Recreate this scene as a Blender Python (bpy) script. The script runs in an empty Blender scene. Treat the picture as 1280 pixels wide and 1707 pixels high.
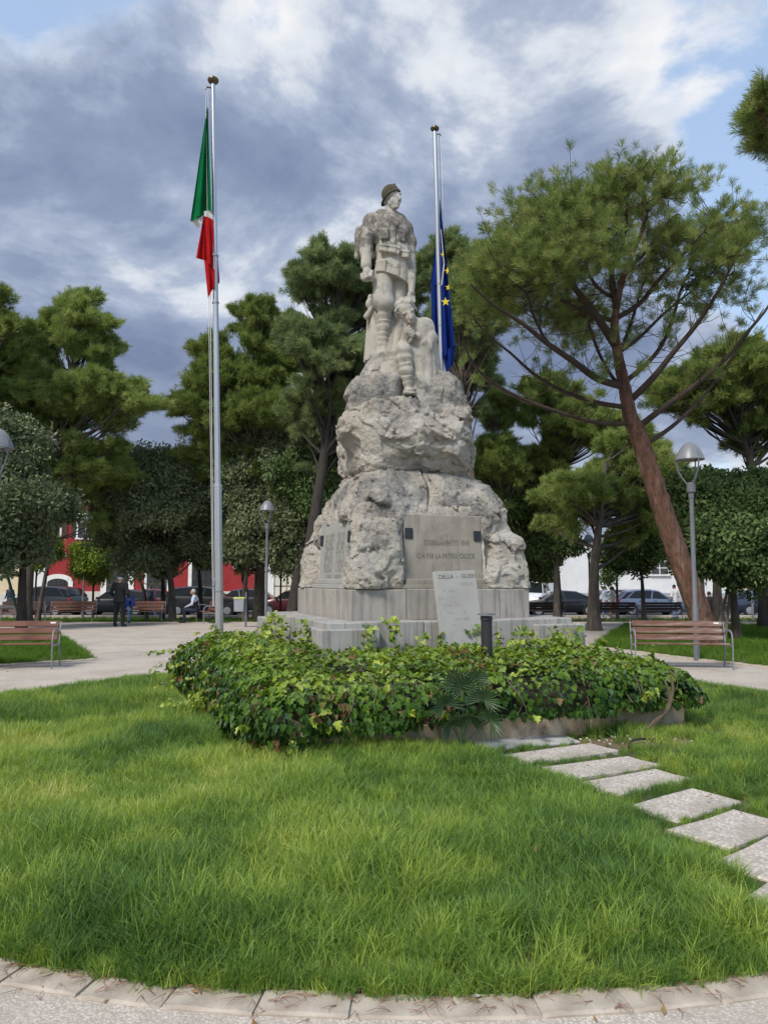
import bpy, bmesh, math, random
import numpy as np
from mathutils import Vector, Matrix, Euler
R = math.radians
rng = np.random.default_rng(7)
random.seed(7)
sc = bpy.context.scene
C = sc.collection

# ------------------------------------------------------------------ camera
PITCH = 5.01
FPX = 1283.0
CAMZ = 1.6
cam = bpy.data.objects.new('camera', bpy.data.cameras.new('camera'))
C.objects.link(cam)
cam.location = (0, 0, CAMZ)
cam.rotation_euler = (R(90 + PITCH), 0, 0)
cam.data.sensor_fit = 'VERTICAL'
cam.data.sensor_height = 36
cam.data.lens = 36 * FPX / 1707
cam.data.clip_start = 0.05
cam.data.clip_end = 3000
sc.camera = cam
sc.cycles.adaptive_threshold = 0.02
sc.cycles.max_bounces = 5; sc.cycles.diffuse_bounces = 3; sc.cycles.glossy_bounces = 2; sc.cycles.transmission_bounces = 3; sc.cycles.transparent_max_bounces = 4

# ------------------------------------------------------------------ sky, sun, exposure
SUN_EL, SUN_AZ = 48.0, 215.0       # azimuth: degrees clockwise from +Y (the viewing direction); 215 = behind the camera, to its left
sc.view_settings.view_transform = 'Standard'
sc.view_settings.look = 'None'
sc.view_settings.gamma = 1
sc.view_settings.use_curve_mapping = False
sc.view_settings.exposure = 1.3
w = bpy.data.worlds.new('World'); sc.world = w; w.use_nodes = True
nt = w.node_tree; N = nt.nodes; L = nt.links
N.clear()
def nd(t, **k):
    n = N.new(t)
    for a, b in k.items(): setattr(n, a, b)
    return n
def mth(op, a, b=None, c=None, clamp=False):
    n = nd('ShaderNodeMath', operation=op, use_clamp=clamp)
    for i, v in enumerate((a, b, c)):
        if v is None: continue
        if isinstance(v, (int, float)): n.inputs[i].default_value = v
        else: L.new(v, n.inputs[i])
    return n.outputs[0]
def ramp(fac, stops, interp='LINEAR'):
    n = nd('ShaderNodeValToRGB'); cr = n.color_ramp; cr.interpolation = interp
    while len(cr.elements) < len(stops): cr.elements.new(0.5)
    for e, (p, c) in zip(cr.elements, stops):
        e.position = p; e.color = (*c, 1) if len(c) == 3 else c
    L.new(fac, n.inputs[0]); return n.outputs[0]
def mixc(fac, a, b, mode='MIX'):
    n = nd('ShaderNodeMix', data_type='RGBA', blend_type=mode)
    for i, v in ((0, fac), (6, a), (7, b)):
        if isinstance(v, (int, float)): n.inputs[i].default_value = v
        elif isinstance(v, tuple): n.inputs[i].default_value = (*v, 1)
        else: L.new(v, n.inputs[i])
    return n.outputs[2]
sky = nd('ShaderNodeTexSky', sky_type='NISHITA', sun_disc=False)
sky.sun_elevation = R(SUN_EL); sky.sun_rotation = R(SUN_AZ)
sky.air_density = 1.0; sky.dust_density = 1.5; sky.ozone_density = 1.0
tc = nd('ShaderNodeTexCoord')
sep = nd('ShaderNodeSeparateXYZ'); L.new(tc.outputs['Generated'], sep.inputs[0])
zz = mth('ADD', mth('MAXIMUM', sep.outputs[2], 0.0), 0.42)
cmb = nd('ShaderNodeCombineXYZ')
L.new(mth('DIVIDE', sep.outputs[0], zz), cmb.inputs[0]); L.new(mth('DIVIDE', sep.outputs[1], zz), cmb.inputs[1])
def noise(scale, detail=6, rough=0.55, dist=0.0, off=(0, 0, 0), stretch=(1, 1, 1)):
    mp = nd('ShaderNodeMapping'); mp.inputs['Location'].default_value = off; mp.inputs['Scale'].default_value = stretch
    mp.inputs['Rotation'].default_value = (0, 0, R(-28))
    L.new(cmb.outputs[0], mp.inputs[0])
    n = nd('ShaderNodeTexNoise'); n.inputs['Scale'].default_value = scale; n.inputs['Detail'].default_value = detail
    n.inputs['Roughness'].default_value = rough; n.inputs['Distortion'].default_value = dist
    L.new(mp.outputs[0], n.inputs[0]); return n.outputs[0]
SKY1, SKY2, SKY3 = (8.9, 4.0, 5.9), (8.6, 2.3, 5.2), (5.8, 9.5, 0.3)
n1 = noise(1.25, 3, 0.5, 0.5, SKY1)
n2 = noise(3.4, 8, 0.60, 0.2, SKY2)
n3 = noise(2.3, 8, 0.59, 0.3, SKY3, (1.0, 1.2, 1))
# the cloud deck breaks up towards the right of the view
brk = mth('SUBTRACT', sep.outputs[0], mth('ADD', mth('MULTIPLY', sep.outputs[1], 0.27), 0.0))
cover = mth('ADD', mth('MULTIPLY', n1, 0.50), mth('MULTIPLY', n2, 0.50))
cover = mth('SUBTRACT', cover, mth('MULTIPLY', mth('MAXIMUM', brk, 0.0), 0.75))
cover = mth('ADD', cover, 0.082)
alpha = ramp(cover, [(0.42, (0, 0, 0)), (0.485, (1, 1, 1))], 'EASE')
thick = mth('ADD', mth('MULTIPLY', cover, 0.50), mth('MULTIPLY', n3, 0.50))
K = 1.0 / 0.1 / (2 ** 1.3)       # cloud radiance is written as it shows in the picture
def cl(r, g, b): return (r * K, g * K, b * K)
ccol = ramp(thick, [(0.428, cl(0.92, 0.92, 0.94)), (0.470, cl(0.72, 0.77, 0.85)), (0.502, cl(0.43, 0.50, 0.645)), (0.542, cl(0.28, 0.345, 0.50)), (0.615, cl(0.19, 0.245, 0.385))])
skyc = mixc(0.6, sky.outputs[0], cl(0.50, 0.66, 0.90))
# low haze
horiz = ramp(sep.outputs[2], [(0.0, (1, 1, 1)), (0.30, (0, 0, 0))], 'EASE')
ccol = mixc(mth('MULTIPLY', horiz, 0.35), ccol, cl(0.58, 0.63, 0.72))
fin = mixc(alpha, skyc, ccol)
bg = nd('ShaderNodeBackground'); bg.inputs['Strength'].default_value = 0.1
L.new(fin, bg.inputs[0])
wo = nd('ShaderNodeOutputWorld'); L.new(bg.outputs[0], wo.inputs[0])

sl = bpy.data.lights.new('sun', 'SUN'); sl.energy = 1.5; sl.angle = R(14); sl.color = (1.0, 0.955, 0.88)
so = bpy.data.objects.new('sun', sl); C.objects.link(so)
sd = Vector((math.sin(R(SUN_AZ)) * math.cos(R(SUN_EL)), math.cos(R(SUN_AZ)) * math.cos(R(SUN_EL)), math.sin(R(SUN_EL))))
so.location = sd * 60; so.rotation_euler = sd.to_track_quat('Z', 'Y').to_euler()

# ------------------------------------------------------------------ projection helpers
_p = R(PITCH)
def P(px, py, Y):
    """world point seen at photograph pixel (px,py) on the depth plane y=Y"""
    a = px - 640.0; b = 853.5 - py
    dy = FPX * math.cos(_p) - b * math.sin(_p); dz = FPX * math.sin(_p) + b * math.cos(_p)
    s = Y / dy
    return Vector((a * s, Y, CAMZ + dz * s))
def G(px, py, z=0.0):
    a = px - 640.0; b = 853.5 - py
    dy = FPX * math.cos(_p) - b * math.sin(_p); dz = FPX * math.sin(_p) + b * math.cos(_p)
    s = (z - CAMZ) / dz
    return Vector((a * s, dy * s, z))
def hgt(Y):
    t = min(max((Y - 25.0) / 19.0, 0), 1)
    return -0.45 * t * t * (3 - 2 * t)
def GX(px, Y, py=1000):
    v = P(px, py, Y); return Vector((v.x, Y, hgt(Y)))

# ------------------------------------------------------------------ object helpers
def tag(o, label=None, cat=None, group=None, kind=None):
    if label: o['label'] = label
    if cat: o['category'] = cat
    if group: o['group'] = group
    if kind: o['kind'] = kind
    return o
def thing(name, label, cat, loc=(0, 0, 0), rz=0.0, group=None):
    o = bpy.data.objects.new(name, None); C.objects.link(o)
    o.empty_display_size = 0.2
    o.location = loc; o.rotation_euler = (0, 0, rz)
    return tag(o, label, cat, group)
def link(name, me, parent=None, loc=(0, 0, 0), rot=(0, 0, 0), scale=(1, 1, 1)):
    o = bpy.data.objects.new(name, me); C.objects.link(o)
    o.parent = parent; o.location = loc; o.rotation_euler = rot; o.scale = scale
    return o
def mesh(name, V, F, mats=(), mi=None, smooth=False, auto=None):
    me = bpy.data.meshes.new(name)
    me.from_pydata([tuple(v) for v in V], [], [tuple(f) for f in F])
    for m in (mats if isinstance(mats, (list, tuple)) else [mats]): me.materials.append(m)
    if mi is not None: me.polygons.foreach_set('material_index', np.asarray(mi, dtype=np.int32))
    if smooth: me.polygons.foreach_set('use_smooth', np.ones(len(me.polygons), dtype=bool))
    me.update()
    if auto is not None and smooth:
        try: me.set_sharp_from_angle(angle=R(auto))
        except Exception: pass
    return me
def meshnp(name, V, F, mats=(), mi=None, smooth=True):
    """fast mesh from numpy arrays: F is (n,3) or (n,4)"""
    V = np.asarray(V, dtype=np.float32); F = np.asarray(F, dtype=np.int32)
    me = bpy.data.meshes.new(name); k = F.shape[1]
    me.vertices.add(len(V)); me.vertices.foreach_set('co', V.ravel())
    me.loops.add(F.size); me.loops.foreach_set('vertex_index', F.ravel())
    me.polygons.add(len(F)); me.polygons.foreach_set('loop_start', np.arange(0, F.size, k, dtype=np.int32))
    try: me.polygons.foreach_set('loop_total', np.full(len(F), k, dtype=np.int32))
    except Exception: pass
    for m in (mats if isinstance(mats, (list, tuple)) else [mats]): me.materials.append(m)
    if mi is not None: me.polygons.foreach_set('material_index', np.asarray(mi, dtype=np.int32))
    me.polygons.foreach_set('use_smooth', np.full(len(F), smooth, dtype=bool))
    me.update(calc_edges=True); me.validate()
    return me
class MB:
    def __init__(s): s.V = []; s.F = []; s.M = []
    def add(s, V, F, m=0):
        b = len(s.V); s.V += [tuple(v) for v in V]
        s.F += [tuple(i + b for i in f) for f in F]; s.M += [m] * len(F); return s
    def box(s, c, h, m=0, rot=None, bev=0.0, taper=1.0):
        """bevelled box: centre, half sizes"""
        M = rot.to_matrix() if isinstance(rot, Euler) else (rot if rot is not None else Matrix.Identity(3))
        c = Vector(c); bm = bmesh.new(); bmesh.ops.create_cube(bm, size=2)
        for v in bm.verts:
            t = taper if v.co.z > 0 else 1.0
            v.co = Vector((v.co.x * h[0] * t, v.co.y * h[1] * t, v.co.z * h[2]))
        if bev > 0: bmesh.ops.bevel(bm, geom=bm.edges[:], offset=bev, segments=1, affect='EDGES', profile=0.5)
        bm.verts.index_update()
        s.add([M @ v.co + c for v in bm.verts], [[v.index for v in f.verts] for f in bm.faces], m); bm.free(); return s
    def tube(s, pts, rad, n=8, m=0, cap=True, fn=None):
        pts = [Vector(p) for p in pts]; k = len(pts)
        if isinstance(rad, (int, float)): rad = [rad] * k
        t0 = (pts[1] - pts[0]).normalized()
        up = Vector((0, 0, 1)) if abs(t0.z) < 0.9 else Vector((1, 0, 0))
        x = t0.cross(up).normalized(); V = []
        for i in range(k):
            t = (pts[min(i + 1, k - 1)] - pts[max(i - 1, 0)]).normalized()
            x = (x - t * x.dot(t)).normalized(); y = t.cross(x)
            for j in range(n):
                a = 2 * math.pi * j / n; r = rad[i] * (fn(i, j, a) if fn else 1)
                V.append(pts[i] + x * (math.cos(a) * r) + y * (math.sin(a) * r))
        F = [(i * n + j, i * n + (j + 1) % n, (i + 1) * n + (j + 1) % n, (i + 1) * n + j) for i in range(k - 1) for j in range(n)]
        if cap: F += [tuple(range(n))[::-1], tuple(range((k - 1) * n, k * n))]
        return s.add(V, F, m)
    def lathe(s, prof, c=(0, 0, 0), n=20, m=0, rot=None):
        M = rot if rot is not None else Matrix.Identity(3); c = Vector(c); V = []
        for r, z in prof:
            for j in range(n):
                a = 2 * math.pi * j / n
                V.append(M @ Vector((r * math.cos(a), r * math.sin(a), z)) + c)
        k = len(prof)
        F = [(i * n + j, i * n + (j + 1) % n, (i + 1) * n + (j + 1) % n, (i + 1) * n + j) for i in range(k - 1) for j in range(n)]
        F += [tuple(range(n))[::-1], tuple(range((k - 1) * n, k * n))]
        return s.add(V, F, m)
    def prism(s, poly, d, m=0):
        """poly: 3D points (flat loop), extruded by vector d"""
        n = len(poly); d = Vector(d); A = [Vector(p) for p in poly]
        F = [tuple(range(n))[::-1], tuple(range(n, 2 * n))] + [(i, (i + 1) % n, n + (i + 1) % n, n + i) for i in range(n)]
        return s.add(A + [a + d for a in A], F, m)
    def me(s, name, mats, smooth=False, auto=35): return mesh(name, s.V, s.F, mats, s.M, smooth, auto)
    def obj(s, name, mats, parent=None, smooth=False, loc=(0, 0, 0), rot=(0, 0, 0), auto=35):
        return link(name, s.me(name, mats, smooth, auto), parent, loc, rot)
def copy_tree(o, parent=None):
    c = o.copy(); C.objects.link(c); c.parent = parent
    for ch in o.children: copy_tree(ch, c)
    return c

# ------------------------------------------------------------------ materials
def mat(name, cols, scale=6.0, rough=0.8, bump=0.0, bscale=None, metal=0.0, detail=6, stretch=(1, 1, 1), spec=0.4,
        second=None, stops=None, nrough=0.6, coord='Object', bdist=0.02):
    m = bpy.data.materials.new(name); m.use_nodes = True
    t = m.node_tree; n = t.nodes; l = t.links
    b = n['Principled BSDF']; b.inputs['Roughness'].default_value = rough; b.inputs['Metallic'].default_value = metal
    b.inputs['Specular IOR Level'].default_value = spec
    cols = [c if isinstance(c, tuple) else (c, c, c) for c in cols]
    tc = n.new('ShaderNodeTexCoord'); mp = n.new('ShaderNodeMapping'); mp.inputs['Scale'].default_value = stretch
    l.new(tc.outputs[coord], mp.inputs[0])
    if len(cols) == 1: b.inputs['Base Color'].default_value = (*cols[0], 1); last = None
    else:
        nz = n.new('ShaderNodeTexNoise'); nz.inputs['Scale'].default_value = scale; nz.inputs['Detail'].default_value = detail
        nz.inputs['Roughness'].default_value = nrough; l.new(mp.outputs[0], nz.inputs[0])
        cr = n.new('ShaderNodeValToRGB')
        st = stops or [0.32 + 0.36 * i / (len(cols) - 1) for i in range(len(cols))]
        while len(cr.color_ramp.elements) < len(cols): cr.color_ramp.elements.new(0.5)
        for e, p, c in zip(cr.color_ramp.elements, st, cols): e.position = p; e.color = (*c, 1)
        l.new(nz.outputs[0], cr.inputs[0]); last = cr.outputs[0]
        if second:      # (colour, scale, lo, hi): a second layer of stains
            n2 = n.new('ShaderNodeTexNoise'); n2.inputs['Scale'].default_value = second[1]; n2.inputs['Detail'].default_value = 8; n2.inputs['Roughness'].default_value = 0.65
            l.new(mp.outputs[0], n2.inputs[0])
            r2 = n.new('ShaderNodeMapRange'); r2.inputs[1].default_value = second[2]; r2.inputs[2].default_value = second[3]; l.new(n2.outputs[0], r2.inputs[0])
            mx = n.new('ShaderNodeMix'); mx.data_type = 'RGBA'; l.new(r2.outputs[0], mx.inputs[0]); l.new(last, mx.inputs[6]); mx.inputs[7].default_value = (*second[0], 1)
            last = mx.outputs[2]
        l.new(last, b.inputs['Base Color'])
    if bump > 0:
        nb = n.new('ShaderNodeTexNoise'); nb.inputs['Scale'].default_value = bscale or scale * 4; nb.inputs['Detail'].default_value = 8
        nb.inputs['Roughness'].default_value = 0.65; l.new(mp.outputs[0], nb.inputs[0])
        bp = n.new('ShaderNodeBump'); bp.inputs['Strength'].default_value = bump; bp.inputs['Distance'].default_value = bdist
        l.new(nb.outputs[0], bp.inputs['Height']); l.new(bp.outputs[0], b.inputs['Normal'])
    return m
def leafmat(name, cols, trans=0.35, rough=0.5, gloss=0.0, use_tint=False):
    """foliage: diffuse + translucent, hue varied per instance"""
    m = bpy.data.materials.new(name); m.use_nodes = True
    t = m.node_tree; n = t.nodes; l = t.links; n.clear()
    cr = n.new('ShaderNodeValToRGB')
    while len(cr.color_ramp.elements) < len(cols): cr.color_ramp.elements.new(0.5)
    for i, (e, c) in enumerate(zip(cr.color_ramp.elements, cols)): e.position = i / (len(cols) - 1); e.color = (*c, 1)
    if use_tint:
        a = n.new('ShaderNodeAttribute'); a.attribute_type = 'INSTANCER'; a.attribute_name = 'tint'; l.new(a.outputs['Fac'], cr.inputs[0])
    else:
        o = n.new('ShaderNodeObjectInfo'); l.new(o.outputs['Random'], cr.inputs[0])
    d = n.new('ShaderNodeBsdfDiffuse'); tr = n.new('ShaderNodeBsdfTranslucent'); mx = n.new('ShaderNodeMixShader'); mx.inputs[0].default_value = trans
    l.new(cr.outputs[0], d.inputs[0])
    hs = n.new('ShaderNodeHueSaturation'); hs.inputs['Hue'].default_value = 0.485; hs.inputs['Saturation'].default_value = 1.1; hs.inputs['Value'].default_value = 1.25
    l.new(cr.outputs[0], hs.inputs['Color']); l.new(hs.outputs[0], tr.inputs[0])
    l.new(d.outputs[0], mx.inputs[1]); l.new(tr.outputs[0], mx.inputs[2]); last = mx.outputs[0]
    if gloss > 0:
        g = n.new('ShaderNodeBsdfGlossy'); g.inputs['Roughness'].default_value = rough; g.inputs['Color'].default_value = (0.9, 0.95, 1, 1)
        lw = n.new('ShaderNodeFresnel'); lw.inputs['IOR'].default_value = 1.4
        mm = n.new('ShaderNodeMath'); mm.operation = 'MULTIPLY'; mm.inputs[1].default_value = gloss; l.new(lw.outputs[0], mm.inputs[0])
        m2 = n.new('ShaderNodeMixShader'); l.new(mm.outputs[0], m2.inputs[0]); l.new(last, m2.inputs[1]); l.new(g.outputs[0], m2.inputs[2]); last = m2.outputs[0]
    ou = n.new('ShaderNodeOutputMaterial'); l.new(last, ou.inputs[0])
    return m

# ------------------------------------------------------------------ scatter: prototypes and points live in one mesh, instanced by nodes
_groups = {}
def scatter_group(k):
    if k in _groups: return _groups[k]
    g = bpy.data.node_groups.new('scatter_%d' % k, 'GeometryNodeTree')
    g.interface.new_socket('Geometry', in_out='INPUT', socket_type='NodeSocketGeometry')
    g.interface.new_socket('Geometry', in_out='OUTPUT', socket_type='NodeSocketGeometry')
    n = g.nodes; l = g.links
    gi = n.new('NodeGroupInput'); go = n.new('NodeGroupOutput'); jn = n.new('GeometryNodeJoinGeometry')
    def at(nm, ty):
        a = n.new('GeometryNodeInputNamedAttribute'); a.data_type = ty; a.inputs['Name'].default_value = nm
        return a.outputs['Attribute']
    def eq(sock, v):
        c = n.new('FunctionNodeCompare'); c.data_type = 'INT'; c.operation = 'EQUAL'
        ins = [s for s in c.inputs if s.type == 'INT']
        l.new(sock, ins[0]); ins[1].default_value = v; return c.outputs[0]
    def sepg(sel):
        s = n.new('GeometryNodeSeparateGeometry'); s.domain = 'POINT'; l.new(gi.outputs[0], s.inputs['Geometry']); l.new(sel, s.inputs['Selection']); return s.outputs[0]
    er = n.new('FunctionNodeEulerToRotation'); l.new(at('rot', 'FLOAT_VECTOR'), er.inputs[0])
    pts = sepg(eq(at('proto', 'INT'), 0))
    for i in range(1, k + 1):
        pr = sepg(eq(at('proto', 'INT'), i))
        io = n.new('GeometryNodeInstanceOnPoints')
        l.new(pts, io.inputs['Points']); l.new(eq(at('pid', 'INT'), i), io.inputs['Selection']); l.new(pr, io.inputs['Instance'])
        l.new(er.outputs[0], io.inputs['Rotation']); l.new(at('scl', 'FLOAT'), io.inputs['Scale'])
        l.new(io.outputs[0], jn.inputs[0])
    l.new(jn.outputs[0], go.inputs[0])
    _groups[k] = g; return g
def scatter(name, protos, mats, pts, rots, scls, pids=None, tint=None, parent=None):
    """protos: list of (V, F, material index per face)"""
    pts = np.asarray(pts, dtype=np.float32); n = len(pts); k = len(protos)
    V = []; F = []; MI = []; pr = []
    for i, (v, f, mi) in enumerate(protos):
        b = len(V); V += [tuple(x) for x in v]; F += [tuple(j + b for j in q) for q in f]; MI += list(mi); pr += [i + 1] * len(v)
    nv = len(V)
    me = bpy.data.meshes.new(name); me.from_pydata(V + pts.tolist(), [], F)
    for m in mats: me.materials.append(m)
    me.polygons.foreach_set('material_index', np.asarray(MI, dtype=np.int32))
    pids = rng.integers(1, k + 1, n) if pids is None else np.asarray(pids)
    tint = rng.random(n) if tint is None else np.asarray(tint)
    def attr(nm, ty, data, fld):
        a = me.attributes.new(nm, ty, 'POINT'); a.data.foreach_set(fld, data.ravel())
    attr('proto', 'INT', np.concatenate([np.array(pr), np.zeros(n)]).astype(np.int32), 'value')
    attr('pid', 'INT', np.concatenate([np.zeros(nv), pids]).astype(np.int32), 'value')
    attr('scl', 'FLOAT', np.concatenate([np.ones(nv), np.asarray(scls) * np.ones(n)]).astype(np.float32), 'value')
    attr('tint', 'FLOAT', np.concatenate([np.zeros(nv), tint]).astype(np.float32), 'value')
    attr('rot', 'FLOAT_VECTOR', np.concatenate([np.zeros((nv, 3)), np.asarray(rots)]).astype(np.float32), 'vector')
    me.update()
    o = link(name, me, parent); o['kind'] = 'stuff'
    md = o.modifiers.new('scatter', 'NODES'); md.node_group = scatter_group(k)
    return o
def dir_rot(D, roll=0.0):
    D = np.asarray(D, dtype=float); D = D / np.maximum(np.linalg.norm(D, axis=1, keepdims=True), 1e-9)
    th = np.arccos(np.clip(D[:, 2], -1, 1)); ph = np.arctan2(D[:, 1], D[:, 0])
    return np.stack([roll * rng.normal(size=len(D)), th, ph], 1)

# ------------------------------------------------------------------ numpy noise
_tab = np.random.default_rng(3).random((64, 64, 64)).astype(np.float32)
def vnoise(X, Y, Z):
    xi = np.floor(X).astype(np.int32); yi = np.floor(Y).astype(np.int32); zi = np.floor(Z).astype(np.int32)
    fx = X - xi; fy = Y - yi; fz = Z - zi
    fx = fx * fx * (3 - 2 * fx); fy = fy * fy * (3 - 2 * fy); fz = fz * fz * (3 - 2 * fz)
    x0 = xi & 63; x1 = (xi + 1) & 63; y0 = yi & 63; y1 = (yi + 1) & 63; z0 = zi & 63; z1 = (zi + 1) & 63
    t = _tab
    a = t[x0, y0, z0] * (1 - fx) + t[x1, y0, z0] * fx; b = t[x0, y1, z0] * (1 - fx) + t[x1, y1, z0] * fx
    c = t[x0, y0, z1] * (1 - fx) + t[x1, y0, z1] * fx; d = t[x0, y1, z1] * (1 - fx) + t[x1, y1, z1] * fx
    return (a * (1 - fy) + b * fy) * (1 - fz) + (c * (1 - fy) + d * fy) * fz
def fbm(X, Y, Z, o=4, g=0.5):
    s = 0; a = 1; t = 0; f = 1.0
    for i in range(o):
        s = s + a * vnoise(X * f + 17.3 * i, Y * f + 5.1 * i, Z * f + 9.7 * i); t += a; a *= g; f *= 2.03
    return s / t
def worley(X, Y, Z, facet=False):
    """cell noise: nearest and second distances; facet=True also returns a tilted plane value per cell (fractured faces)"""
    xi = np.floor(X).astype(np.int32); yi = np.floor(Y).astype(np.int32); zi = np.floor(Z).astype(np.int32)
    f1 = np.full(X.shape, 9., np.float32); f2 = f1.copy(); pl = np.zeros(X.shape, np.float32)
    for dx in (-1, 0, 1):
        for dy in (-1, 0, 1):
            for dz in (-1, 0, 1):
                a = (xi + dx) & 63; b = (yi + dy) & 63; c = (zi + dz) & 63
                r0 = _tab[a, b, c]; r1 = _tab[b, c, a]; r2 = _tab[c, a, b]
                ex = X - (xi + dx + r0); ey = Y - (yi + dy + r1); ez = Z - (zi + dz + r2)
                d = np.sqrt(ex ** 2 + ey ** 2 + ez ** 2)
                if facet:
                    q = _tab[(a + 7) & 63, b, (c + 3) & 63]; v = (q - .5) + 1.5 * ((r1 - .5) * ex + (r2 - .5) * ey + (r0 - .5) * ez)
                    pl = np.where(d < f1, v, pl)
                f2 = np.minimum(f2, np.maximum(d, f1)); f1 = np.minimum(f1, d)
    return (f1, f2, pl) if facet else (f1, f2)

# ------------------------------------------------------------------ signed distance modelling (surface nets)
class SDF:
    def __init__(s, lo, hi, vs):
        s.lo = np.array(lo, float); s.vs = vs
        s.n = np.ceil((np.array(hi) - s.lo) / vs).astype(int) + 1
        s.D = np.full(s.n, 1.0, np.float32); s.M = np.zeros(s.n, np.int8)
        s.ax = [s.lo[i] + vs * np.arange(s.n[i]) for i in range(3)]
    def sl(s, lo, hi, pad):
        i0 = np.maximum(np.floor((np.array(lo) - pad - s.lo) / s.vs).astype(int), 0)
        i1 = np.minimum(np.ceil((np.array(hi) + pad - s.lo) / s.vs).astype(int) + 1, s.n)
        return tuple(slice(a, max(b, a)) for a, b in zip(i0, i1))
    def grid(s, sl):
        return np.meshgrid(s.ax[0][sl[0]], s.ax[1][sl[1]], s.ax[2][sl[2]], indexing='ij', sparse=True)
    def put(s, fn, lo, hi, k=0.03, m=0, cut=False):
        sl = s.sl(lo, hi, k + 3 * s.vs)
        if any(q.stop <= q.start for q in sl): return s
        d = fn(*s.grid(sl)); o = s.D[sl]
        if cut:
            d = -d; h = np.maximum(k - np.abs(o - d), 0) / max(k, 1e-6)
            s.D[sl] = np.maximum(o, d) + h * h * k * 0.25
        else:
            s.M[sl] = np.where(d < o, m, s.M[sl])
            h = np.maximum(k - np.abs(o - d), 0) / max(k, 1e-6)
            s.D[sl] = np.minimum(o, d) - h * h * k * 0.25
        return s
    def cap(s, a, b, ra, rb=None, k=0.03, m=0, wrap=0, cut=False, wamp=0.018):
        a = np.array(a, float); b = np.array(b, float); rb = ra if rb is None else rb; ab = b - a; L2 = max(ab @ ab, 1e-9); ln = math.sqrt(L2)
        def fn(X, Y, Z):
            t = np.clip(((X - a[0]) * ab[0] + (Y - a[1]) * ab[1] + (Z - a[2]) * ab[2]) / L2, 0, 1)
            r = ra + (rb - ra) * t
            if wrap: r = r + wamp * (1 - np.mod(t * ln / wrap, 1.0)) - wamp * .5
            return np.sqrt((X - a[0] - ab[0] * t) ** 2 + (Y - a[1] - ab[1] * t) ** 2 + (Z - a[2] - ab[2] * t) ** 2) - r
        q = max(ra, rb) + wamp; return s.put(fn, np.minimum(a, b) - q, np.maximum(a, b) + q, k, m, cut)
    def chain(s, pts, rad, **kw):
        for i in range(len(pts) - 1): s.cap(pts[i], pts[i + 1], rad[i], rad[i + 1], **kw)
        return s
    def ell(s, c, r, k=0.03, m=0, rot=None, cut=False):
        c = np.array(c, float); r = np.array(r if not isinstance(r, (int, float)) else (r, r, r), float)
        M = np.array(Euler([R(a) for a in rot]).to_matrix()).T if rot else np.eye(3)
        def fn(X, Y, Z):
            x = X - c[0]; y = Y - c[1]; z = Z - c[2]
            a = (M[0, 0] * x + M[0, 1] * y + M[0, 2] * z) / r[0]; b = (M[1, 0] * x + M[1, 1] * y + M[1, 2] * z) / r[1]; e = (M[2, 0] * x + M[2, 1] * y + M[2, 2] * z) / r[2]
            k0 = np.sqrt(a * a + b * b + e * e); k1 = np.sqrt((a / r[0]) ** 2 + (b / r[1]) ** 2 + (e / r[2]) ** 2)
            return k0 * (k0 - 1) / np.maximum(k1, 1e-6)
        q = r.max(); return s.put(fn, c - q, c + q, k, m, cut)
    def box(s, c, h, rnd=0.02, k=0.02, m=0, rot=None, cut=False):
        c = np.array(c, float); h = np.array(h, float)
        M = np.array(Euler([R(a) for a in rot]).to_matrix()).T if rot else np.eye(3)
        def fn(X, Y, Z):
            x = X - c[0]; y = Y - c[1]; z = Z - c[2]
            q = [np.abs(M[i, 0] * x + M[i, 1] * y + M[i, 2] * z) - h[i] + rnd for i in range(3)]
            o = np.sqrt(sum(np.maximum(v, 0) ** 2 for v in q)); return o + np.minimum(np.maximum(np.maximum(q[0], q[1]), q[2]), 0) - rnd
        q = np.linalg.norm(h); return s.put(fn, c - q, c + q, k, m, cut)
    def cone(s, c0, c1, r0, r1, k=0.03, m=0, folds=0, famp=0.0, twist=0.0, ph=0.0):
        """elliptical cone between two centres (axis roughly z), radii (x,y); folds modulate the radius"""
        c0 = np.array(c0, float); c1 = np.array(c1, float)
        def fn(X, Y, Z):
            t = (Z - c0[2]) / (c1[2] - c0[2]); tc = np.clip(t, 0, 1)
            x = X - (c0[0] + (c1[0] - c0[0]) * tc); y = Y - (c0[1] + (c1[1] - c0[1]) * tc)
            rx = r0[0] + (r1[0] - r0[0]) * tc; ry = r0[1] + (r1[1] - r0[1]) * tc
            q = np.sqrt((x / rx) ** 2 + (y / ry) ** 2)
            if folds:
                a = np.arctan2(y / ry, x / rx)
                q = q - famp * np.abs(np.sin(a * folds * .5 + twist * tc + ph + .6 * np.sin(3 * a))) * (0.5 + tc)
            d = (q - 1) * np.minimum(rx, ry)
            dz = np.abs(Z - (c0[2] + c1[2]) / 2) - abs(c1[2] - c0[2]) / 2
            return np.maximum(d, dz)
        q = max(r0[0], r0[1], r1[0], r1[1]) * (1 + famp)
        return s.put(fn, np.minimum(c0, c1) - [q, q, 0], np.maximum(c0, c1) + [q, q, 0], k, m)
    def band(s, fn, width=0.12):
        """add fn(x,y,z) to the distance near the surface only"""
        idx = np.nonzero(np.abs(s.D) < width)
        s.D[idx] += fn(s.ax[0][idx[0]].astype(np.float32), s.ax[1][idx[1]].astype(np.float32), s.ax[2][idx[2]].astype(np.float32)).astype(np.float32)
        return s
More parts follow.
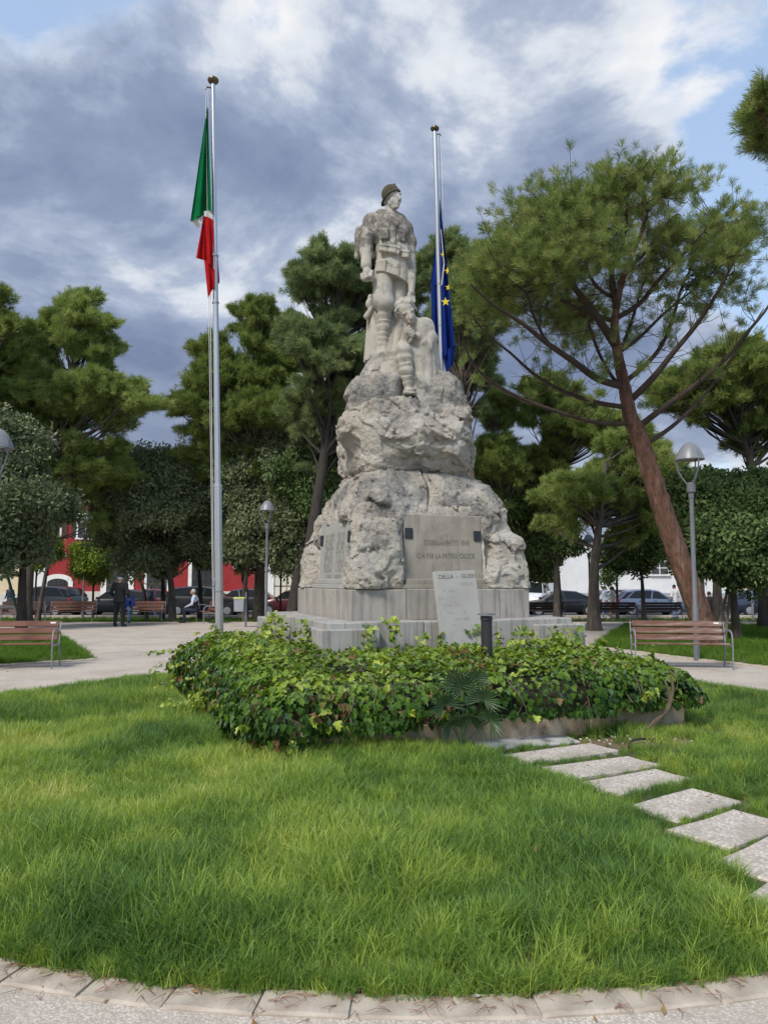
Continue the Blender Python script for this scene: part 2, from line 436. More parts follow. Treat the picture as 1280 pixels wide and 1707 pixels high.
    def extract(s):
        D = s.D.copy()
        for ax in range(3):
            for e in (0, -1):
                ix = [slice(None)] * 3; ix[ax] = e; D[tuple(ix)] = np.maximum(D[tuple(ix)], 0.001)
        nx, ny, nz = D.shape; I = D < 0
        c = [I[a:nx - 1 + a, b:ny - 1 + b, e:nz - 1 + e] for a in (0, 1) for b in (0, 1) for e in (0, 1)]
        cnt = sum(q.astype(np.int8) for q in c); act = (cnt > 0) & (cnt < 8)
        ci, cj, ck = np.nonzero(act); n = len(ci)
        idm = np.full(act.shape, -1, np.int32); idm[ci, cj, ck] = np.arange(n)
        S = np.zeros((n, 3)); W = np.zeros(n)
        cs = [(a, b, e) for a in (0, 1) for b in (0, 1) for e in (0, 1)]
        val = {q: D[ci + q[0], cj + q[1], ck + q[2]] for q in cs}
        for q in cs:
            for ax in range(3):
                if q[ax]: continue
                p = list(q); p[ax] = 1; p = tuple(p)
                a = val[q]; b = val[p]; mk = (a < 0) != (b < 0)
                t = np.where(mk, a / np.where(mk, a - b, 1), 0)
                pos = np.tile(np.array(q, float), (n, 1)); pos[:, ax] = t
                S[mk] += pos[mk]; W[mk] += 1
        V = (np.stack([ci, cj, ck], 1) + S / np.maximum(W, 1)[:, None]) * s.vs + s.lo
        F = []; MM = []
        for ax in range(3):
            sa = [slice(1, -1)] * 3; sa[ax] = slice(0, -1); sb = [slice(1, -1)] * 3; sb[ax] = slice(1, None)
            A = I[tuple(sa)]; B = I[tuple(sb)]
            for flip, mk in ((False, A & ~B), (True, B & ~A)):
                i, j, k = np.nonzero(mk); g = np.stack([i, j, k], 1) + 1; g[:, ax] -= 1
                u, v = (ax + 1) % 3, (ax + 2) % 3
                def cell(du, dv):
                    h = g.copy(); h[:, u] -= du; h[:, v] -= dv; return idm[h[:, 0], h[:, 1], h[:, 2]]
                q = np.stack([cell(1, 1), cell(0, 1), cell(0, 0), cell(1, 0)], 1)
                F.append(q[:, ::-1] if flip else q)
                gi = g.copy();
                if flip: gi[:, ax] += 1
                MM.append(s.M[gi[:, 0], gi[:, 1], gi[:, 2]])
        return V, np.concatenate(F), np.concatenate(MM)
    def mesh(s, name, mats, relax=1):
        V, F, MM = s.extract()
        for _ in range(relax):
            A = np.zeros_like(V); W = np.zeros(len(V))
            for a, b in ((0, 1), (1, 2), (2, 3), (3, 0)):
                np.add.at(A, F[:, a], V[F[:, b]]); np.add.at(A, F[:, b], V[F[:, a]]); np.add.at(W, F[:, a], 1); np.add.at(W, F[:, b], 1)
            V = V * 0.5 + 0.5 * A / np.maximum(W, 1)[:, None]
        return meshnp(name, V, F, mats, MM, True)
# ================================================================== SETTING
def pebble_mat(name, cols, scale=75.0, stain=((0.33, 0.29, 0.25), 0.55), bump=0.5):
    m = bpy.data.materials.new(name); m.use_nodes = True
    t = m.node_tree; n = t.nodes; l = t.links; b = n['Principled BSDF']; b.inputs['Roughness'].default_value = 0.85
    b.inputs['Specular IOR Level'].default_value = 0.25
    tc = n.new('ShaderNodeTexCoord')
    v = n.new('ShaderNodeTexVoronoi'); v.inputs['Scale'].default_value = scale; l.new(tc.outputs['Object'], v.inputs['Vector'])
    sp = n.new('ShaderNodeSeparateColor'); l.new(v.outputs['Color'], sp.inputs[0])
    cr = n.new('ShaderNodeValToRGB')
    while len(cr.color_ramp.elements) < len(cols): cr.color_ramp.elements.new(0.5)
    for i, (e, c) in enumerate(zip(cr.color_ramp.elements, cols)): e.position = i / (len(cols) - 1); e.color = (*c, 1)
    l.new(sp.outputs[0], cr.inputs[0])
    gap = n.new('ShaderNodeMapRange'); gap.inputs[1].default_value = 0.35; gap.inputs[2].default_value = 0.7; l.new(v.outputs['Distance'], gap.inputs[0])
    mx = n.new('ShaderNodeMix'); mx.data_type = 'RGBA'; l.new(gap.outputs[0], mx.inputs[0]); l.new(cr.outputs[0], mx.inputs[6]); mx.inputs[7].default_value = (0.40, 0.36, 0.31, 1)
    nz = n.new('ShaderNodeTexNoise'); nz.inputs['Scale'].default_value = 0.9; nz.inputs['Detail'].default_value = 10; nz.inputs['Roughness'].default_value = 0.72; l.new(tc.outputs['Object'], nz.inputs['Vector'])
    r2 = n.new('ShaderNodeMapRange'); r2.inputs[1].default_value = 0.44; r2.inputs[2].default_value = 0.62; r2.inputs[4].default_value = stain[1]; l.new(nz.outputs[0], r2.inputs[0])
    m2 = n.new('ShaderNodeMix'); m2.data_type = 'RGBA'; l.new(r2.outputs[0], m2.inputs[0]); l.new(mx.outputs[2], m2.inputs[6]); m2.inputs[7].default_value = (*stain[0], 1)
    l.new(m2.outputs[2], b.inputs['Base Color'])
    bp = n.new('ShaderNodeBump'); bp.inputs['Strength'].default_value = bump; bp.inputs['Distance'].default_value = 0.006; bp.invert = True
    l.new(v.outputs['Distance'], bp.inputs['Height']); l.new(bp.outputs[0], b.inputs['Normal'])
    return m
M = {}
M['path'] = pebble_mat('pebble_concrete', [(0.38, 0.32, 0.27), (0.56, 0.50, 0.43), (0.66, 0.59, 0.51), (0.52, 0.43, 0.36), (0.74, 0.68, 0.60)], 85, ((0.36, 0.31, 0.26), 0.75))
M['slab'] = pebble_mat('aggregate_slab', [(0.36, 0.31, 0.28), (0.58, 0.52, 0.46), (0.66, 0.61, 0.54), (0.48, 0.38, 0.33), (0.70, 0.66, 0.60)], 48, ((0.30, 0.27, 0.22), 0.8), 0.7)
M['smooth_slab'] = mat('smooth_slab', [(0.34, 0.34, 0.33), (0.46, 0.46, 0.44)], 4, 0.7, 0.2, 60)
M['kerb'] = mat('kerb_limestone', [(0.30, 0.25, 0.20), (0.42, 0.36, 0.295), (0.50, 0.44, 0.37)], 5, 0.85, 0.5, 60, second=((0.24, 0.20, 0.16), 9, 0.60, 0.78), bdist=0.008)
M['soil'] = mat('soil', [(0.10, 0.065, 0.04), (0.17, 0.115, 0.07), (0.12, 0.11, 0.05)], 3, 0.95, 0.6, 40)
M['parkground'] = mat('park_ground', [(0.06, 0.065, 0.025), (0.115, 0.085, 0.055), (0.075, 0.095, 0.03), (0.15, 0.10, 0.065)], 0.8, 0.95, 0.6, 14, second=((0.20, 0.085, 0.04), 1.7, 0.55, 0.75))
M['lawnsoil'] = mat('lawn_soil', [(0.045, 0.060, 0.018), (0.075, 0.085, 0.03), (0.06, 0.05, 0.025)], 5, 0.95, 0.5, 50)
M['asphalt'] = mat('asphalt', [(0.045, 0.045, 0.047), (0.07, 0.07, 0.07)], 3, 0.85, 0.3, 120)

def sheet(name, x0, x1, y0, y1, off, m, nx=2, ny=60, hf=hgt):
    V = [(x0 + (x1 - x0) * i / nx, y0 + (y1 - y0) * j / ny, hf(y0 + (y1 - y0) * j / ny) + off) for j in range(ny + 1) for i in range(nx + 1)]
    F = [(j * (nx + 1) + i, j * (nx + 1) + i + 1, (j + 1) * (nx + 1) + i + 1, (j + 1) * (nx + 1) + i) for j in range(ny) for i in range(nx)]
    return tag(link(name, mesh(name, V, F, m, smooth=True)), kind='structure')
sheet('ground', -500, 500, -60, 1500, -0.03, M['parkground'], 2, 780)
PATH_END = 30.4
sheet('path', -60, 60, -12, PATH_END, 0.0, M['path'], 2, 110)
sheet('road', -120, 120, 41.0, 54.0, 0.004, M['asphalt'], 2, 10)
def poly_sheet(name, pts, z, m, kind='structure', parent=None):
    o = link(name, mesh(name, [(p[0], p[1], z) for p in pts], [tuple(range(len(pts)))], m), parent)
    return tag(o, kind=kind)
# path edging between the paving and the tree strip, road kerb, far pavement
def strip(name, pts, wdt, h, m, seg, base=0.0, label=None):
    """a row of separate kerb stones laid along a polyline"""
    root = tag(bpy.data.objects.new(name, None), kind='structure'); C.objects.link(root)
    done = {}
    for a, b in zip(pts[:-1], pts[1:]):
        a = Vector(a); b = Vector(b); d = b - a; n = max(1, round(d.length / seg)); ln = d.length / n; key = round(ln, 3)
        if key not in done: done[key] = MB().box((0, 0, 0), (ln / 2 - 0.004, wdt / 2, h / 2 + 0.05), bev=0.008).me('kerb_stone', m)
        for i in range(n):
            c = a + d * ((i + .5) / n)
            link('kerb_stone', done[key], root, (c.x, c.y, hgt(c.y) + base + h / 2 - 0.05), (random.gauss(0, .006), random.gauss(0, .004), math.atan2(d.y, d.x)))
    return root
strip('road_kerb', [(-34, 40.9), (34, 40.9)], 0.25, 0.14, M['kerb'], 1.0)
sheet('pavement', -120, 120, 54.0, 57.0, 0.12, mat('pavement_concrete', [(0.30, 0.29, 0.27), (0.40, 0.38, 0.35)], 2, 0.9), 2, 3)
strip('path_edge', [(-26, PATH_END), (26, PATH_END)], 0.16, 0.03, M['kerb'], 1.0)

# ---- the round lawn with its ring of kerb stones
LC = Vector((0.15, 8.68)); LR = 5.566; KW = 0.165
def ring_disc(name, r, z, m, n=160):
    V = [(LC.x, LC.y, z)] + [(LC.x + r * math.cos(2 * math.pi * i / n), LC.y + r * math.sin(2 * math.pi * i / n), z) for i in range(n)]
    return tag(link(name, mesh(name, V, [(0, 1 + i, 1 + (i + 1) % n) for i in range(n)], m)), kind='structure')
ring_disc('round_lawn_soil', LR, 0.018, M['lawnsoil'])
NK = 102
kroot = tag(bpy.data.objects.new('lawn_kerb', None), kind='structure'); C.objects.link(kroot)
def kerb_arc(j):
    rr = np.random.default_rng(j); da = 2 * math.pi / NK; V = []; F = []; k = 6
    g = 0.004 / LR; a0 = -da / 2 + g; a1 = da / 2 - g
    for i in range(k + 1):
        a = a0 + (a1 - a0) * i / k; e = 0.006 if i in (0, k) else 0.0
        for r, z in ((LR - .003, -0.06), (LR - .003, 0.010 - e), (LR + 0.008, 0.016 - e), (LR + KW - 0.010, 0.015 - e), (LR + KW, 0.006 - e), (LR + KW, -0.06)):
            q = rr.normal(0, .0012)
            V.append((r * math.cos(a) , r * math.sin(a), z + q))
    for i in range(k):
        for c in range(5): F.append((i * 6 + c, i * 6 + c + 1, i * 6 + c + 7, i * 6 + c + 6)[::-1])
    F += [tuple(range(6)), tuple(range(k * 6, k * 6 + 6))[::-1]]
    return mesh('kerb_stone', V, F, M['kerb'])
karcs = [kerb_arc(j) for j in range(5)]
for i in range(NK):
    link('kerb_stone', karcs[i % 5], kroot, (LC.x + random.gauss(0, .004), LC.y + random.gauss(0, .004), random.gauss(0, .003)), (0, 0, 2 * math.pi * i / NK + 0.013))

# ---- lawns left and right behind the benches
def gp(px, py): v = G(px, py); return (v.x, v.y)
LL = [(-14.0, G(0, 1113).y - 1.0), gp(-60, 1114), gp(158, 1100), gp(97, 1057), (-16.0, G(97, 1057).y)]
RL = [gp(985, 1078), gp(1150, 1099), gp(1290, 1114), (16.0, G(1290, 1114).y - 2.2), (20.0, G(1038, 1043).y), gp(1040, 1043.5)]
poly_sheet('left_lawn_soil', LL, 0.012, M['lawnsoil']); poly_sheet('right_lawn_soil', RL, 0.012, M['lawnsoil'])
def v3(p): return (p[0], p[1], 0)
strip('left_lawn_kerb', [v3(LL[1]), v3(LL[2]), v3(LL[3]), v3(LL[4])], 0.2, 0.03, M['kerb'], 0.9)
strip('right_lawn_kerb', [v3(RL[2]), v3(RL[1]), v3(RL[0]), v3(RL[5]), v3(RL[4])], 0.2, 0.03, M['kerb'], 0.9)

# ------------------------------------------------------------------ buildings
M['red'] = mat('red_render', [(0.24, 0.018, 0.022), (0.30, 0.026, 0.030), (0.27, 0.03, 0.03)], 1.2, 0.9, 0.15, 30)
M['trim'] = mat('white_trim', [(0.66, 0.65, 0.62), (0.76, 0.75, 0.72)], 2, 0.8, 0.1, 30)
M['basewall'] = mat('stone_base', [(0.46, 0.43, 0.38), (0.58, 0.55, 0.50)], 2.5, 0.85, 0.2, 30)
M['cream'] = mat('cream_render', [(0.58, 0.47, 0.30), (0.68, 0.57, 0.40)], 1.0, 0.9, 0.12, 30)
M['pale'] = mat('pale_render', [(0.56, 0.52, 0.42), (0.66, 0.62, 0.52)], 1.0, 0.9, 0.12, 30)
M['white'] = mat('white_render', [(0.62, 0.62, 0.62), (0.74, 0.74, 0.73)], 0.8, 0.9, 0.12, 30, second=((0.5, 0.49, 0.47), 2.2, .58, .8))
M['grey_base'] = mat('grey_base', [(0.30, 0.31, 0.33), (0.38, 0.39, 0.40)], 1.5, 0.9)
M['darkdoor'] = mat('dark_door', [(0.022, 0.024, 0.026), (0.04, 0.042, 0.044)], 4, 0.5)
M['pane'] = mat('window_pane', [(0.03, 0.035, 0.04)], 1, 0.08, spec=0.8)
M['rooftile'] = mat('roof_tile', [(0.30, 0.05, 0.035), (0.42, 0.09, 0.06)], 6, 0.85)
M['shutter'] = mat('shutter_wood', [(0.10, 0.07, 0.05), (0.15, 0.10, 0.07)], 5, 0.7)
M['signwhite'] = mat('sign_white', [(0.70, 0.68, 0.66)], 1, 0.6)
M['ink'] = mat('black_ink', [(0.02, 0.02, 0.02)], 1, 0.6)
FY = 57.0
gz = -0.33
def fx(px): return P(px, 990, FY).x
def building(name, label, x0, x1, htop, wallm, base_m=None, base_h=1.0, depth=10.0, trim=True):
    t = thing(name, label, 'building', ((x0 + x1) / 2, FY, gz))
    w2 = (x1 - x0) / 2
    MB().box((0, depth / 2, htop / 2 - .3), (w2, depth / 2, htop / 2 + .3)).obj('wall', [wallm], t)
    if base_m: MB().box((0, -0.03, base_h / 2), (w2 - 0.002, 0.05, base_h / 2), bev=0.01).obj('plinth', [base_m], t)
    r = MB().box((0, depth / 2 - 0.1, htop + 0.12), (w2 + 0.05, depth / 2 + 0.25, 0.12), bev=0.03)
    r.obj('cornice', [M['trim'] if trim else wallm], t)
    return t
def opening(t, cx, w, z0, h, arch=0.0, frame=0.28, fm=None, inner=None, name='door', bars=False):
    """arched or square opening: raised surround plus recessed dark leaf (thing > surround, door)"""
    lx = cx - t.location.x; n = 10
    def prof(hw, top, rise):
        p = [(lx - hw, z0)]
        for i in range(n + 1):
            a = math.pi * (1 - i / n)
            p.append((lx + hw * math.cos(a), top + rise * math.sin(a)) if rise > 0 else (lx + hw * (-1 if i < n / 2 else 1), top))
        p.append((lx + hw, z0)); return p
    A = prof(w / 2, z0 + h - arch, arch); B = prof(w / 2 + frame, z0 + h - arch + (frame if arch == 0 else frame * .3), arch + (frame * .7 if arch else 0))
    k = len(A); V = [(x, -0.10, z) for x, z in A] + [(x, -0.10, z) for x, z in B] + [(x, 0.0, z) for x, z in A] + [(x, 0.0, z) for x, z in B]
    F = []
    for i in range(k - 1):
        F += [(i, i + 1, k + i + 1, k + i), (2 * k + i, 2 * k + i + 1, i + 1, i), (k + i, k + i + 1, 3 * k + i + 1, 3 * k + i)]
    s = link('surround', mesh('surround', V, F, fm or M['trim']), t)
    d = link(name, mesh(name, [(x, -0.06, z) for x, z in A], [tuple(range(k))], inner or M['darkdoor']), t)
    if bars:
        b = MB()
        for i in range(1, 5): b.box((lx - w / 2 + w * i / 5, -0.075, z0 + h * .47), (0.02, 0.012, h * .44))
        for i in range(1, 5): b.box((lx, -0.078, z0 + h * .9 * i / 5), (w / 2 - .02, 0.012, 0.02))
        b.obj('window_bars', [M['darkdoor']], d)
    else:
        MB().box((lx, -0.075, z0 + h * .43), (0.02, 0.014, h * .42)).box((lx, -0.073, z0 + h * .5), (w / 2 - .03, 0.014, 0.03)).obj('door_rail', [M['shutter']], d)
    return d
def window(t, cx, w, z0, h, shut=True):
    lx = cx - t.location.x
    f = MB().box((lx, -0.05, z0 + h + .06), (w / 2 + .14, .06, .06), bev=.01).box((lx, -0.06, z0 - .06), (w / 2 + .18, .09, .06), bev=.01)
    f.box((lx - w / 2 - .06, -.045, z0 + h / 2), (.06, .05, h / 2 - .002)).box((lx + w / 2 + .06, -.045, z0 + h / 2), (.06, .05, h / 2 - .002))
    f = f.obj('window', [M['trim']], t)
    MB().box((lx, -0.012, z0 + h / 2), (w / 2, .01, h / 2)).obj('pane', [M['pane']], f)
    MB().box((lx, -0.03, z0 + h / 2), (.03, .012, h / 2 - .003)).box((lx, -0.028, z0 + h * .6), (w / 2 - .003, .012, .03)).obj('glazing_bar', [M['trim']], f)
    if shut:
        for s in (-1, 1):
            b = MB()
            for i in range(9): b.box((lx + s * (w / 2 + .32), -.07, z0 + h * (i + .5) / 9), (.19, .012, h / 18 - .01), rot=Euler((.4, 0, 0)))
            b.box((lx + s * (w / 2 + .125), -.07, z0 + h / 2), (.012, .02, h / 2)).box((lx + s * (w / 2 + .515), -.07, z0 + h / 2), (.012, .02, h / 2))
            b.obj('shutter', [M['shutter']], f)
red = building('red_building', 'dark red townhouse with white arched doorways and pale stone base behind the left trees', fx(67), fx(444), 8.6, M['red'], M['basewall'], 1.05)
opening(red, fx(97), 1.55, 0.25, 1.75, 0.35, 0.33, name='arched_window', bars=True)
opening(red, fx(196), 1.6, 0.0, 3.05, 0.55, 0.42)
opening(red, fx(262), 1.5, 0.0, 3.2, 0.0, 0.18)
opening(red, fx(339), 1.7, 0.0, 3.3, 0.0, 0.26, name='barred_door', bars=True)
for px in (85, 140, 196, 256, 330, 400): window(red, fx(px), 1.1, 5.0, 1.7)
for px, z in ((107, 3.75), (197, 3.95)): MB().box((fx(px) - red.location.x, -.05, z), (.13, .06, .14), bev=.02).obj('wall_lamp', [M['trim']], red)
MB().box((fx(148) - red.location.x, -.05, 2.5), (.24, .04, .24), bev=.01).obj('meter_cover', [M['darkdoor']], red)
rf = MB().box((0, 5, 8.93), (abs(fx(67) - fx(444)) / 2 + .35, 5.4, .06))
for i in range(70): rf.tube([(-8.6 + i * .25, -.40, 9.0), (-8.6 + i * .25, 5.2, 9.7)], .09, 6)
rf.box((0, 2.4, 9.22), (8.7, 2.9, .05), rot=Euler((.125, 0, 0)))
rf.obj('roof', [M['rooftile']], red)
# corner pilasters of the red house
for px in (69, 446):
    MB().box((fx(px) - red.location.x, -.06, 4.3), (.42, .08, 4.3), bev=.01).obj('pilaster', [M['trim']], red)
def text_mesh(s, size, m, name, ext=0.002, shear=0.0):
    cu = bpy.data.curves.new(name, 'FONT'); cu.body = s; cu.size = size; cu.extrude = ext; cu.align_x = 'CENTER'; cu.align_y = 'CENTER'; cu.shear = shear; cu.resolution_u = 3
    o = bpy.data.objects.new(name, cu); C.objects.link(o)
    bpy.context.view_layer.update()
    me = bpy.data.meshes.new_from_object(o.evaluated_get(bpy.context.evaluated_depsgraph_get()))
    bpy.data.objects.remove(o); me.name = name; me.materials.clear(); me.materials.append(m)
    return me
sg = MB().box((fx(404.5) - red.location.x, -.11, 2.93), (.70, .05, .24), bev=.015).obj('shop_sign', [M['signwhite']], red)
sg['label'] = 'white shop sign with black cursive lettering'
tx = link('sign_lettering', text_mesh('Gourmandise', .24, M['ink'], 'sign_lettering', shear=.35), sg, (fx(403) - red.location.x, -.166, 2.98), (R(90), 0, 0))
MB().box((fx(401) - red.location.x, -.163, 2.80), (.36, .003, .018)).obj('sign_line', [M['ink']], sg)
# neighbours
crm = building('cream_building', 'cream rendered house at the far left beyond the shaded benches', fx(-120), fx(65.5), 6.4, M['cream'], M['basewall'], .9)
opening(crm, fx(52), 1.2, 0.0, 2.7, 0.0, .25, inner=M['trim']); opening(crm, fx(-30), 1.3, 0.0, 2.7, 0.0, .25)
for px in (-80, -20, 45): window(crm, fx(px), 1.1, 4.0, 1.5)
pal = building('pale_building', 'pale yellowish house right of the dark red one', fx(448.5), fx(560), 5.6, M['pale'], None)
opening(pal, fx(478), 2.0, 0.0, 2.9, 0.0, .15, inner=M['pale'], fm=M['pale']); opening(pal, fx(540), 1.2, 0.0, 2.6, 0.0, .25)
MB().tube([(fx(456) - pal.location.x, -.12, 0), (fx(456) - pal.location.x, -.12, 5.5)], .06, 8).obj('downpipe', [M['trim']], pal)
grb = building('low_grey_building', 'low plain building hidden behind the monument', fx(561), fx(800), 4.6, M['pale'], M['grey_base'], .8)
for px in (590, 650, 740): opening(grb, fx(px), 1.3, 0.0, 2.5, 0.0, .2)
bei = building('beige_building', 'beige stone house just right of the monument rocks', fx(801), fx(917), 5.2, M['pale'], M['basewall'], .9)
opening(bei, fx(820), 1.2, 0.0, 2.6, 0.0, .22); window(bei, fx(870), 1.1, 1.2, 1.4); 
whi = building('white_warehouse', 'long plain white building with grey base behind the parked cars on the right', fx(918), fx(1222), 4.8, M['white'], M['grey_base'], .95, trim=False)
opening(whi, fx(1160), 1.2, 0.0, 2.4, 0.0, .12, fm=M['white']); 
for px in (1100, 1200): window(whi, fx(px), 1.2, 2.3, .8, False)
cr2 = building('yellow_building', 'yellow cream house at the far right edge behind the dark hatchback', fx(1223), fx(1420), 6.2, M['cream'], M['basewall'], .9)
opening(cr2, fx(1300), 1.2, 0.0, 2.6, 0.0, .25); MB().tube([(fx(1232) - cr2.location.x, -.12, 0), (fx(1232) - cr2.location.x, -.12, 6)], .07, 8).obj('downpipe', [M['trim']], cr2)
# television aerial above the roofs
M['steel'] = mat('galvanised_steel', [(0.32, 0.33, 0.35), (0.42, 0.43, 0.45)], 8, 0.4, metal=0.8)
ap = P(308, 640, 60.0)
an = thing('television_aerial', 'thin television aerial mast standing above the red roof', 'antenna', (ap.x, 60.0, 8.6))
MB().tube([(0, 0, 0), (0, 0, P(308, 618, 60).z - 8.6)], .035, 6).obj('mast', [M['steel']], an)
zz0 = P(308, 652, 60).z - 8.6
def rod(p, q, r): MB().tube([p, q], r, 5).obj('aerial_rod', [M['steel']], an)
rod((-.85, 0, zz0), (.85, 0, zz0), .02)
for i in range(9): rod((-.8 + i * .2, -.2, zz0), (-.8 + i * .2, .2, zz0), .012)
for i in range(5): rod((-.12, 0, zz0 + .35 + i * .2), (.12, 0, zz0 + .35 + i * .2), .012)
# ================================================================== MONUMENT
TH = R(21.0); CT, ST = math.cos(TH), math.sin(TH)
MC = Vector((0.32, 11.25))
def UV(u, v, z=0.0): return Vector((MC.x + CT * u - ST * v, MC.y + ST * u + CT * v, z))
def stone_mat(name, base, grey, gl, gh, gscale=3.0, bump=0.6, bscale=26, extra=None, zgrad=None, bdist=0.03):
    """pale limestone with grey lichen stains; zgrad=(z0,z1) makes the staining heavier between two heights"""
    m = bpy.data.materials.new(name); m.use_nodes = True
    t = m.node_tree; n = t.nodes; l = t.links; b = n['Principled BSDF']; b.inputs['Roughness'].default_value = 0.9; b.inputs['Specular IOR Level'].default_value = 0.2
    tc = n.new('ShaderNodeTexCoord')
    def nz(s, d=8, r=.62, st=None):
        x = n.new('ShaderNodeTexNoise'); x.inputs['Scale'].default_value = s; x.inputs['Detail'].default_value = d; x.inputs['Roughness'].default_value = r
        if st:
            mp = n.new('ShaderNodeMapping'); mp.inputs['Scale'].default_value = st; l.new(tc.outputs['Object'], mp.inputs[0]); l.new(mp.outputs[0], x.inputs['Vector'])
        else: l.new(tc.outputs['Object'], x.inputs['Vector'])
        return x.outputs[0]
    cr = n.new('ShaderNodeValToRGB')
    while len(cr.color_ramp.elements) < len(base): cr.color_ramp.elements.new(.5)
    for i, (e, c) in enumerate(zip(cr.color_ramp.elements, base)): e.position = .3 + .4 * i / (len(base) - 1); e.color = (*c, 1)
    l.new(nz(2.2), cr.inputs[0])
    g = nz(gscale, 9, .7)
    if zgrad:
        sp = n.new('ShaderNodeSeparateXYZ'); l.new(tc.outputs['Object'], sp.inputs[0])
        mr = n.new('ShaderNodeMapRange'); mr.inputs[1].default_value = zgrad[0]; mr.inputs[2].default_value = zgrad[1]; mr.inputs[3].default_value = 0; mr.inputs[4].default_value = zgrad[2]; l.new(sp.outputs[2], mr.inputs[0])
        ad = n.new('ShaderNodeMath'); ad.operation = 'ADD'; l.new(g, ad.inputs[0]); l.new(mr.outputs[0], ad.inputs[1]); g = ad.outputs[0]
    r = n.new('ShaderNodeMapRange'); r.inputs[1].default_value = gl; r.inputs[2].default_value = gh; r.inputs[4].default_value = .92; l.new(g, r.inputs[0])
    gc = n.new('ShaderNodeValToRGB'); gc.color_ramp.elements[0].position = .35; gc.color_ramp.elements[1].position = .62
    gc.color_ramp.elements[0].color = (grey[0] * .45, grey[1] * .45, grey[2] * .45, 1); gc.color_ramp.elements[1].color = (grey[0] * 1.15, grey[1] * 1.15, grey[2] * 1.15, 1)
    l.new(nz(22, 6, .7), gc.inputs[0])
    mx = n.new('ShaderNodeMix'); mx.data_type = 'RGBA'; l.new(r.outputs[0], mx.inputs[0]); l.new(cr.outputs[0], mx.inputs[6]); l.new(gc.outputs[0], mx.inputs[7])
    last = mx.outputs[2]
    if extra:   # streaks: (colour, stretch, lo, hi)
        r3 = n.new('ShaderNodeMapRange'); r3.inputs[1].default_value = extra[2]; r3.inputs[2].default_value = extra[3]; r3.inputs[4].default_value = .8; l.new(nz(3.0, 7, .65, extra[1]), r3.inputs[0])
        m3 = n.new('ShaderNodeMix'); m3.data_type = 'RGBA'; l.new(r3.outputs[0], m3.inputs[0]); l.new(last, m3.inputs[6]); m3.inputs[7].default_value = (*extra[0], 1); last = m3.outputs[2]
    l.new(last, b.inputs['Base Color'])
    bp = n.new('ShaderNodeBump'); bp.inputs['Strength'].default_value = bump; bp.inputs['Distance'].default_value = bdist
    l.new(nz(bscale, 9, .7), bp.inputs['Height']); l.new(bp.outputs[0], b.inputs['Normal'])
    return m
CREAM = [(0.46, 0.395, 0.32), (0.57, 0.515, 0.44), (0.65, 0.61, 0.545)]
M['rock'] = stone_mat('rough_limestone', CREAM, (0.28, 0.265, 0.25), .52, .66, 1.8, 1.0, 24, bdist=.08)
M['rockgrey'] = stone_mat('weathered_limestone', CREAM, (0.27, 0.26, 0.245), .41, .57, 2.1, 1.0, 24, bdist=.08)
M['mortar'] = stone_mat('lime_mortar', [(0.468, 0.416, 0.348), (0.578, 0.527, 0.459)], (0.4, .38, .35), .62, .8, 4, .5, 40)
M['statue'] = stone_mat('statue_limestone', [(0.348, 0.314, 0.258), (0.404, 0.376, 0.321), (0.446, 0.418, 0.370)], (0.185, 0.168, 0.147), .57, .70, 7.0, .7, 40, zgrad=(6.42, 6.62, .20), bdist=.02, extra=((0.17, 0.155, 0.14), (3, 3, .7), .56, .70))
M['statue_low'] = stone_mat('kneeling_limestone', [(0.348, 0.314, 0.258), (0.404, 0.370, 0.314), (0.439, 0.411, 0.362)], (0.30, 0.28, 0.25), .51, .66, 6.0, .6, 45, bdist=.02, extra=((0.19, 0.175, 0.155), (3, 3, .7), .56, .72))
M['statue_clean'] = stone_mat('face_limestone', [(0.340, 0.326, 0.292), (0.394, 0.381, 0.346)], (0.36, 0.34, 0.31), .66, .85, 5, .15, 60, bdist=.008)
M['lichen'] = stone_mat('lichened_stone', [(0.06, 0.05, 0.033), (0.10, 0.085, 0.06), (0.14, 0.125, 0.095)], (0.10, .09, .075), .5, .7, 9, .35, 60, bdist=.012)
M['helmetstone'] = stone_mat('helmet_stone', [(0.30, 0.25, 0.19), (0.38, 0.33, 0.27)], (0.18, .165, .145), .5, .7, 6, .35, 60, bdist=.012)
M['plinth'] = stone_mat('plinth_stone', [(0.270, 0.244, 0.212), (0.342, 0.315, 0.279), (0.405, 0.378, 0.337)], (0.26, 0.245, 0.225), .55, .75, 2.5, .25, 45, extra=((0.20, 0.185, 0.17), (4, 4, .35), .50, .64), bdist=.01)
M['step'] = stone_mat('step_stone', [(0.298, 0.284, 0.262), (0.366, 0.353, 0.333), (0.436, 0.423, 0.402)], (0.28, 0.27, 0.255), .52, .72, 2.5, .3, 40, extra=((0.22, 0.21, 0.20), (5, 5, .3), .49, .62), bdist=.01)
M['plaque'] = stone_mat('plaque_stone', [(0.248, 0.216, 0.175), (0.312, 0.280, 0.234), (0.367, 0.335, 0.285)], (0.22, 0.19, 0.155), .50, .72, 2.8, .3, 50, extra=((0.17, 0.15, 0.125), (5, 5, .4), .54, .72), bdist=.008)
M['plaque_left'] = stone_mat('plaque_stone_pale', [(0.293, 0.282, 0.262), (0.362, 0.352, 0.331)], (0.34, .325, .30), .56, .8, 3, .25, 50, bdist=.006)
M['slabstone'] = stone_mat('loose_slab_stone', [(0.303, 0.292, 0.271), (0.361, 0.350, 0.328), (0.397, 0.389, 0.368)], (0.33, .315, .29), .55, .8, 6, .3, 70, bdist=.006)
M['carved'] = mat('carved_letter', [(0.11, 0.095, 0.075), (0.19, 0.17, 0.14), (0.27, 0.24, 0.20)], 7, .9)
